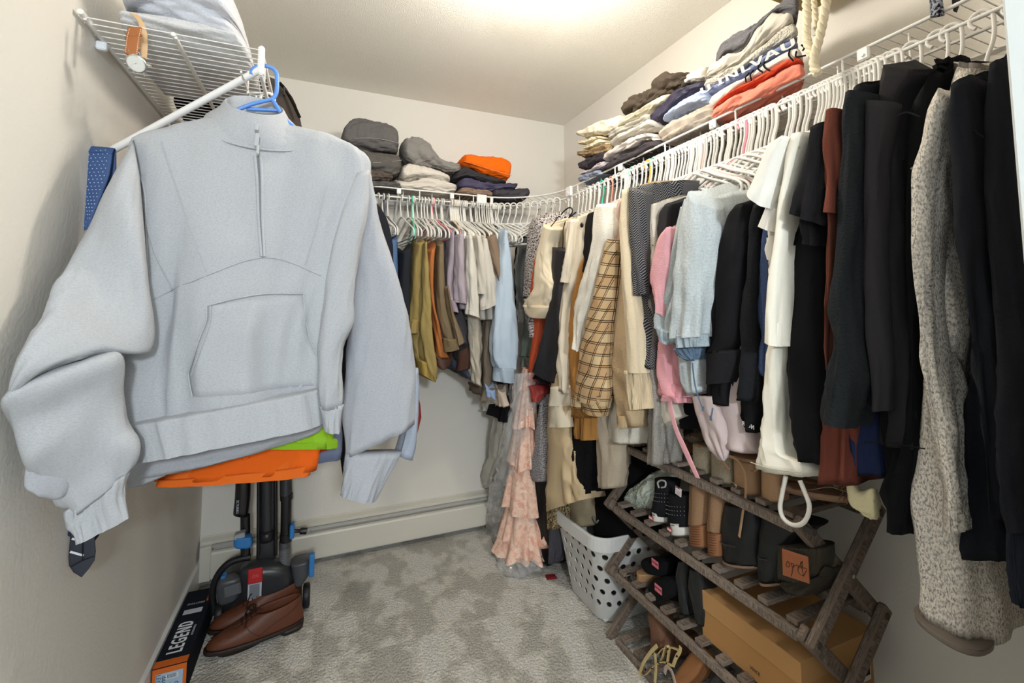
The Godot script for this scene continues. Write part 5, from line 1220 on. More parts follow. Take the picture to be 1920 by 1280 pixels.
	var lb := M("acbccc", "c")
	t = hung_b("sweatshirt", "light blue sweatshirt with a cuffed sleeve ending the back rail", "sweatshirt", Z(-2.1,[.838,1.64,.82,1.451,.809,1.187,.809,1.031]), Z(-2.1,[.864,1.641,.872,1.506,.883,1.292,.888,1.027]), lb, {"deep": 0.18})
	slv_b(t, Z(-2.03,[.804,1.621,.79,1.496,.782,1.342,.766,1.215,.752,1.112,.747,1.035,.771,.964]), Z(-2.03,[.821,1.628,.846,1.537,.86,1.421,.868,1.291,.876,1.147,.878,1.034,.872,.953]), M("b1c0cf", "c"), {"n": 34})
	slv_b(t, Z(-2.032,[.775,.966,.777,.899]), Z(-2.032,[.873,.958,.865,.888]), M("aab9c8", "r"), {"part": "cuff", "n": 6})
	seam_b(t, Z(-2.02,[.795,1.552,.817,1.558,.845,1.544]), "8ea4bc")
	t = hung_b("cuff_shirt", "blush shirt cuff below the light blue sleeve", "shirt", Z(-2.06,[.791,.843,.799,.807,.812,.771]), Z(-2.06,[.837,.847,.84,.809,.848,.781]), M("c9b6a4", "c"), {"deep": 0.05, "n": 10, "hanger": false})
	t = hung_b("shirt", "pale blue shirt tail above the grey ruffle", "shirt", Z(-2.08,[.746,.845,.752,.82,.779,.805]), Z(-2.08,[.787,.85,.787,.825,.782,.802]), M("8fa6c8", "c"), {"deep": 0.05, "n": 10, "hanger": false})
	t = hung_b("trousers", "black trouser leg below the light blue cuff", "trousers", Z(-2.12,[.862,1.079,.865,.921,.85,.766,.83,.683]), Z(-2.12,[.903,1.078,.902,.872,.884,.737,.87,.679]), M("161619", "c"), {"deep": 0.12})
func seam_b(t: Node3D, pts: Array, hex: String) -> void:
	var s := Shape.new()
	s.tube(smooth(pts, 10), 0.0012, 6)
	put("seam", s, M(hex, "c"), t)

# ---------------------------------------------------------------- long things in the far right corner
func ruffle(t: Node3D, c: Vector3, w0: float, w1: float, y0: float, y1: float, dz: float, m: Material, sd: float) -> void:
	# one flounce of a tiered skirt
	var s := Shape.new()
	var k := 80; var n := 8
	var rows := []
	for i in n + 1:
		var tt := float(i) / n
		var row := []
		for j in k:
			var th := TAU * j / k
			var rr := lerpf(w0, w1, pow(tt, 0.8))
			var wv := sin(th * 9.0 + sd + 2.0 * sin(th * 2.0 + sd)) * 0.16 * tt + 0.05 * sin(th * 17.0 + sd * 3.0) * tt
			row.append(s.add(Vector3(c.x + rr * (1.0 + wv) * cos(th), lerpf(y0, y1, tt) + 0.012 * tt * sin(th * 3.0 + sd), c.z + dz * (1.0 + wv) * sin(th) * lerpf(0.8, 1.1, tt)), Vector2(th, tt)))
		rows.append(row)
	for i in n:
		for j in k: s.quad(rows[i][j], rows[i + 1][j], rows[i + 1][(j + 1) % k], rows[i][(j + 1) % k])
	put("ruffle", s, m, t)

func corner_clothes() -> void:
	var t: Node3D
	# things between the corner and the cream blouse
	t = hung("dress", "white dress with a small dark floral print", "dress", X(.95,[1.691,-2.036,1.66,-2.094,1.589,-2.122,1.487,-2.15,1.385,-2.158,1.302,-2.165]), X(.95,[1.676,-1.927,1.631,-1.917,1.557,-1.941,1.483,-1.971,1.395,-2.002,1.296,-2.028]), M("ffffff", "floral"), {"deep": 0.12, "f": 0.006})
	slv(t, X(.955,[1.293,-2.136,1.185,-2.104,1.102,-2.06]), X(.955,[1.291,-2.014,1.187,-2.022,1.103,-2.029]), M("ffffff", "floral"), {"part": "skirt", "n": 16})
	t = hung("dress", "coral red dress seen in a strip beside the cream blouse", "dress", X(.96,[1.497,-2.022,1.446,-2.048,1.327,-2.087,1.186,-2.045,1.081,-2.059,.999,-2.085,.882,-2.099]), X(.96,[1.494,-1.992,1.395,-2.005,1.317,-2.006,1.188,-1.973,1.132,-1.973,1.033,-2.01,.881,-2.049]), M("d9603c", "s"), {"deep": 0.06, "f": 0.005})
	slv(t, X(.97,[.854,-2.102,.819,-2.065,.794,-2.028]), X(.97,[.878,-2.015,.847,-1.975,.803,-1.981]), M("9c3a34", "s"), {"part": "ruffle", "n": 10})
	t = hung("jacket", "sage green jacket with a speckled knit hem", "jacket", X(1,[1.295,-2.244,1.18,-2.259,1.063,-2.289,.981,-2.304]), X(1,[1.293,-2.109,1.156,-2.124,1.046,-2.145,.989,-2.165]), M("9aa396", "s"), {"deep": 0.08})
	slv(t, X(1,[.986,-2.311,.922,-2.312]), X(1,[.995,-2.165,.94,-2.166]), M("cfcfc0", "salt"), {"part": "hem", "n": 5, "deep": 0.07, "push": 1.0})
	t = hung("dress", "black dress in a clear garment bag left of the floral dress", "dress", X(1.03,[1.648,-2.367,1.579,-2.439,1.423,-2.448,1.236,-2.425]), X(1.03,[1.654,-2.307,1.534,-2.309,1.386,-2.325,1.237,-2.326]), M("1c1b1d", "c"), {"deep": 0.08})
	var bag := thing("garment_bag", "clear plastic garment bag over the black dress by the floral dress", "garment bag", X(1.02,[1.176,-2.379])[0])
	part(bag, "film", X(1,[1.627,-2.344,1.479,-2.384,1.297,-2.369,1.177,-2.347]), X(1,[1.624,-2.212,1.467,-2.228,1.295,-2.244,1.151,-2.245]), Vector3(0.05, 0, 0), see_through("dfe2e2", 0.25), {"push": 1.0, "f": 0.014, "fr": 22.0, "n": 24})
	t = hung("dress", "black and white speckled dress below the black satin top", "dress", X(.965,[.796,-1.983,.653,-2.038,.55,-2.064,.47,-2.115,.422,-2.128,.403,-2.072]), X(.965,[.808,-1.96,.69,-1.956,.58,-1.958,.517,-1.964,.468,-1.965,.432,-1.971]), M("ffffff", "speckle"), {"deep": 0.05, "f": 0.005})
	t = hung("blouse", "floral hem piece peeking out under the beige skirt", "blouse", X(.975,[.334,-1.965,.266,-1.955,.221,-1.961]), X(.975,[.375,-1.858,.32,-1.854,.265,-1.86]), M("c6b48a", "floral"), {"deep": 0.05, "n": 10, "hanger": false})
	# the tiered dress
	var bl := M("ffffff", "blush")
	t = hung("dress", "long pink tiered ruffle dress with a coral tie-dye print", "dress", X(.99,[.924,-2.211,.808,-2.261,.636,-2.328,.444,-2.374,.284,-2.422,.092,-2.471,-.077,-2.554,-.143,-2.537]), X(.99,[.94,-2.125,.835,-2.094,.692,-2.078,.531,-2.074,.403,-2.076,.26,-2.054,.163,-2.02,.112,-1.999]), bl, {"deep": 0.05, "f": 0.004, "part": "lining"})
	var tiers := [[979, 990, 690, 733], [973, 1000, 728, 795], [962, 1001, 785, 868], [957, 1005, 860, 945], [946, 1008, 935, 985], [938, 1016, 962, 1024]]
	var cs := [X(.965,[.939,-2.142,.824,-2.143]), X(.965,[.838,-2.136,.652,-2.152]), X(.965,[.674,-2.158,.455,-2.18]), X(.965,[.477,-2.18,.238,-2.196]), X(.965,[.273,-2.195,.098,-2.204]), X(.965,[.167,-2.196,.031,-2.191])]
	var ws := [[0.02, 0.03], [0.03, 0.052], [0.042, 0.058], [0.052, 0.075], [0.068, 0.085], [0.08, 0.105]]
	for i in 6:
		var a: Vector3 = cs[i][0]; var b: Vector3 = cs[i][1]
		ruffle(t, Vector3(0.975, 0, (a.z + b.z) / 2.0), ws[i][0] * 1.0, ws[i][1] * 1.3, a.y, b.y, ws[i][1] * 1.5, bl, i * 1.7)
	# long black dresses and clear film pooled on the carpet
	t = hung("dress", "black long dress whose hem reaches the carpet inside the clear film", "dress", X(1,[.714,-2.321,.329,-2.288,.015,-2.256,-.106,-2.191]), X(1,[.778,-1.996,.43,-1.991,.111,-1.996,-.059,-2.091]), M("161618", "s"), {"deep": 0.1, "f": 0.014})
	var film := see_through("e6e7e7", 0.26, 0.06)
	var bag2 := thing("garment_bag", "long clear plastic garment bag pooling on the carpet around the pink dress", "garment bag", Y(0,[.858,-2.062])[0])
	part(bag2, "film", X(.9,[.922,-2.101,.694,-2.193,.47,-2.321,.295,-2.428,.093,-2.506,-.008,-2.523,-.078,-2.461,-.099,-2.322,-.077,-2.197]), X(.9,[.931,-2.036,.719,-2.076,.526,-2.131,.378,-2.187,.198,-2.246,.103,-2.269,.047,-2.196,.062,-2.001,.028,-1.972]), Vector3(0.07, 0, 0), film, {"push": 0.6, "f": 0.03, "fr": 26.0, "n": 60, "k": 40, "vy": 0.35})
	var film2 := Shape.new()
	loft(film2, Y(.012,[.834,-2.248,.816,-2.127,.832,-2]), Y(.012,[.973,-2.163,.96,-2.042,.97,-2.005]), Vector3(0, 0.012, 0), {"f": 0.02, "fr": 30.0, "n": 20, "vy": 1.0, "c0": 0.2, "c1": 0.2})
	put("pooled_film", film2, film, bag2)
	t = hung("trousers", "black long trousers at the far left of the corner rail", "trousers", X(.99,[.453,-2.671,.105,-2.747,-.063,-2.837,-.259,-2.931]), X(.99,[.499,-2.494,.182,-2.537,.005,-2.67,-.206,-2.736]), M("17171a", "c"), {"deep": 0.06})
	t = hung("gown", "silver sequined gown hem touching the carpet in the corner", "gown", X(1,[.23,-2.765,-.003,-2.866,-.28,-2.949,-.379,-2.959]), X(1,[.267,-2.651,.051,-2.726,-.214,-2.764,-.324,-2.833]), M("8c8a90", "salt"), {"deep": 0.05})
	t = hung("gown", "grey chiffon gown with a gathered ruffle cuff in the corner", "gown", X(.87,[.78,-2.407,.657,-2.372,.531,-2.432,.437,-2.45,.318,-2.55,.255,-2.559,.234,-2.484]), X(.87,[.784,-2.228,.736,-2.198,.584,-2.229,.471,-2.267,.385,-2.339,.322,-2.388,.256,-2.423]), M("b8b4aa", "s"), {"deep": 0.08, "f": 0.02, "fr": 18.0})
	slv(t, X(.855,[.783,-2.4,.685,-2.499,.673,-2.471]), X(.855,[.792,-2.19,.726,-2.251,.699,-2.315]), M("c2beb4", "s"), {"part": "ruffle", "n": 12, "f": 0.02, "fr": 24.0})
	var tr := thing("trim_cord", "thin beaded edge of the gown running down in the corner", "gown trim", X(.985,[-.25,-2.905])[0])
	var s := Shape.new()
	s.tube(smooth(X(.985,[.593,-2.481,.367,-2.567,.192,-2.695,-.056,-2.822,-.255,-2.916]), 20), 0.003, 6)
	put("cord", s, M("c9c4ba", "salt"), tr)
	t = hung("skirt", "dark sparkling skirt strip right of the pink dress hem", "skirt", X(1,[.221,-1.994,.141,-1.985,.079,-1.964]), X(1,[.254,-1.918,.171,-1.92,.068,-1.948]), M("55535a", "salt"), {"deep": 0.04, "n": 12, "hanger": false})

# ---------------------------------------------------------------- folded clothes
func folded(called: String, label: String, cat: String, A: Array, B: Array, T: Vector3, m: Material, o := {}) -> Node3D:
	var c := Vector3.ZERO
	for p in A: c += p
	var t := thing(called, label, cat, c / A.size() + T, o.get("group", ""))
	var q := {"n": 34, "k": 60, "e": 0.62, "push": 1.0, "f": 0.007, "fr": 20.0, "vy": 0.6, "r0": 1.0, "c0": 0.09, "c1": 0.09, "lay": 2, "gd": 0.007, "lw": 0.5}
	q.merge(o, true)
	part(t, "folded_cloth", A, B, T, m, q)
	return t
func rope(t: Node3D, pts: Array, r: float) -> void:
	# three strands laid round each other
	var c := smooth(pts, 60)
	for st in 3:
		var path := []
		var along := 0.0
		for i in c.size():
			if i > 0: along += (c[i] - c[i - 1]).length()
			var d: Vector3 = (c[mini(i + 1, c.size() - 1)] - c[maxi(i - 1, 0)]).normalized()
			var sd := d.cross(Vector3(0.3, 0.1, 0.9)).normalized()
			var up := sd.cross(d)
			var th := along * 120.0 + TAU * st / 3.0
			path.append(c[i] + (sd * cos(th) + up * sin(th)) * r * 0.55)
		var s := Shape.new()
		s.tube(path, r * 0.62, 8)
		put("strand", s, M("ded2b6", "c"), t)

func folded_clothes() -> void:
	var D := Vector3(0.13, 0, 0)
	var t: Node3D
	folded("top", "cream folded sweater on top at the far end of the right shelf", "sweater", X(1.13,[2.098,-1.91,2.038,-1.747,2.016,-1.657,2.007,-1.554]), X(1.13,[2.114,-1.91,2.108,-1.791,2.096,-1.663,2.061,-1.545]), D, M("e3d9c4", "c"), {"lay": 1})
	folded("top", "thin ivory folded top just under the cream sweater", "top", X(1.13,[2.041,-1.886,2.017,-1.766,2.004,-1.666]), X(1.13,[2.062,-1.89,2.045,-1.788,2.023,-1.691]), D, M("e2d6b8", "c"))
	folded("top", "ivory folded top above the brown patterned one", "top", X(1.13,[2.002,-1.837,1.984,-1.735,1.987,-1.67]), X(1.13,[2.024,-1.841,2.017,-1.766,2.013,-1.691]), D, M("e5dabd", "c"))
	folded("top", "brown and olive patterned folded top at the far right corner", "top", X(1.13,[1.992,-1.907,1.949,-1.768,1.924,-1.611]), X(1.13,[2.019,-1.891,1.997,-1.79,1.974,-1.626]), D, M("a58c68", "o"))
	folded("trousers", "dark plum folded trousers under the patterned top", "trousers", X(1.13,[1.909,-1.879,1.899,-1.769,1.899,-1.652]), X(1.13,[1.957,-1.888,1.961,-1.814,1.942,-1.639]), D, M("3b353b", "c"))
	folded("top", "pale mauve folded top between plum trousers and blue-grey one", "top", X(1.13,[1.887,-1.874,1.875,-1.756,1.877,-1.661]), X(1.13,[1.904,-1.869,1.895,-1.765,1.899,-1.66]), D, M("c4b8ba", "c"))
	folded("top", "blue-grey folded top lowest at the far end of the right shelf", "top", X(1.13,[1.853,-1.895,1.845,-1.794,1.841,-1.679]), X(1.13,[1.889,-1.895,1.884,-1.816,1.87,-1.695]), D, M("8790a4", "c"))
	folded("trousers", "cream folded trousers with a curled end under the dark brown roll", "trousers", X(1.13,[2.008,-1.577,2.008,-1.468,1.999,-1.354,1.995,-1.26]), X(1.13,[2.034,-1.565,2.036,-1.449,2.034,-1.352,2.031,-1.278,2.014,-1.219]), D, M("d3cab2", "c"))
	folded("top", "light grey folded top under the cream trousers", "top", X(1.13,[1.978,-1.638,1.976,-1.54,1.971,-1.435,1.966,-1.349]), X(1.13,[2.012,-1.653,2.008,-1.558,2.003,-1.451,2,-1.357]), D, M("c0bbae", "c"))
	folded("sweatshirt", "off-white folded sweatshirt in front of the navy roll", "sweatshirt", X(1.13,[1.946,-1.634,1.95,-1.523,1.941,-1.436,1.923,-1.317]), X(1.13,[1.972,-1.634,1.974,-1.54,1.973,-1.452,1.977,-1.376,1.95,-1.313]), D, M("cdc8bd", "c"), {"lay": 1})
	folded("sweatshirt", "pinkish white folded sweatshirt above the charcoal trousers", "sweatshirt", X(1.13,[1.892,-1.686,1.897,-1.6,1.899,-1.506,1.898,-1.404,1.877,-1.319]), X(1.13,[1.928,-1.676,1.934,-1.599,1.939,-1.505,1.935,-1.419,1.911,-1.336]), D, M("d9d0c8", "c"), {"lay": 1, "f": 0.01})
	folded("trousers", "charcoal folded trousers lowest beside the grey hooded top", "trousers", X(1.13,[1.848,-1.704,1.85,-1.582,1.847,-1.439,1.847,-1.308]), X(1.13,[1.87,-1.712,1.884,-1.62,1.885,-1.489,1.888,-1.389,1.879,-1.313]), D, M("454044", "c"))
	folded("sweatshirt", "dark brown sweatshirt rolled up on top of the cream trousers", "sweatshirt", X(1.13,[2.04,-1.538,2.034,-1.387,2.031,-1.307,2.024,-1.203,2.041,-1.156]), X(1.13,[2.066,-1.545,2.104,-1.5,2.107,-1.43,2.099,-1.356,2.124,-1.316,2.118,-1.27,2.078,-1.222,2.074,-1.182,2.051,-1.151]), D, M("4d4339", "c"), {"n": 50, "lay": 2, "lw": 2.0, "gd": 0.014, "f": 0.012})
	folded("trousers", "dark navy rolled trousers lying over the light blue shirt", "trousers", X(1.13,[1.951,-1.358,1.935,-1.305,1.956,-1.248,1.976,-1.184,1.971,-1.083]), X(1.13,[1.977,-1.376,1.998,-1.32,2.02,-1.237,2.016,-1.16,1.994,-1.085]), D, M("332f40", "s"), {"lay": 1})
	folded("shirt", "light blue folded shirt between the navy roll and the taupe top", "shirt", X(1.13,[1.929,-1.302,1.939,-1.24,1.936,-1.163,1.912,-1.066]), X(1.13,[1.948,-1.287,1.964,-1.221,1.973,-1.161,1.967,-1.075]), D, M("b3c2de", "c"), {"lay": 2})
	folded("sweatshirt", "taupe grey hooded top folded at the shelf edge", "sweatshirt", X(1.13,[1.847,-1.308,1.848,-1.225,1.846,-1.13,1.841,-1.047]), X(1.13,[1.903,-1.336,1.919,-1.297,1.93,-1.222,1.916,-1.127,1.917,-1.07,1.898,-1.045]), D, M("b1a597", "c"), {"lay": 3, "gd": 0.009})
	folded("sweater", "cream folded sweater behind the navy roll", "sweater", X(1.15,[2.03,-1.224,2.027,-1.168,2.005,-1.102]), X(1.15,[2.043,-1.218,2.06,-1.171,2.057,-1.095]), D, M("ddd5c6", "c"), {"lay": 1})
	var E := Vector3(0.075, 0, -0.07)
	# the nearer pile
	folded("sweatshirt", "coral folded sweatshirt lowest in the nearer pile on the right shelf", "sweatshirt", X(1.13,[1.856,-1.064,1.841,-.97,1.84,-.87,1.842,-.782,1.843,-.736]), X(1.13,[1.873,-1.065,1.891,-1.014,1.897,-.951,1.892,-.867,1.897,-.792,1.879,-.734]), E, M("e98a74", "c"), {"lay": 1, "f": 0.008})
	folded("sweatshirt", "orange-red folded top between the coral and the striped ones", "top", X(1.135,[1.875,-1.066,1.896,-1.018,1.901,-.955,1.896,-.871,1.902,-.796,1.883,-.739]), X(1.135,[1.887,-1.063,1.905,-1.012,1.913,-.954,1.913,-.87,1.912,-.795,1.892,-.739]), E, M("d55a3e", "c"), {"lay": 1})
	t = folded("t_shirt", "white folded t-shirt with black curved line print", "t-shirt", X(1.13,[1.917,-1.066,1.891,-1.039,1.91,-.95,1.91,-.866,1.907,-.792,1.889,-.735]), X(1.13,[1.927,-1.067,1.937,-1.016,1.93,-.92,1.94,-.85,1.939,-.787,1.93,-.742]), E, M("e4dcd0", "c"), {"lay": 1, "f": 0.003})
	var s := Shape.new()
	for q in [X(1.126,[1.929,-.907,1.921,-.92,1.906,-.919]), X(1.126,[1.93,-.893,1.921,-.904,1.902,-.901]), X(1.126,[1.941,-.87,1.928,-.879,1.909,-.865]), X(1.126,[1.941,-.853,1.927,-.861,1.903,-.844]), X(1.126,[1.933,-.782,1.92,-.787,1.897,-.776]), X(1.126,[1.918,-.766,1.904,-.768,1.894,-.743]), X(1.126,[1.927,-.752,1.915,-.745,1.91,-.75])]:
		s = Shape.new()
		s.tube(smooth(q, 10), 0.0022, 6)
		put("line_print", s, M("161414", "c"), t)
	t = folded("sweatshirt", "blue folded sweatshirt with big white letters along its fold", "sweatshirt", X(1.13,[1.95,-1.075,1.936,-1.026,1.931,-.919,1.94,-.85,1.94,-.787,1.932,-.748]), X(1.13,[1.966,-1.079,1.959,-1.015,1.955,-.928,1.963,-.849,1.962,-.786,1.959,-.75]), E, M("7c86ab", "c"), {"lay": 1, "f": 0.003})
	var dirz: Vector3 = (X(1.126,[1.947,-.762])[0] - X(1.126,[1.954,-1.043])[0]).normalized()
	letters("U INLVAUII", 0.0185, M("e4e0d8", "c"), (X(1.121,[1.95,-1.049])[0] + X(1.121,[1.941,-.745])[0]) / 2.0, Basis(dirz, Vector3(-0.35, 0.94, 0).normalized(), dirz.cross(Vector3(-0.35, 0.94, 0).normalized())), t, "lettering", "Droid Sans", true, 2.75)
	folded("sweater", "grey sherpa folded sweater above the lettered one", "sweater", X(1.13,[1.979,-1.088,1.955,-1.036,1.956,-.927,1.963,-.849,1.963,-.786,1.959,-.749]), X(1.13,[1.998,-1.087,1.989,-1.045,1.986,-.935,1.999,-.847,2.011,-.784,2.005,-.746]), E, M("c2bcae", "b"), {"lay": 1})
	folded("sweatshirt", "beige-grey sweatshirt folded loosely under the dark grey heather one", "sweatshirt", X(1.13,[2.013,-1.077,1.984,-1.024,1.979,-.917,1.992,-.864,1.998,-.815,2.01,-.759]), X(1.13,[2.03,-1.074,2.041,-.991,2.026,-.924,2.06,-.878,2.08,-.827,2.053,-.794,2.016,-.759]), E, M("c3bcaf", "c"), {"lay": 1, "f": 0.009})
	folded("sweater", "dark grey heather sweater on top of the nearer pile", "sweater", X(1.14,[2.045,-1.031,2.051,-1,2.03,-.933,2.048,-.901,2.067,-.852,2.072,-.816,2.02,-.752]), X(1.14,[2.077,-1.045,2.09,-.998,2.087,-.921,2.09,-.859,2.095,-.818,2.087,-.749]), E, M("79777a", "salt"), {"lay": 2})
	t = thing("tote_bag", "tote bag with twisted cream rope handles that hang over the shelf edge", "bag", Vector3(1.25, 2.1, -0.78))
	s = Shape.new()
	s.box(Vector3(1.29, 2.23, -0.80), Vector3(0.2, 0.14, 0.22), Basis(), 0.02)
	put("body", s, M("cdb67a", "b"), t)
	rope(t, X(1.1,[2.102,-.715,2.019,-.717,1.964,-.718,1.924,-.721,1.89,-.715,1.87,-.708]), 0.0088)
	rope(t, X(1.095,[2.061,-.661,1.985,-.667,1.949,-.674,1.898,-.689,1.86,-.702,1.833,-.702,1.816,-.694]), 0.0095)
	rope(t, X(1.13,[2.084,-.717,2.027,-.718,1.998,-.716,1.969,-.715,1.944,-.72,1.938,-.725]), 0.006)
	t = thing("key_tag", "small blue and white patterned fabric tassel hanging at the shelf rail", "tassel", X(1.14,[1.855,-.483])[0])
	part(t, "tassel", X(1.138,[1.901,-.484,1.863,-.485,1.845,-.492]), X(1.138,[1.895,-.477,1.859,-.479,1.838,-.471]), Vector3(0.006, 0, 0), M("b8c4da", "floral"), {"n": 14, "k": 20, "open": true, "f": 0.002})
	t = thing("umbrella", "black pointed tip hanging below the shelf near the door frame", "umbrella", X(1.16,[1.856,-.459])[0])
	part(t, "tip", X(1.16,[1.893,-.463,1.865,-.465,1.845,-.463]), X(1.16,[1.885,-.452,1.859,-.454,1.843,-.461]), Vector3(0.006, 0, 0), M("22242a", "s"), {"n": 12, "k": 16, "f": 0.0})

	# the back shelf
	D = Vector3(0, 0, -0.1)
	var jg := M("6e6a69", "d")
	t = folded("jeans", "grey jeans rolled on top at the left of the back shelf", "jeans", Z(-2.29,[.058,2.053,.121,2.041,.216,2.038,.351,2.039]), Z(-2.29,[.066,2.099,.113,2.184,.213,2.189,.317,2.173,.349,2.141]), D, jg, {"lay": 2, "gd": 0.006, "c0": 0.14})
	s = Shape.new()
	s.tube(smooth(Z(-2.287,[.125,2.072,.215,2.085,.292,2.083,.35,2.074]), 14), 0.0012, 5)
	put("stitch_line", s, M("a9a5a2", "c"), t)
	t = folded("jeans", "grey jeans folded below the rolled pair", "jeans", Z(-2.29,[.068,1.997,.193,1.933,.308,1.916,.365,1.937]), Z(-2.29,[.068,2.034,.165,2.039,.267,2.026,.367,2.025]), D, M("67635f", "d"), {"lay": 1})
	s = Shape.new()
	s.tube(smooth(Z(-2.287,[.187,1.958,.268,1.971,.356,1.992]), 14), 0.0012, 5)
	put("stitch_line", s, M("a09c98", "c"), t)
	folded("trousers", "brown-grey folded trousers below the grey jeans", "trousers", Z(-2.29,[.189,1.874,.295,1.888,.321,1.904]), Z(-2.29,[.188,1.932,.256,1.935,.318,1.92]), D, M("5d534b", "c"))
	folded("trousers", "dark grey folded trousers lowest at the left of the back shelf", "trousers", Z(-2.29,[.202,1.841,.283,1.843,.369,1.847]), Z(-2.29,[.201,1.875,.27,1.885,.358,1.881]), D, M("5c5856", "c"))
	t = folded("sweatshirt", "mid grey hooded sweatshirt folded on the white ones", "sweatshirt", Z(-2.285,[.361,2.028,.42,1.989,.503,1.982,.579,1.971,.636,1.966,.683,1.992]), Z(-2.285,[.354,2.113,.397,2.13,.479,2.125,.518,2.08,.581,2.028,.677,2.017]), D, M("87837e", "c"), {"lay": 2, "lw": 1.6, "gd": 0.012, "f": 0.01, "n": 44})
	folded("sweatshirt", "off-white folded sweatshirt just below the grey hooded one", "sweatshirt", Z(-2.29,[.353,1.908,.387,1.903,.482,1.919,.621,1.914]), Z(-2.29,[.352,1.943,.386,1.989,.481,1.983,.566,1.968,.62,1.931]), D, M("d2cbc0", "c"), {"lay": 1})
	folded("sweatshirt", "off-white folded sweatshirt lowest on the back shelf", "sweatshirt", Z(-2.29,[.322,1.864,.38,1.856,.483,1.849,.595,1.849,.656,1.863]), Z(-2.29,[.316,1.906,.374,1.891,.482,1.922,.595,1.914,.661,1.898]), D, M("d0c8bd", "c"), {"lay": 2})
	t = folded("sweatshirt", "bright orange folded hooded top on the back shelf", "sweatshirt", Z(-2.29,[.675,2.024,.808,1.984,.965,1.956]), Z(-2.29,[.678,2.071,.771,2.083,.895,2.087,.978,2.067]), D, M("ee6a14", "c"), {"lay": 1, "f": 0.005})
	s = Shape.new()
	s.tube(smooth(Z(-2.286,[.68,2.026,.785,2.007,.878,1.991,.957,1.979]), 14), 0.001, 5)
	put("stitch_line", s, M("f5a070", "c"), t)
	folded("trousers", "black folded trousers directly under the orange top", "trousers", Z(-2.29,[.623,1.923,.711,1.944,.833,1.933,.949,1.937]), Z(-2.29,[.64,1.976,.696,2.006,.786,1.982,.933,1.953]), D, M("3a373a", "c"), {"lay": 1})
	folded("sweatshirt", "plum blue folded sweatshirt under the black trousers", "sweatshirt", Z(-2.29,[.659,1.884,.772,1.88,.864,1.895,.997,1.911]), Z(-2.29,[.652,1.935,.726,1.948,.833,1.936,1.02,1.947]), D, M("4f4a61", "c"), {"lay": 2, "f": 0.009})
	folded("t_shirt", "taupe folded t-shirt lowest in the middle of the back shelf", "t-shirt", Z(-2.29,[.647,1.857,.742,1.851,.854,1.856]), Z(-2.29,[.659,1.881,.741,1.895,.817,1.894,.861,1.868]), D, M("8c7565", "c"))
	folded("sweatshirt", "charcoal folded sweatshirt at the right end of the back shelf", "sweatshirt", Z(-2.29,[.848,1.855,.958,1.844,1.063,1.851]), Z(-2.29,[.848,1.9,.959,1.91,1.04,1.925,1.113,1.926]), D, M("47444a", "c"), {"lay": 1, "c1": 0.2})

# ---------------------------------------------------------------- the shoe rack and what stands on it
const RK := [0.735, 0.49, 0.245, 0.01]
func rack() -> void:
	var t := thing("shoe_rack", "weathered grey-brown wooden folding shoe rack with slatted tiers along the right wall", "shoe rack", Vector3(1.18, 0, -1.13))
	var wd := M("8d7d70", "wood")
	var wl := M("9b8c7f", "wood")
	var x0 := 1.05; var x1 := 1.30
	var z0 := -1.5; var z1 := -0.775
	for i in 4:
		var y: float = RK[i]
		for x in [x0, x1]:
			var s := Shape.new()
			s.box(Vector3(x, y - 0.004, (z0 + z1) / 2), Vector3(0.018, 0.024, z1 - z0), Basis(), 0.002)
			put("rail", s, wl if x == x0 else wd, t)
		var n := 10
		for k in n:
			var z := lerpf(z0 + 0.03, z1 - 0.02, float(k) / (n - 1))
			var s := Shape.new()
			s.box(Vector3(x0 + 0.135 + 0.004, y + 0.018, z), Vector3(0.275, 0.013, 0.03), Basis(Vector3.UP, rng.randf_range(-0.02, 0.02)), 0.002)
			put("slat", s, wl if k % 2 == 0 else wd, t)
	# crossed legs at both ends, hinged at each tier
	for e in [z0 - 0.012, z1 + 0.016]:
		for i in 3:
			var ya: float = RK[i]; var yb: float = RK[i + 1]
			for d in [0, 1]:
				var a := Vector3(x0 if d == 0 else x1, ya + 0.005, e + (0.0 if d == 0 else 0.022) * (1.0 if e > -1.0 else -1.0))
				var b := Vector3(x1 if d == 0 else x0, yb + 0.005, a.z)
				var v := (b - a).normalized()
				var s := Shape.new()
				s.box((a + b) / 2.0, Vector3(0.036, (b - a).length() + 0.04, 0.02), Basis(Vector3(v.y, -v.x, 0), v, Vector3(0, 0, 1)), 0.004)
				put("leg", s, wd, t)
			var p := Shape.new()
			var c := Vector3((x0 + x1) / 2, (ya + yb) / 2 + 0.005, e)
			p.tube([c + Vector3(0, 0, -0.012), c + Vector3(0, 0, 0.036 if e > -1.0 else 0.013)], 0.005, 10)
			put("pivot_screw", p, M("b9b4ac", "m"), t)
	for i in 4:
		for x in [x0, x1]:
			var s := Shape.new()
			s.tube([Vector3(x, RK[i] + 0.005, z1), Vector3(x, RK[i] + 0.005, z1 + 0.05)], 0.008, 10)
			put("hinge_pin", s, M("5d544d", "wood"), t)

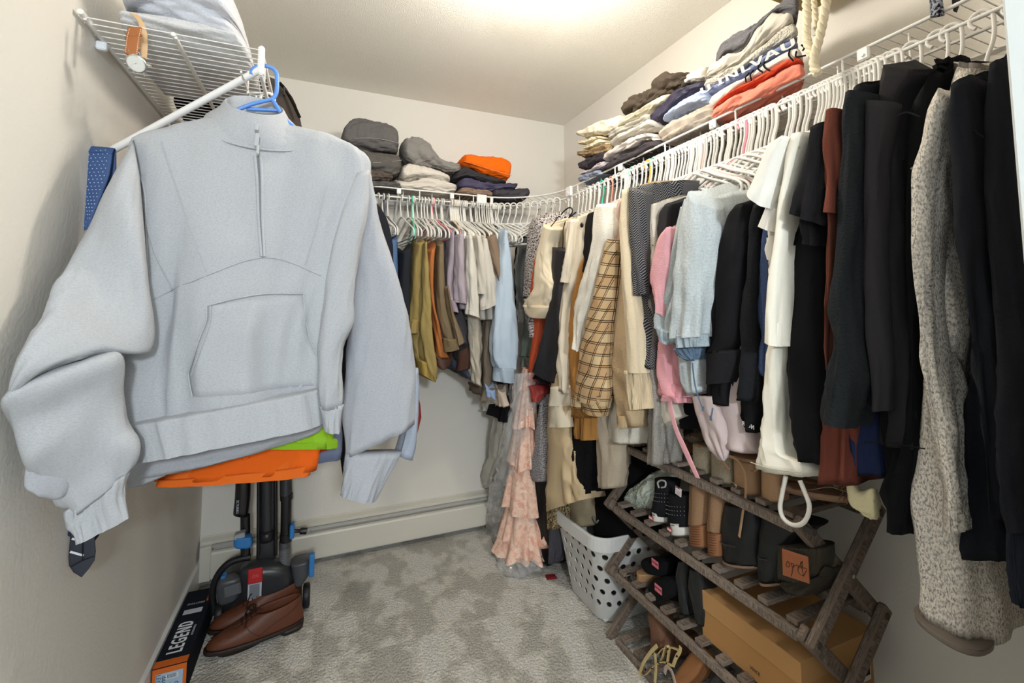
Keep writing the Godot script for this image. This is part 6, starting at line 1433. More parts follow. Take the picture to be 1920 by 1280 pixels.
func shoe_rings(s: Shape, at: Vector3, b: Basis, rings: Array, k := 36) -> void:
	# rings: [height, heel, toe, half width, exponent, height gain at the heel]
	var rows := []
	for q in rings:
		var row := []
		for j in k:
			var th := TAU * j / k
			var c := cos(th); var sn := sin(th)
			var e: float = q[4] if q.size() > 4 else 0.8
			var u := signf(c) * pow(absf(c), e)
			var l: float = lerpf(q[1], q[2], (u + 1) / 2)
			var w: float = signf(sn) * pow(absf(sn), e) * q[3] * (1.0 + 0.12 * u)
			var y: float = q[0] + (q[5] * pow((1.0 - u) / 2.0, 2.0) if q.size() > 5 else 0.0)
			row.append(s.add(at + b * Vector3(l, y, w)))
		rows.append(row)
	for i in rows.size() - 1:
		for j in k: s.quad(rows[i][j], rows[i][(j + 1) % k], rows[i + 1][(j + 1) % k], rows[i + 1][j])
	var m := s.add((s.v[rows[0][0]] + s.v[rows[0][k / 2]]) / 2.0)
	for j in k: s.tri(m, rows[0][(j + 1) % k], rows[0][j])
func shoe_end(s: Shape, at: Vector3, b: Basis, y: float, x0: float, x1: float, w: float) -> void:
	var k := 24
	var m := s.add(at + b * Vector3((x0 + x1) / 2, y, 0))
	var o := []
	for j in k: o.append(s.add(at + b * Vector3(lerpf(x0, x1, (cos(TAU * j / k) + 1) / 2), y, sin(TAU * j / k) * w)))
	for j in k: s.tri(m, o[j], o[(j + 1) % k])

func strap(t: Node3D, called: String, pts: Array, w: float, m: Material, n := 24, nrm := Vector3.ZERO) -> void:
	var s := Shape.new()
	s.tube(smooth(pts, n), w / 2.0, 10, true, false, 0.6, nrm, 0.22)
	put(called, s, m, t)

func shoes() -> void:
	var t: Node3D
	var s: Shape
	var back := Basis(Vector3(1, 0, 0), Vector3.UP, Vector3(0, 0, 1))    # toe to the wall
	# ---- top tier
	t = thing("shoe_box", "tan cardboard shoe box at the far end of the rack's top tier", "box", Vector3(1.18, 0.76, -1.36))
	s = Shape.new()
	s.box(Vector3(1.185, 0.798, -1.355), Vector3(0.2, 0.068, 0.29), Basis(), 0.001)
	put("body", s, M("a57a50", "paper"), t)
	s = Shape.new()
	s.box(Vector3(1.185, 0.833, -1.355), Vector3(0.205, 0.012, 0.296), Basis(), 0.001)
	put("lid", s, M("ad8156", "paper"), t)
	letters("MANSOUR LIEN", 0.010, M("3a2a1c", "paper"), Vector3(1.084, 0.797, -1.29), Basis(Vector3(0, 0, 1), Vector3.UP, Vector3(-1, 0, 0)), t)
	t = thing("scarf", "fringed brown plaid scarf heaped on the shoe box", "scarf", Vector3(1.18, 0.84, -1.3))
	part(t, "cloth", X(1.1,[.753,-1.431,.779,-1.312,.799,-1.213,.815,-1.119]), X(1.1,[.785,-1.421,.822,-1.303,.851,-1.211,.854,-1.113]), Vector3(0.09, 0, 0), M("8a7763", "o"), {"push": 1.0, "f": 0.016, "fr": 26.0, "vy": 1.0, "c0": 0.15, "c1": 0.15, "n": 30})
	for i in 12:
		var a: Vector3 = X(1.095,[.76,-1.4])[0].lerp(X(1.095,[.803,-1.207])[0], i / 11.0)
		s = Shape.new()
		s.tube([a, a + Vector3(-0.006, -0.008, 0.002), a + Vector3(-0.007, -0.018, rng.randf_range(-0.004, 0.004))], 0.0016, 5)
		put("fringe", s, M("2e2721", "c"), t)
	var gl := M("b3a48c", "salt")
	for q in [["left", X(1.08,[.825,-1.136,.729,-1.14]), X(1.08,[.831,-1.067,.749,-1.075])], ["right", X(1.075,[.824,-1.058,.729,-1.062]), X(1.075,[.833,-.99,.751,-.988])]]:
		t = thing("heeled_sandal", "%s one of the pair of block-heeled sandals with glittering silver heels" % q[0], "shoe", (q[1][1] + q[2][1]) / 2.0)
		part(t, "heel", q[1], q[2], Vector3(0.026, 0, 0), gl, {"n": 10, "k": 40, "e": 0.7, "push": 1.0, "f": 0.0})
		var top: Vector3 = (q[1][0] + q[2][0]) / 2.0
		s = Shape.new()
		shoe_rings(s, top + Vector3(-0.002, -0.004, 0), Basis(Vector3(0.95, -0.25, 0.1).normalized(), Vector3.UP, Vector3(-0.1, 0, 1).normalized()), [[0, 0.0, 0.19, 0.03], [0.008, 0.0, 0.19, 0.031], [0.008, 0.01, 0.18, 0.026], [0.007, 0.09, 0.1, 0.004]], 30)
		put("insole", s, M("9a6a3c", "l"), t)
		strap(t, "toe_strap", [top + Vector3(0.13, -0.03, -0.032), top + Vector3(0.13, 0.01, 0.0), top + Vector3(0.13, -0.03, 0.034)], 0.03, gl, 16)
	var tan_ := M("b08a66", "l")
	for q in [["left", X(1.075,[.827,-.979,.729,-.98]), X(1.075,[.833,-.911,.748,-.91])], ["right", X(1.07,[.828,-.886,.745,-.89]), X(1.07,[.83,-.833,.761,-.829])]]:
		t = thing("heeled_sandal", "%s one of the pair of tan suede block-heeled ankle-strap sandals" % q[0], "shoe", (q[1][1] + q[2][1]) / 2.0)
		part(t, "heel", q[1], q[2], Vector3(0.028, 0, 0), tan_, {"n": 10, "k": 40, "e": 0.75, "push": 1.0, "f": 0.0})
		var top: Vector3 = (q[1][0] + q[2][0]) / 2.0
		s = Shape.new()
		shoe_rings(s, top + Vector3(0.0, -0.006, 0), Basis(Vector3(0.95, -0.25, 0.1).normalized(), Vector3.UP, Vector3(-0.1, 0, 1).normalized()), [[0, 0.0, 0.19, 0.03], [0.008, 0.0, 0.19, 0.031], [0.008, 0.01, 0.18, 0.026], [0.007, 0.09, 0.1, 0.004]], 30)
		put("insole", s, M("8c6743", "l"), t)
		if q[0] == "left":
			part(t, "counter", X(1.075,[.839,-.979,.788,-.979]), X(1.075,[.842,-.911,.794,-.911]), Vector3(0.03, 0, 0), tan_, {"n": 8, "k": 30, "push": 1.0, "f": 0.0, "e": 0.8})
			strap(t, "ankle_strap", X(1.06,[.801,-.965,.813,-.985,.827,-.986,.837,-.967,.835,-.941,.816,-.921,.761,-.917,.702,-.928,.631,-.943]), 0.0085, M("b8926e", "l"), 40, Vector3(1, 0, 0.2))
			strap(t, "ankle_strap", X(1.06,[.82,-.899,.821,-.888,.838,-.871,.859,-.861]), 0.008, M("b8926e", "l"), 16)
			s = Shape.new()
			s.tube(smooth(X(1.05,[.769,-.96,.774,-.949,.769,-.938,.761,-.941,.761,-.953]), 16), 0.0014, 6, true)
			put("buckle", s, M("c8bba0", "m"), t)
	t = thing("flat_sandal", "brown flat sandal with sparkling straps at the near end of the top tier", "shoe", X(1.12,[.799,-.754])[0])
	var fb: Vector3 = X(1.1,[.789,-.843])[0]
	var fe: Vector3 = X(1.12,[.814,-.682])[0]
	var fd := (fe - fb).normalized()
	s = Shape.new()
	shoe_rings(s, fb, Basis(fd, Vector3.UP, fd.cross(Vector3.UP)), [[0, 0.0, (fe - fb).length(), 0.036], [0.014, 0.0, (fe - fb).length(), 0.037], [0.014, 0.01, (fe - fb).length() - 0.01, 0.032], [0.013, 0.09, 0.1, 0.004]], 36)
	put("sole", s, M("8a6a50", "l"), t)
	strap(t, "side_strap", X(1.06,[.824,-.807,.815,-.777,.829,-.738,.851,-.694,.854,-.677]), 0.008, M("a08770", "salt"), 24)
	for i in 4:
		var a: Vector3 = X(1.05,[.856,-.671])[0].lerp(X(1.05,[.857,-.645])[0], i / 3.0)
		strap(t, "toe_strap", [a, a + Vector3(0.03, 0.004, 0.0), a + Vector3(-0.004, -0.022, 0.004)], 0.007, M("9c8066", "salt"), 12)
	t = thing("bra", "pale yellow folded cloth cup hanging under the navy t-shirt above the rack", "cloth", X(1.02,[.84,-.601])[0])
	part(t, "cup", X(1,[.89,-.617,.855,-.611,.846,-.59,.846,-.566]), X(1,[.915,-.606,.887,-.595,.899,-.568,.889,-.563]), Vector3(0.012, 0, 0), M("d3c79e", "c"), {"n": 20, "k": 24, "f": 0.006, "fr": 30.0})
	s = Shape.new()
	s.tube(smooth(X(1,[.913,-.606,.898,-.608,.887,-.609]), 8), 0.002, 6)
	put("strap", s, M("d3c79e", "c"), t)
	# ---- second tier
	t = thing("slipper", "fluffy pale mint slipper at the far end of the second tier", "shoe", X(1.12,[.512,-1.471])[0])
	part(t, "fur", X(1.09,[.495,-1.539,.479,-1.482,.495,-1.418,.525,-1.366]), X(1.09,[.52,-1.524,.594,-1.446,.658,-1.353,.668,-1.283]), Vector3(0.07, 0, 0), M("b7bdb0", "b"), {"n": 30, "k": 40, "push": 1.0, "c0": 0.25, "c1": 0.25, "f": 0.012, "fr": 40.0, "vy": 1.0, "e": 0.9, "lay": 1})
	var bk := M("1b1b1e", "c")
	for q in [["left", X(1.075,[.652,-1.326,.591,-1.331,.539,-1.347,.525,-1.351]), X(1.075,[.677,-1.225,.615,-1.242,.556,-1.262,.542,-1.265]), X(1.073,[.534,-1.351,.509,-1.346]), X(1.073,[.553,-1.265,.52,-1.269])], ["right", X(1.07,[.63,-1.251,.576,-1.256,.534,-1.262,.521,-1.265]), X(1.07,[.656,-1.158,.606,-1.162,.566,-1.159,.558,-1.159]), X(1.068,[.533,-1.265,.496,-1.256]), X(1.068,[.569,-1.154,.531,-1.156])]]:
		t = thing("high_top_sneaker", "%s one of the pair of black high-top sneakers with white soles" % q[0], "shoe", (q[3][1] + q[4][1]) / 2.0)
		part(t, "upper", q[1], q[2], Vector3(0.035, 0, 0), bk, {"n": 20, "k": 36, "e": 1.0, "push": 1.0, "f": 0.002, "open": false})
		part(t, "sole", q[3], q[4], Vector3(0.1, 0, 0), M("d8d4cb", "p"), {"n": 6, "k": 36, "e": 0.95, "push": 1.0, "f": 0.0})
		var toe: Vector3 = (q[3][0] + q[4][0]) / 2.0
		s = Shape.new()
		shoe_rings(s, toe, back, [[0.0, 0.04, 0.2, 0.032], [0.03, 0.04, 0.19, 0.032], [0.05, 0.03, 0.14, 0.026], [0.075, 0.02, 0.09, 0.02], [0.08, 0.03, 0.07, 0.004]])
		put("vamp", s, bk, t)
		s = Shape.new()
		var a: Vector3 = q[3][0]; var b: Vector3 = q[4][0]
		s.tube([a + Vector3(0.02, -0.006, 0), (a + b) / 2.0 + Vector3(-0.001, -0.006, 0), b + Vector3(0.02, -0.006, 0)], 0.0012, 6)
		put("sole_stripe", s, M("161616", "p"), t)
		s = Shape.new()
		var mid: Vector3 = a.lerp(q[4][1], 0.42)
		s.box(mid + Vector3(-0.004, -0.003, 0), Vector3(0.003, 0.013, 0.019), Basis(), 0.001)
		put("heel_label", s, M("b8404a", "p"), t)
		letters("VANS", 0.0062, M("f0e8e0", "p"), mid + Vector3(-0.0058, -0.0035, 0), Basis(Vector3(0, 0, 1), Vector3.UP, Vector3(-1, 0, 0)), t, "lettering", "Droid Sans", true, 0.8)
		s = Shape.new()
		for r in 3:
			for i in 9:
				var p: Vector3 = q[1][1].lerp(q[2][1], (i + 0.5) / 9.0) + Vector3(-0.003 + 0.012 * pow(absf(i - 4.0) / 4.0, 2), 0.014 - r * 0.013 , 0)
				s.box(p, Vector3(0.0008, 0.0009, 0.0025))
		put("stitching", s, M("d0cdc8", "c"), t)
	s = Shape.new()
	s.box(X(1.062,[.667,-1.172])[0], Vector3(0.002, 0.026, 0.026), Basis(Vector3.RIGHT, 0.1), 0.0005)
	t = thing("shoe_label", "small white paper label on the right black sneaker", "label", X(1.062,[.667,-1.172])[0])
	put("paper", s, M("ddd8d2", "paper"), t)
	letters("VANS", 0.005, M("8c2f3c", "paper"), X(1.06,[.679,-1.172])[0], Basis(Vector3(0, 0, 1), Vector3.UP, Vector3(-1, 0, 0)), t, "lettering", "Droid Sans", true)
	s = Shape.new()
	for i in 3: s.box(X(1.061,[.666,-1.171])[0] + Vector3(0, -i * 0.004, 0), Vector3(0.0006, 0.0012, 0.018))
	put("print_lines", s, M("b07a84", "paper"), t)
	s = Shape.new()
	s.tube(smooth(X(1.07,[.64,-1.272,.655,-1.279,.67,-1.26,.672,-1.239,.656,-1.242,.646,-1.261]), 16), 0.003, 6)
	t = thing("shoelace", "grey loop of a lace on the left black sneaker", "lace", X(1.07,[.661,-1.26])[0])
	put("loop", s, M("a8a8a4", "c"), t)
	for q in [["left", X(1.07,[.693,-1.154,.622,-1.161,.563,-1.166]), X(1.07,[.72,-1.07,.647,-1.077,.593,-1.086]), X(1.068,[.57,-1.154,.507,-1.152]), X(1.068,[.597,-1.084,.533,-1.082])], ["right", X(1.065,[.707,-1.066,.634,-1.075,.586,-1.079]), X(1.065,[.721,-1.004,.651,-1.015,.596,-1.023]), X(1.063,[.584,-1.073,.521,-1.072]), X(1.063,[.601,-1.019,.537,-1.022])]]:
		t = thing("ankle_boot", "%s one of the pair of tan suede ankle boots with stacked heels" % q[0], "shoe", (q[3][1] + q[4][1]) / 2.0)
		var su := M("98775a", "f")
		part(t, "shaft", q[1], q[2], Vector3(0.045, 0, 0), su, {"n": 20, "k": 36, "e": 0.85, "push": 1.0, "f": 0.003})
		part(t, "heel", q[3], q[4], Vector3(0.03, 0, 0), M("8b5c3c", "l"), {"n": 14, "k": 36, "e": 0.8, "push": 1.0, "f": 0.0})
		for i in 9:
			s = Shape.new()
			var a: Vector3 = q[3][0].lerp(q[3][1], (i + 0.5) / 9.0); var b: Vector3 = q[4][0].lerp(q[4][1], (i + 0.5) / 9.0)
			var pts := []
			for j in 11:
				var th := PI * j / 10.0
				pts.append(a.lerp(b, (1 - cos(th)) / 2.0) + Vector3(0.032 * (1.0 - sin(th)) - 0.002, 0, 0))
			s.tube(pts, 0.0011, 5)
			put("heel_layer", s, M("5f3d28", "l"), t)
		var m: Vector3 = (q[1][2] + q[2][2]) / 2.0
		s = Shape.new()
		shoe_rings(s, m + Vector3(0, -0.02, 0), back, [[-0.02, 0.05, 0.2, 0.03], [0.015, 0.04, 0.19, 0.03], [0.04, 0.03, 0.13, 0.026], [0.05, 0.05, 0.07, 0.004]])
		put("vamp", s, su, t)
		s = Shape.new()
		s.tube(smooth([q[1][0].lerp(q[2][0], 0.4) + Vector3(-0.0015, 0, 0), q[1][1].lerp(q[2][1], 0.42) + Vector3(-0.0015, 0, 0), q[1][2].lerp(q[2][2], 0.45) + Vector3(-0.0015, 0, 0)], 10), 0.0012, 5)
		put("back_seam", s, M("6d5138", "c"), t)
	var rbm := M("151617", "l")
	for q in [["left", X(1.065,[.686,-1.019,.619,-1.038,.566,-1.04,.521,-1.034]), X(1.065,[.721,-.911,.67,-.902,.615,-.905,.565,-.907])], ["right", X(1.06,[.708,-.896,.643,-.906,.591,-.902,.54,-.896]), X(1.06,[.741,-.742,.698,-.783,.627,-.828,.554,-.851])]]:
		t = thing("rain_boot", "%s one of the pair of black rubber boots with a thin tan sole edge" % q[0], "shoe", (q[1][3] + q[2][3]) / 2.0)
		part(t, "shaft", q[1], q[2], Vector3(0.05, 0, 0), rbm, {"n": 24, "k": 40, "e": 0.85, "push": 1.0, "f": 0.006})
		s = Shape.new()
		var a: Vector3 = q[1][3]; var b: Vector3 = q[2][3]
		var pts := []
		for j in 13:
			var th := PI * j / 12.0
			pts.append(a.lerp(b, (1 - cos(th)) / 2.0) + Vector3(0.05 * (1.0 - sin(th)) - 0.004, -0.002, 0))
		s.tube(pts, 0.0036, 6)
		put("sole_edge", s, M("7d6654", "l"), t)
		s = Shape.new()
		shoe_rings(s, (a + b) / 2.0 + Vector3(0, 0.002, 0), back, [[0.0, 0.05, 0.21, 0.032], [0.04, 0.04, 0.2, 0.034], [0.07, 0.03, 0.13, 0.03], [0.09, 0.05, 0.08, 0.004]])
		put("foot", s, rbm, t)
		s = Shape.new()
		var pa: Vector3 = q[1][2]; var pb: Vector3 = q[2][2]
		s.tube([pa.lerp(pb, 0.1) + Vector3(0.012, 0.008, 0), pa.lerp(pb, 0.3) + Vector3(-0.003, 0.004, 0), pa.lerp(pb, 0.6) + Vector3(-0.003, 0.001, 0)], 0.0016, 5)
		put("seam", s, M("36393a", "l"), t)
	var ol := M("453f35", "r")
	t = thing("knit_boot", "olive knit-cuffed boot with an orange leather patch on the second tier", "shoe", X(1.06,[.611,-.787])[0])
	part(t, "cuff", X(1.05,[.657,-.845,.614,-.845,.576,-.843]), X(1.065,[.694,-.738,.654,-.742,.603,-.762]), Vector3(0.05, 0, 0), ol, {"n": 14, "k": 60, "e": 0.8, "push": 1.0, "f": 0.004, "rib": 40, "ra": 0.0008})
	part(t, "foot", X(1.06,[.563,-.852,.55,-.831,.552,-.797,.564,-.766]), X(1.075,[.574,-.841,.595,-.799,.629,-.758,.657,-.732]), Vector3(0.07, 0, 0), M("3d382f", "f"), {"n": 24, "k": 36, "push": 1.0, "c0": 0.2, "c1": 0.2, "f": 0.012, "fr": 24.0})
	s = Shape.new()
	var pc: Vector3 = X(1.043,[.646,-.771])[0]
	var pbz := Basis(Vector3(0.45, 0, 0.89).normalized(), Vector3.UP, Vector3(-0.89, 0, 0.45).normalized())
	s.box(pc, Vector3(0.054, 0.06, 0.004), pbz, 0.001)
	put("leather_patch", s, M("97552f", "l"), t)
	var pen := M("1b120c", "l")
	s = Shape.new()
	for st in [[-0.026, -0.004, -0.02, 0.008, -0.016, -0.006, -0.024, -0.008, -0.026, -0.002], [-0.012, 0.006, -0.008, -0.008, -0.012, -0.03], [-0.012, 0.005, -0.004, 0.004, -0.006, -0.006], [-0.002, 0.0, 0.006, 0.006, 0.008, -0.004], [0.02, 0.02, 0.006, -0.012, 0.02, -0.02, 0.018, -0.004, 0.014, 0.018, 0.022, 0.01, 0.012, 0.0, 0.03, 0.004, 0.02, -0.02]]:
		var pts := []
		for i in range(0, st.size(), 2): pts.append(pc + pbz * Vector3(st[i] * 0.75, st[i + 1] * 0.85, 0.0024))
		s.tube(smooth(pts, 18), 0.0007, 5)
	put("signature", s, pen, t)
	# ---- third tier
	var ft := M("151517", "f")
	for q in [["back", X(1.09,[.329,-1.439,.299,-1.434,.289,-1.395]), X(1.09,[.391,-1.293,.347,-1.295,.326,-1.301]), X(1.084,[.369,-1.319])], ["front", X(1.07,[.281,-1.385,.247,-1.38,.232,-1.343,.244,-1.313]), X(1.07,[.384,-1.215,.353,-1.212,.332,-1.215,.308,-1.228]), X(1.066,[.308,-1.284])]]:
		t = thing("slipper", "%s one of the two black slippers with a pink printed heel label" % q[0], "shoe", q[1][-1])
		part(t, "heel_cup", q[1], q[2], Vector3(0.04, 0, 0), ft, {"n": 16, "k": 36, "e": 1.0, "c0": 0.3, "c1": 0.2, "push": 1.0, "f": 0.003})
		s = Shape.new()
		shoe_rings(s, (q[1][-1] + q[2][-1]) / 2.0, back, [[0.0, 0.03, 0.2, 0.034], [0.035, 0.03, 0.19, 0.034], [0.05, 0.04, 0.14, 0.028], [0.056, 0.07, 0.1, 0.004]])
		put("foot", s, ft, t)
		s = Shape.new()
		s.box(q[3][0], Vector3(0.034, 0.024, 0.003), Basis(Vector3(0, 0, 1), Vector3.UP, Vector3(-1, 0, 0)), 0.001)
		put("pink_label", s, M("d06a76", "p"), t)
		letters("TAKE THESE", 0.0052, M("3a1a20", "p"), q[3][0] + Vector3(-0.0018, 0.002, 0), Basis(Vector3(0, 0, 1), Vector3.UP, Vector3(-1, 0, 0)), t, "lettering", "Droid Serif", false, 0.8)
	t = thing("slide_sandal", "cork-soled sandal with a metal buckle tucked behind the black slippers", "shoe", X(1.08,[.252,-1.429])[0])
	part(t, "sole", X(1.075,[.289,-1.43,.241,-1.423]), X(1.075,[.301,-1.373,.247,-1.392]), Vector3(0.06, 0, 0), M("a5805a", "l"), {"n": 8, "k": 24, "push": 1.0, "f": 0.0})
	strap(t, "strap", X(1.07,[.249,-1.466,.269,-1.452,.283,-1.43,.275,-1.424]), 0.012, M("26221f", "l"), 12)
	s = Shape.new()
	s.tube(smooth(X(1.065,[.258,-1.459,.24,-1.456,.25,-1.428,.251,-1.409]), 12), 0.003, 8)
	put("buckle", s, M("cfc6b2", "m"), t)
	for q in [["left", X(1.08,[.421,-1.22,.362,-1.237,.312,-1.222,.272,-1.207]), X(1.08,[.454,-1.169,.394,-1.176,.339,-1.174,.284,-1.165])], ["right", X(1.07,[.438,-1.157,.386,-1.166,.338,-1.152,.294,-1.132]), X(1.07,[.46,-1.1,.423,-1.097,.371,-1.095,.293,-1.098])]]:
		t = thing("tall_boot", "%s one of the pair of black slim boots on the third tier" % q[0], "shoe", (q[1][3] + q[2][3]) / 2.0)
		part(t, "shaft", q[1], q[2], Vector3(0.045, 0, 0), M("18191a", "l"), {"n": 24, "k": 36, "e": 0.85, "push": 1.0, "f": 0.006})
		s = Shape.new()
		shoe_rings(s, (q[1][3] + q[2][3]) / 2.0 + Vector3(0, 0.004, 0), back, [[0.0, 0.04, 0.2, 0.028], [0.035, 0.04, 0.19, 0.03], [0.06, 0.03, 0.13, 0.026], [0.07, 0.05, 0.08, 0.004]])
		put("foot", s, M("18191a", "l"), t)
	# the big shoe box
	t = thing("shoe_box", "large tan cardboard shoe box under the near end of the rack", "box", Vector3(1.2, 0.265, -0.98))
	var bx := M("b98c5b", "paper")
	s = Shape.new()
	s.box(Vector3(1.225, 0.31, -0.957), Vector3(0.28, 0.092, 0.31), Basis(), 0.0015)
	put("body", s, M("b28452", "paper"), t)
	s = Shape.new()
	s.box(Vector3(1.225, 0.374, -0.957), Vector3(0.288, 0.055, 0.318), Basis(), 0.0015)
	put("lid", s, bx, t)
	letters("VINCE", 0.008, M("3a2a1c", "paper"), Vector3(1.0845, 0.29, -0.93), Basis(Vector3(0, 0, 1), Vector3.UP, Vector3(-1, 0, 0)), t)
	s = Shape.new()
	s.box(Vector3(1.32, 0.305, -0.8015), Vector3(0.06, 0.045, 0.001))
	put("barcode_label", s, M("d8d4cc", "paper"), t)
	s = Shape.new()
	for i in 12: s.box(Vector3(1.322 + i * 0.0022, 0.307, -0.8008), Vector3(0.0011 if i % 3 else 0.0016, 0.024, 0.0006))
	put("barcode", s, M("222222", "paper"), t)
	# ---- lowest tier
	t = thing("boot", "brown suede boot shaft standing on the lowest tier behind the gold sandals", "shoe", X(1.1,[.044,-1.359])[0])
	part(t, "shaft", X(1.08,[.169,-1.381,.114,-1.368,.045,-1.365]), X(1.08,[.204,-1.307,.15,-1.296,.11,-1.292]), Vector3(0.04, 0, 0), M("7d5b47", "f"), {"n": 16, "k": 30, "push": 1.0, "f": 0.004})
	s = Shape.new()
	shoe_rings(s, X(1.08,[.073,-1.331])[0] + Vector3(0, -0.02, 0), back, [[0.0, 0.03, 0.2, 0.03], [0.035, 0.03, 0.19, 0.03], [0.06, 0.03, 0.13, 0.026], [0.07, 0.05, 0.08, 0.004]])
	put("foot", s, M("7d5b47", "f"), t)
	var gd := M("c4ad78", "g")
	t = thing("strappy_sandal", "gold strappy flat sandal with studs at the front of the lowest tier", "shoe", X(1.03,[.086,-1.235])[0])
	for q in [X(1.03,[.017,-1.343,.064,-1.32,.124,-1.28,.158,-1.253]), X(1.03,[.013,-1.349,.011,-1.333,.037,-1.304,.079,-1.274,.126,-1.227,.146,-1.18]), X(1.04,[.096,-1.257,.133,-1.238,.178,-1.219,.181,-1.209,.132,-1.216]), X(1.03,[.128,-1.264,.088,-1.261,.034,-1.268]), X(1.035,[.141,-1.186,.176,-1.171,.206,-1.154,.22,-1.151]), X(1.04,[.117,-1.266,.161,-1.232,.19,-1.19,.199,-1.166])]: strap(t, "strap", q, 0.012, gd, 22)
	s = Shape.new()
	for q in [X(1.026,[.046,-1.31]), X(1.026,[.074,-1.277]), X(1.026,[.115,-1.24]), X(1.026,[.137,-1.205]), X(1.034,[.158,-1.213]), X(1.034,[.177,-1.207]), X(1.03,[.186,-1.163])]: s.box(q[0], Vector3(0.005, 0.005, 0.005), Basis(Vector3.RIGHT, 0.5), 0.001)
	put("stud", s, M("3b342a", "m"), t)
	strap(t, "thong_strap", X(1.02,[.108,-1.208,.134,-1.198,.138,-1.179,.122,-1.166,.101,-1.158]), 0.012, M("b09a8c", "l"), 18)
	t = thing("mule", "tan leather mule lying sole-up beside the gold sandal", "shoe", X(1.06,[.156,-1.149])[0])
	part(t, "upper", X(1.06,[.036,-1.252,.097,-1.216,.169,-1.171,.21,-1.147]), X(1.06,[.089,-1.152,.158,-1.102,.21,-1.08,.237,-1.083]), Vector3(0.03, 0, 0), M("a06a3e", "l"), {"n": 20, "k": 30, "push": 1.0, "c0": 0.15, "c1": 0.25, "f": 0.004})
	s = Shape.new()
	s.tube(smooth(X(1.058,[.095,-1.15,.16,-1.1,.213,-1.076,.242,-1.08]), 14), 0.003, 6)
	put("sole_edge", s, M("6d4527", "l"), t)
	t = thing("sandal", "black and silver beaded sandal half hidden at the bottom edge", "shoe", X(1.06,[.199,-1.045])[0])
	part(t, "upper", X(1.06,[.145,-1.091,.188,-1.065,.224,-1.034]), X(1.06,[.169,-1.037,.201,-1.022,.218,-1.022]), Vector3(0.03, 0, 0), M("4a4744", "salt"), {"n": 12, "k": 24, "push": 1.0, "c1": 0.2})

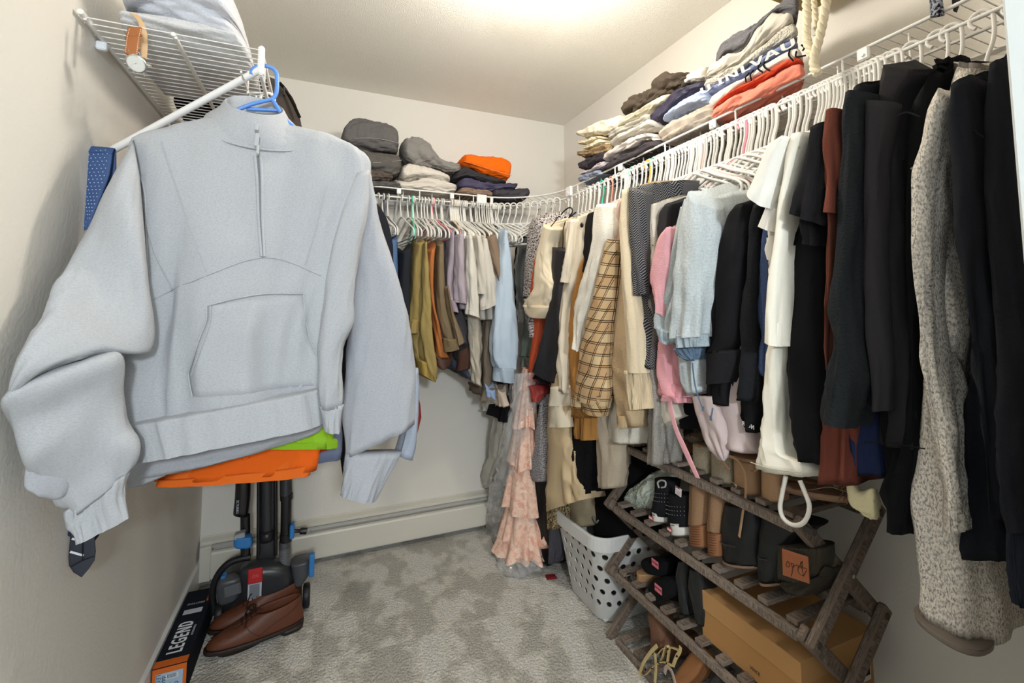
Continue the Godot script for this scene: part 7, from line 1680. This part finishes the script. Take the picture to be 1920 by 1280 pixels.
# ---------------------------------------------------------------- the laundry basket
func basket() -> void:
	var t := thing("laundry_basket", "white plastic laundry basket with rows of round holes", "basket", Vector3(1.18, 0, -1.74))
	var wm := M("c9c7c3", "p")
	var c := Vector3(1.19, 0, -1.745)
	var hx := [0.135, 0.185]; var hz := [0.15, 0.2]
	var y0 := 0.004; var y1 := 0.335
	# walls as a fine grid with round openings left out
	var holes := []
	var per := 4
	var nu := 192; var nv := 44
	var s := Shape.new()
	var corner := 0.07
	var at := func(u: float, v: float, d: float) -> Vector3:
		# rounded rectangle, wider at the rim
		var a: float = lerpf(hx[0], hx[1], v) - d; var b: float = lerpf(hz[0], hz[1], v) - d
		var r: float = corner
		var sx := a - r; var sz := b - r
		var L := [2 * sz, PI * r / 2, 2 * sx, PI * r / 2, 2 * sz, PI * r / 2, 2 * sx, PI * r / 2]
		var tot := 0.0
		for q in L: tot += q
		var p := fposmod(u, 1.0) * tot
		var k := 0
		while k < 7 and p > L[k]:
			p -= L[k]; k += 1
		var o := Vector2.ZERO
		match k:
			0: o = Vector2(-a, -sz + p)
			1: o = Vector2(-sx, sz) + Vector2(-cos(p / r), sin(p / r)) * r
			2: o = Vector2(-sx + p, b)
			3: o = Vector2(sx, sz) + Vector2(sin(p / r), cos(p / r)) * r
			4: o = Vector2(a, sz - p)
			5: o = Vector2(sx, -sz) + Vector2(cos(p / r), -sin(p / r)) * r
			6: o = Vector2(sx - p, -b)
			7: o = Vector2(-sx, -sz) + Vector2(-sin(p / r), -cos(p / r)) * r
		return c + Vector3(o.x, lerpf(y0, y1, v), o.y)
	var perim := 2.0 * (2 * 0.16 + 2 * 0.175) * 0.92
	for row in 5:
		var v := 0.82 - row * 0.15
		var n := 26
		for k in n:
			holes.append(Vector2((k + (0.5 if row % 2 else 0.0)) / n, v))
	for dd in [0.0, 0.003]:
		for i in nu:
			for j in nv:
				var u := (i + 0.5) / nu; var v := (j + 0.5) / nv
				var u1 := float(i) / nu; var u2 := float(i + 1) / nu; var v1 := float(j) / nv; var v2 := float(j + 1) / nv
				var hole := Vector2(-9, -9)
				for h in holes:
					var du := fposmod(u - h.x + 0.5, 1.0) - 0.5
					if absf(du) * perim < 0.0165 and absf(v - h.y) * (y1 - y0) < 0.0165:
						hole = h
						break
				if hole.x < -1:
					s.flat_quad(at.call(u1, v1, dd), at.call(u2, v1, dd), at.call(u2, v2, dd), at.call(u1, v2, dd))
	# rims of the holes: a ring from the circle out to a square that overlaps the grid
	for h in holes:
		var k := 16
		for j in k:
			var th := TAU * j / k; var th2 := TAU * (j + 1) / k
			var ps := []
			for q in [[th, 0.0118, 0.0], [th2, 0.0118, 0.0], [th2, 0.0255, 0.0], [th, 0.0255, 0.0], [th, 0.0118, 0.003], [th2, 0.0118, 0.003]]:
				ps.append(at.call(h.x + cos(q[0]) * q[1] / perim, h.y + sin(q[0]) * q[1] / (y1 - y0), q[2] - (0.0006 if q[2] == 0.0 else 0.0)))
			s.flat_quad(ps[0], ps[1], ps[2], ps[3])
			s.flat_quad(ps[1], ps[0], ps[4], ps[5])
	put("wall", s, wm, t)
	s = Shape.new()
	var rim := []
	for i in 96: rim.append(at.call(i / 96.0, 1.0, -0.004) + Vector3(0, 0.014 * (0.5 - 0.5 * cos(TAU * 2.0 * i / 96.0)), 0))
	var n := rim.size()
	for i in n:
		var a: Vector3 = rim[i]; var b: Vector3 = rim[(i + 1) % n]
		var ca := (a - c); ca.y = 0; ca = ca.normalized()
		var cb := (b - c); cb.y = 0; cb = cb.normalized()
		var prof := [Vector2(-0.004, 0.004), Vector2(0.0, 0.01), Vector2(0.008, 0.012), Vector2(0.014, 0.006), Vector2(0.015, -0.04), Vector2(0.011, -0.042), Vector2(0.002, -0.006)]
		for k in prof.size() - 1:
			s.flat_quad(a + ca * prof[k].x + Vector3.UP * prof[k].y, b + cb * prof[k].x + Vector3.UP * prof[k].y, b + cb * prof[k + 1].x + Vector3.UP * prof[k + 1].y, a + ca * prof[k + 1].x + Vector3.UP * prof[k + 1].y)
	put("rim", s, M("d0cecb", "p"), t)
	s = Shape.new()
	s.box(c + Vector3(0, 0.008, 0), Vector3(0.25, 0.006, 0.28), Basis(), 0.002)
	put("base", s, wm, t)
	# laundry
	t = thing("clothes", "black garment with a grey emblem draped in the laundry basket", "laundry", X(1.1,[.339,-1.701])[0])
	part(t, "cloth", X(1.12,[.688,-1.902,.45,-1.883,.329,-1.826,.23,-1.82]), X(1.12,[.706,-1.418,.543,-1.439,.437,-1.461,.361,-1.493]), Vector3(0.09, 0, 0), M("121113", "c"), {"push": 1.0, "f": 0.014, "n": 30, "e": 0.7})
	s = Shape.new()
	var e: Vector3 = X(1.112,[.338,-1.732])[0]
	s.tube(smooth([e + Vector3(0, -0.006, -0.03), e + Vector3(-0.002, 0.004, -0.018), e + Vector3(-0.003, -0.004, -0.004), e + Vector3(-0.003, -0.008, 0.01), e + Vector3(-0.002, 0.006, 0.022)], 20), 0.004, 8)
	put("emblem", s, M("8b8781", "c"), t)
	t = thing("clothes", "beige towel corner standing in the laundry basket", "laundry", X(1.06,[.337,-1.832])[0])
	part(t, "cloth", X(1.06,[.364,-1.944,.287,-1.956,.248,-1.906]), X(1.06,[.447,-1.753,.368,-1.755,.297,-1.765]), Vector3(0.06, 0, 0), M("a8977a", "f"), {"push": 1.0, "n": 14, "f": 0.008})
	t = thing("clothes", "grey laundry heap filling the bottom of the basket", "laundry", c + Vector3(0, 0.02, 0))
	part(t, "cloth", P([1.19, 0.03, -1.88, 1.19, 0.03, -1.61]), P([1.19, 0.24, -1.86, 1.19, 0.22, -1.63]), Vector3(0.11, 0, 0), M("6a6764", "c"), {"f": 0.03, "c0": 0.3, "c1": 0.3, "n": 20, "k": 30})

# ---------------------------------------------------------------- on the carpet at the left
func plate(s: Shape, a: Vector3, b: Vector3, depth: float, bev := 0.004, turn := 0.0) -> void:
	s.box(Vector3((a.x + b.x) / 2, (a.y + b.y) / 2, a.z), Vector3(absf(b.x - a.x), absf(b.y - a.y), depth), Basis(Vector3.BACK, turn), bev)
func vacuum() -> void:
	var t := thing("vacuum_cleaner", "black upright vacuum cleaner with blue accents standing in the left back corner", "vacuum cleaner", Vector3(-0.19, 0, -2.25))
	var bk := M("1e1f22", "p")
	var dk := M("2c2d30", "p")
	var gy := M("47494d", "p")
	var bl := M("2f77b8", "p")
	var s := Shape.new()
	loft(s, Z(-2.24,[-.334,.2,-.355,.142,-.356,.081,-.346,.016]), Z(-2.24,[-.064,.165,-.049,.073,-.047,.007,-.055,-.035]), Vector3(0, 0, 0.07), {"f": 0.0, "e": 0.6, "c0": 0.12, "k": 40, "n": 20})
	put("floor_head", s, bk, t)
	s = Shape.new()
	s.tube(smooth(Z(-2.2,[-.362,.044,-.372,.127,-.356,.188,-.321,.226,-.271,.236,-.243,.234]), 24), 0.013, 10)
	put("bumper_arch", s, M("141416", "l"), t)
	s = Shape.new()
	loft(s, Z(-2.2,[-.277,.229,-.281,.147,-.259,.039]), Z(-2.2,[-.094,.199,-.085,.103,-.107,.001]), Vector3(0, 0, 0.05), {"f": 0.0, "e": 0.7, "c0": 0.2, "k": 40, "n": 20})
	put("motor_housing", s, dk, t)
	s = Shape.new()
	loft(s, Z(-2.2,[-.094,.186,-.086,.135,-.077,.097]), Z(-2.2,[-.014,.192,-.012,.139,-.048,.09]), Vector3(0, 0, 0.04), {"f": 0.0, "e": 0.7, "k": 30, "n": 10})
	put("side_wing", s, gy, t)
	s = Shape.new()
	loft(s, Z(-2.185,[-.35,.191,-.356,.142,-.346,.089]), Z(-2.185,[-.273,.19,-.267,.131,-.281,.094]), Vector3(0, 0, 0.03), {"f": 0.0, "e": 0.7, "k": 30, "n": 10, "c0": 0.2})
	put("side_wing", s, gy, t)
	s = Shape.new()
	plate(s, Z(-2.15,[-.325,.168])[0], Z(-2.15,[-.266,.126])[0], 0.02, 0.004, 0.1)
	put("pedal", s, M("5a5c60", "p"), t)
	for q in [Z(-2.19,[-.342,.193,-.324,.142]), Z(-2.15,[-.022,.226,-.001,.138])]:
		s = Shape.new()
		plate(s, q[0], q[1], 0.035, 0.004)
		put("blue_latch", s, bl, t)
	for q in [[Z(-2.2,[-.344,.06])[0], 0.04], [Z(-2.18,[-.029,.066])[0], 0.046]]:
		s = Shape.new()
		s.lathe(Vector3(q[0].x, q[1], q[0].z), [[0.001, -0.014], [q[1] * 0.8, -0.014], [q[1], -0.01], [q[1], 0.01], [q[1] * 0.8, 0.014], [0.001, 0.014]], 28, Basis(Vector3.FORWARD, Vector3.RIGHT, Vector3.UP))
		put("wheel", s, M("17181a", "l"), t)
	s = Shape.new()
	plate(s, Z(-2.145,[-.244,.213])[0], Z(-2.145,[-.192,.156])[0], 0.012, 0.004)
	put("red_button", s, M("b3262a", "p"), t)
	letters("ON", 0.012, M("e06060", "p"), Z(-2.138,[-.217,.186])[0], Basis(), t)
	s = Shape.new()
	plate(s, Z(-2.146,[-.243,.161])[0], Z(-2.146,[-.194,.093])[0], 0.003, 0.001)
	put("rating_label", s, M("b9bcc4", "p"), t)
	s = Shape.new()
	for i in 6: plate(s, Z(-2.144,[-.237,.153])[0] + Vector3(0, -i * 0.009, 0), Z(-2.144,[-.201,.143])[0] + Vector3(0, -i * 0.009, 0), 0.001, 0.0)
	put("print_lines", s, M("7f838a", "p"), t)
	# the tall column
	s = Shape.new()
	loft(s, Z(-2.24,[-.24,.835,-.232,.522,-.227,.306,-.225,.19]), Z(-2.24,[-.169,.829,-.157,.511,-.15,.292,-.151,.183]), Vector3(0, 0, 0.03), {"f": 0.0, "e": 0.45, "k": 32, "n": 12})
	put("column", s, dk, t)
	s = Shape.new()
	s.tube(Z(-2.2,[-.207,.929,-.187,.317]), 0.021, 16)
	put("tube", s, M("2a2b2e", "p"), t)
	s = Shape.new()
	s.lathe(Z(-2.19,[-.186,.312])[0], [[0.001, 0.02], [0.024, 0.018], [0.026, 0], [0.024, -0.02], [0.001, -0.022]], 20)
	put("knuckle", s, M("1a1b1d", "p"), t)
	for x in [0, 1]:
		s = Shape.new()
		s.tube(Z(-2.195,[-.234,.932,-.215,.24]) if x == 0 else Z(-2.195,[-.172,.927,-.151,.226]), 0.007, 8)
		put("side_rail", s, M("141517", "p"), t)
	s = Shape.new()
	loft(s, Z(-2.22,[-.309,.585,-.309,.479,-.314,.403]), Z(-2.22,[-.253,.578,-.253,.47,-.258,.383]), Vector3(0, 0, 0.045), {"f": 0.0, "e": 0.7, "k": 32, "n": 12, "c1": 0.1})
	put("dust_canister", s, M("17171a", "g"), t)
	letters("XLTURBO", 0.009, M("c8ccd4", "p"), Z(-2.172,[-.293,.452])[0], Basis(Vector3(0.0, -1, 0), Vector3(1, 0, 0), Vector3(0, 0, 1)), t)
	s = Shape.new()
	s.tube(Z(-2.21,[-.269,.401,-.263,.242]), 0.018, 14)
	put("lower_tube", s, M("1b1c20", "g"), t)
	s = Shape.new()
	loft(s, Z(-2.17,[-.3,.339,-.301,.314,-.297,.295]), Z(-2.17,[-.238,.333,-.234,.305,-.24,.282]), Vector3(0, 0, 0.02), {"f": 0.0, "e": 0.6, "k": 30, "n": 10, "c1": 0.2})
	put("blue_release", s, bl, t)
	s = Shape.new()
	plate(s, Z(-2.17,[-.299,.353])[0], Z(-2.17,[-.261,.333])[0], 0.036, 0.003, 0.15)
	put("release_top", s, M("9a9ca0", "p"), t)
	# hose
	s = Shape.new()
	s.tube(Z(-2.2,[-.134,.924,-.12,.46]), 0.022, 14)
	put("hose", s, M("333436", "p"), t)
	for i in 34:
		var r := Shape.new()
		var p: Vector3 = (Z(-2.2,[-.119,.273])[0]).lerp(Z(-2.2,[-.111,.07])[0], i / 33.0)
		r.lathe(p, [[0.018, -0.0016], [0.0225, 0.0], [0.018, 0.0016]], 16)
		put("hose_ring", r, M("6b6c6c" if i > 4 else "4a4b4c", "p"), t)
	for i in 30:
		var r := Shape.new()
		var p: Vector3 = (Z(-2.2,[-.126,.655])[0]).lerp(Z(-2.2,[-.12,.465])[0], i / 29.0)
		r.lathe(p, [[0.02, -0.0016], [0.0245, 0.0], [0.02, 0.0016]], 16)
		put("hose_ring", r, M("3a3b3d", "p"), t)
	s = Shape.new()
	s.tube(Z(-2.2,[-.119,.282,-.11,.062]), 0.0185, 14)
	put("hose", s, M("55565a", "p"), t)
	s = Shape.new()
	s.tube(Z(-2.2,[-.118,.465,-.115,.273]), 0.021, 16)
	s.tube(Z(-2.2,[-.118,.465,-.117,.443]), 0.025, 16)
	s.tube(Z(-2.2,[-.115,.303,-.115,.273]), 0.024, 16)
	put("wand", s, M("131416", "p"), t)
	s = Shape.new()
	plate(s, Z(-2.19,[-.1,.343])[0], Z(-2.19,[-.082,.288])[0], 0.04, 0.004)
	put("blue_fitting", s, bl, t)
	s = Shape.new()
	s.tube(Z(-2.19,[-.083,.312,-.062,.308,-.06,.308,-.035,.303]), [0.007, 0.007, 0.013, 0.013], 12)
	put("cord_knob", s, M("0f1012", "p"), t)
	s = Shape.new()
	s.tube(smooth(Z(-2.19,[-.035,.303,-.025,.308,-.016,.295]), 8), 0.0016, 6)
	put("bristle", s, M("aeb2b8", "m"), t)

func floor_things() -> void:
	var s: Shape
	var br := M("5e3421", "l")
	for q in [["front", Vector3(-0.038, 0.004, -2.07)], ["rear", Vector3(-0.05, 0.004, -2.19)]]:
		var t := thing("dress_shoe", "%s brown leather lace-up shoe beside the vacuum cleaner" % ["nearer" if q[0] == "front" else "farther"][0], "shoe", q[1])
		var d := Vector3(-0.325, 0, 0.055).normalized()
		var b := Basis(d, Vector3.UP, d.cross(Vector3.UP))
		s = Shape.new()
		shoe_rings(s, q[1], b, [[0.012, 0.0, 0.322, 0.047, 0.85], [0.013, -0.004, 0.328, 0.051, 0.85], [0.024, -0.004, 0.328, 0.051, 0.85], [0.025, 0.0, 0.322, 0.047, 0.85]])
		shoe_rings(s, q[1], b, [[0.0, 0.0, 0.085, 0.04, 0.7], [0.014, -0.002, 0.088, 0.043, 0.7], [0.016, 0.0, 0.08, 0.03, 0.7]])
		shoe_rings(s, q[1], b, [[0.0, 0.13, 0.29, 0.044, 0.85], [0.014, 0.11, 0.31, 0.046, 0.85]])
		put("sole", s, M("2b211c", "l"), t)
		s = Shape.new()
		shoe_rings(s, q[1], b, [[0.024, 0.0, 0.322, 0.047, 0.85], [0.034, -0.002, 0.32, 0.049, 0.85], [0.046, -0.001, 0.308, 0.0475, 0.84], [0.058, 0.001, 0.28, 0.045, 0.84], [0.068, 0.003, 0.245, 0.042, 0.84], [0.078, 0.005, 0.215, 0.039, 0.84], [0.088, 0.007, 0.19, 0.036, 0.85, 0.006], [0.096, 0.01, 0.172, 0.033, 0.85, 0.014], [0.099, 0.013, 0.166, 0.031, 0.85, 0.015], [0.096, 0.017, 0.158, 0.028, 0.85, 0.013], [0.07, 0.02, 0.155, 0.026, 0.85], [0.03, 0.02, 0.16, 0.026, 0.85]], 48)
		put("upper", s, br, t)
		s = Shape.new()
		shoe_end(s, q[1], b, 0.034, 0.02, 0.16, 0.027)
		put("insole", s, M("1d1512", "c"), t)
		s = Shape.new()
		var tg := []
		for i in 9:
			var u := i / 8.0
			tg.append([q[1] + b * Vector3(lerpf(0.15, 0.235, u), lerpf(0.106, 0.0735, u), 0)])
		for i in 8: s.box((tg[i][0] + tg[i + 1][0]) / 2.0, Vector3(0.014, 0.005, 0.026), b * Basis(Vector3.BACK, -0.36), 0.002)
		put("tongue", s, M("4c2a1b", "l"), t)
		s = Shape.new()
		for i in 4:
			var c: Vector3 = q[1] + b * Vector3(0.165 + i * 0.015, 0.105 - i * 0.0058, 0)
			s.tube(smooth([c + b * Vector3(0, -0.006, -0.02), c + b * Vector3(0.003, 0.003, 0), c + b * Vector3(0, -0.006, 0.02)], 8), 0.0022, 6)
		var k: Vector3 = q[1] + b * Vector3(0.168, 0.108, 0)
		s.tube(smooth([k, k + b * Vector3(0.01, 0.004, 0.03), k + b * Vector3(0.03, -0.03, 0.046), k + b * Vector3(0.02, -0.05, 0.05)], 14), 0.0024, 6)
		s.tube(smooth([k, k + b * Vector3(0.0, 0.01, 0.02), k + b * Vector3(0.025, -0.005, 0.036), k + b * Vector3(0.01, -0.004, 0.012), k], 14), 0.0024, 6)
		s.tube(smooth([k, k + b * Vector3(0.02, 0.006, -0.02), k + b * Vector3(0.035, -0.03, -0.045)], 12), 0.0024, 6)
		put("laces", s, M("33201a", "c"), t)
		s = Shape.new()
		for sd in [-1.0, 1.0]:
			s.tube(smooth([q[1] + b * Vector3(0.2, 0.083, 0.03 * sd), q[1] + b * Vector3(0.185, 0.06, 0.046 * sd), q[1] + b * Vector3(0.15, 0.035, 0.052 * sd)], 10), 0.0009, 5)
			s.tube(smooth([q[1] + b * Vector3(0.01, 0.1, 0.018 * sd), q[1] + b * Vector3(0.05, 0.08, 0.039 * sd), q[1] + b * Vector3(0.11, 0.06, 0.047 * sd), q[1] + b * Vector3(0.15, 0.04, 0.0505 * sd)], 12), 0.0009, 5)
		put("seam", s, M("3d2115", "l"), t)
	# the long product box
	var t := thing("product_box", "long narrow black box with orange ends lying along the left wall", "box", Vector3(-0.424, 0, -2.08))
	var x0 := -0.472; var x1 := -0.377; var z0 := -2.295; var z1 := -1.865; var y1 := 0.098
	s = Shape.new()
	s.box(Vector3((x0 + x1) / 2, y1 / 2 + 0.001, (z0 + z1) / 2), Vector3(x1 - x0, y1, z1 - z0), Basis(), 0.0012)
	put("body", s, M("191c24", "paper"), t)
	var og := M("d0682a", "paper")
	s = Shape.new()
	s.box(Vector3((x0 + x1) / 2, y1 + 0.0012, z1 - 0.016), Vector3(x1 - x0 - 0.002, 0.0008, 0.03))
	s.box(Vector3((x0 + x1) / 2, y1 / 2, z1 + 0.0006), Vector3(x1 - x0 - 0.003, y1 - 0.004, 0.001))
	put("orange_end", s, og, t)
	s = Shape.new()
	s.box(Vector3((x0 + x1) / 2, y1 / 2 - 0.006, z1 + 0.0016), Vector3(x1 - x0 - 0.022, y1 - 0.024, 0.001))
	put("end_label", s, M("9fb6cc", "paper"), t)
	s = Shape.new()
	s.box(Vector3(x1 - 0.004 + 0.0035, y1 - 0.012, z0 + 0.05), Vector3(0.002, 0.02, 0.09))
	s.box(Vector3(x1 - 0.008, y1 + 0.0012, z0 + 0.05), Vector3(0.014, 0.0008, 0.085))
	put("orange_tab", s, og, t)
	s = Shape.new()
	s.box(Vector3((x0 + x1) / 2 + 0.008, y1 / 2 + 0.018, z1 + 0.0024), Vector3(0.034, 0.016, 0.0006))
	put("white_panel", s, M("c9ccd2", "paper"), t)
	s = Shape.new()
	s.box(Vector3((x0 + x1) / 2 + 0.0, y1 + 0.0013, -2.15), Vector3(0.06, 0.0008, 0.028))
	put("white_panel", s, M("c9ccd2", "paper"), t)
	s = Shape.new()
	for i in 7: s.box(Vector3((x0 + x1) / 2 - 0.004 + i * 0.0036, y1 / 2 + 0.019, z1 + 0.0029), Vector3(0.0014, 0.012, 0.0005))
	put("barcode", s, M("20242c", "paper"), t)
	var flat_b := Basis(Vector3(0, 0, -1), Vector3(-1, 0, 0), Vector3(0, 1, 0))
	letters("LEGEND", 0.044, M("e4e6ea", "paper"), Vector3((x0 + x1) / 2 - 0.003, y1 + 0.0012, -2.005), flat_b, t, "lettering", "Droid Sans", true, 0.72)
	letters("accessories", 0.008, M("b4b8c0", "paper"), Vector3(x1 - 0.02, y1 + 0.0012, -2.03), flat_b, t)
	letters("INCLUDES", 0.009, M("c4c8d0", "paper"), Vector3((x0 + x1) / 2, y1 + 0.0012, -2.2), Basis(Vector3(1, 0, 0), Vector3(0, 0, -1), Vector3(0, 1, 0)), t)
	letters("LEGEND", 0.012, M("303640", "paper"), Vector3(x0 + 0.018, y1 / 2, z1 + 0.0022), Basis(Vector3(0, -1, 0), Vector3(1, 0, 0), Vector3(0, 0, 1)), t)
	letters("4440pps", 0.011, M("303640", "paper"), Vector3(x0 + 0.032, y1 / 2 - 0.006, z1 + 0.0022), Basis(Vector3(0, -1, 0), Vector3(1, 0, 0), Vector3(0, 0, 1)), t)
	s = Shape.new()
	for i in 2:
		for j in 2: s.lathe(Vector3((x0 + x1) / 2 + 0.002 + i * 0.018, y1 / 2 - 0.008 - j * 0.018, z1 + 0.0024), [[0.004, 0.0004], [0.0055, 0.0004], [0.0055, -0.0004]], 14, Basis(Vector3.RIGHT, Vector3.BACK, Vector3.DOWN))
	put("icon", s, M("303640", "paper"), t)
	s = Shape.new()
	s.tube(smooth(Y(.006,[1.032,-1.963,.998,-1.95,1.024,-1.921]), 10), 0.004, 6)
	t = thing("cloth_scrap", "red scrap of cloth on the carpet by the laundry basket", "cloth", Y(0,[1.018,-1.957])[0])
	part(t, "cloth", Y(.004,[.993,-1.983,1.038,-1.973]), Y(.006,[.985,-1.947,1.031,-1.94]), Vector3(0, 0.004, 0), M("7a1d24", "c"), {"n": 10, "k": 16, "f": 0.006})
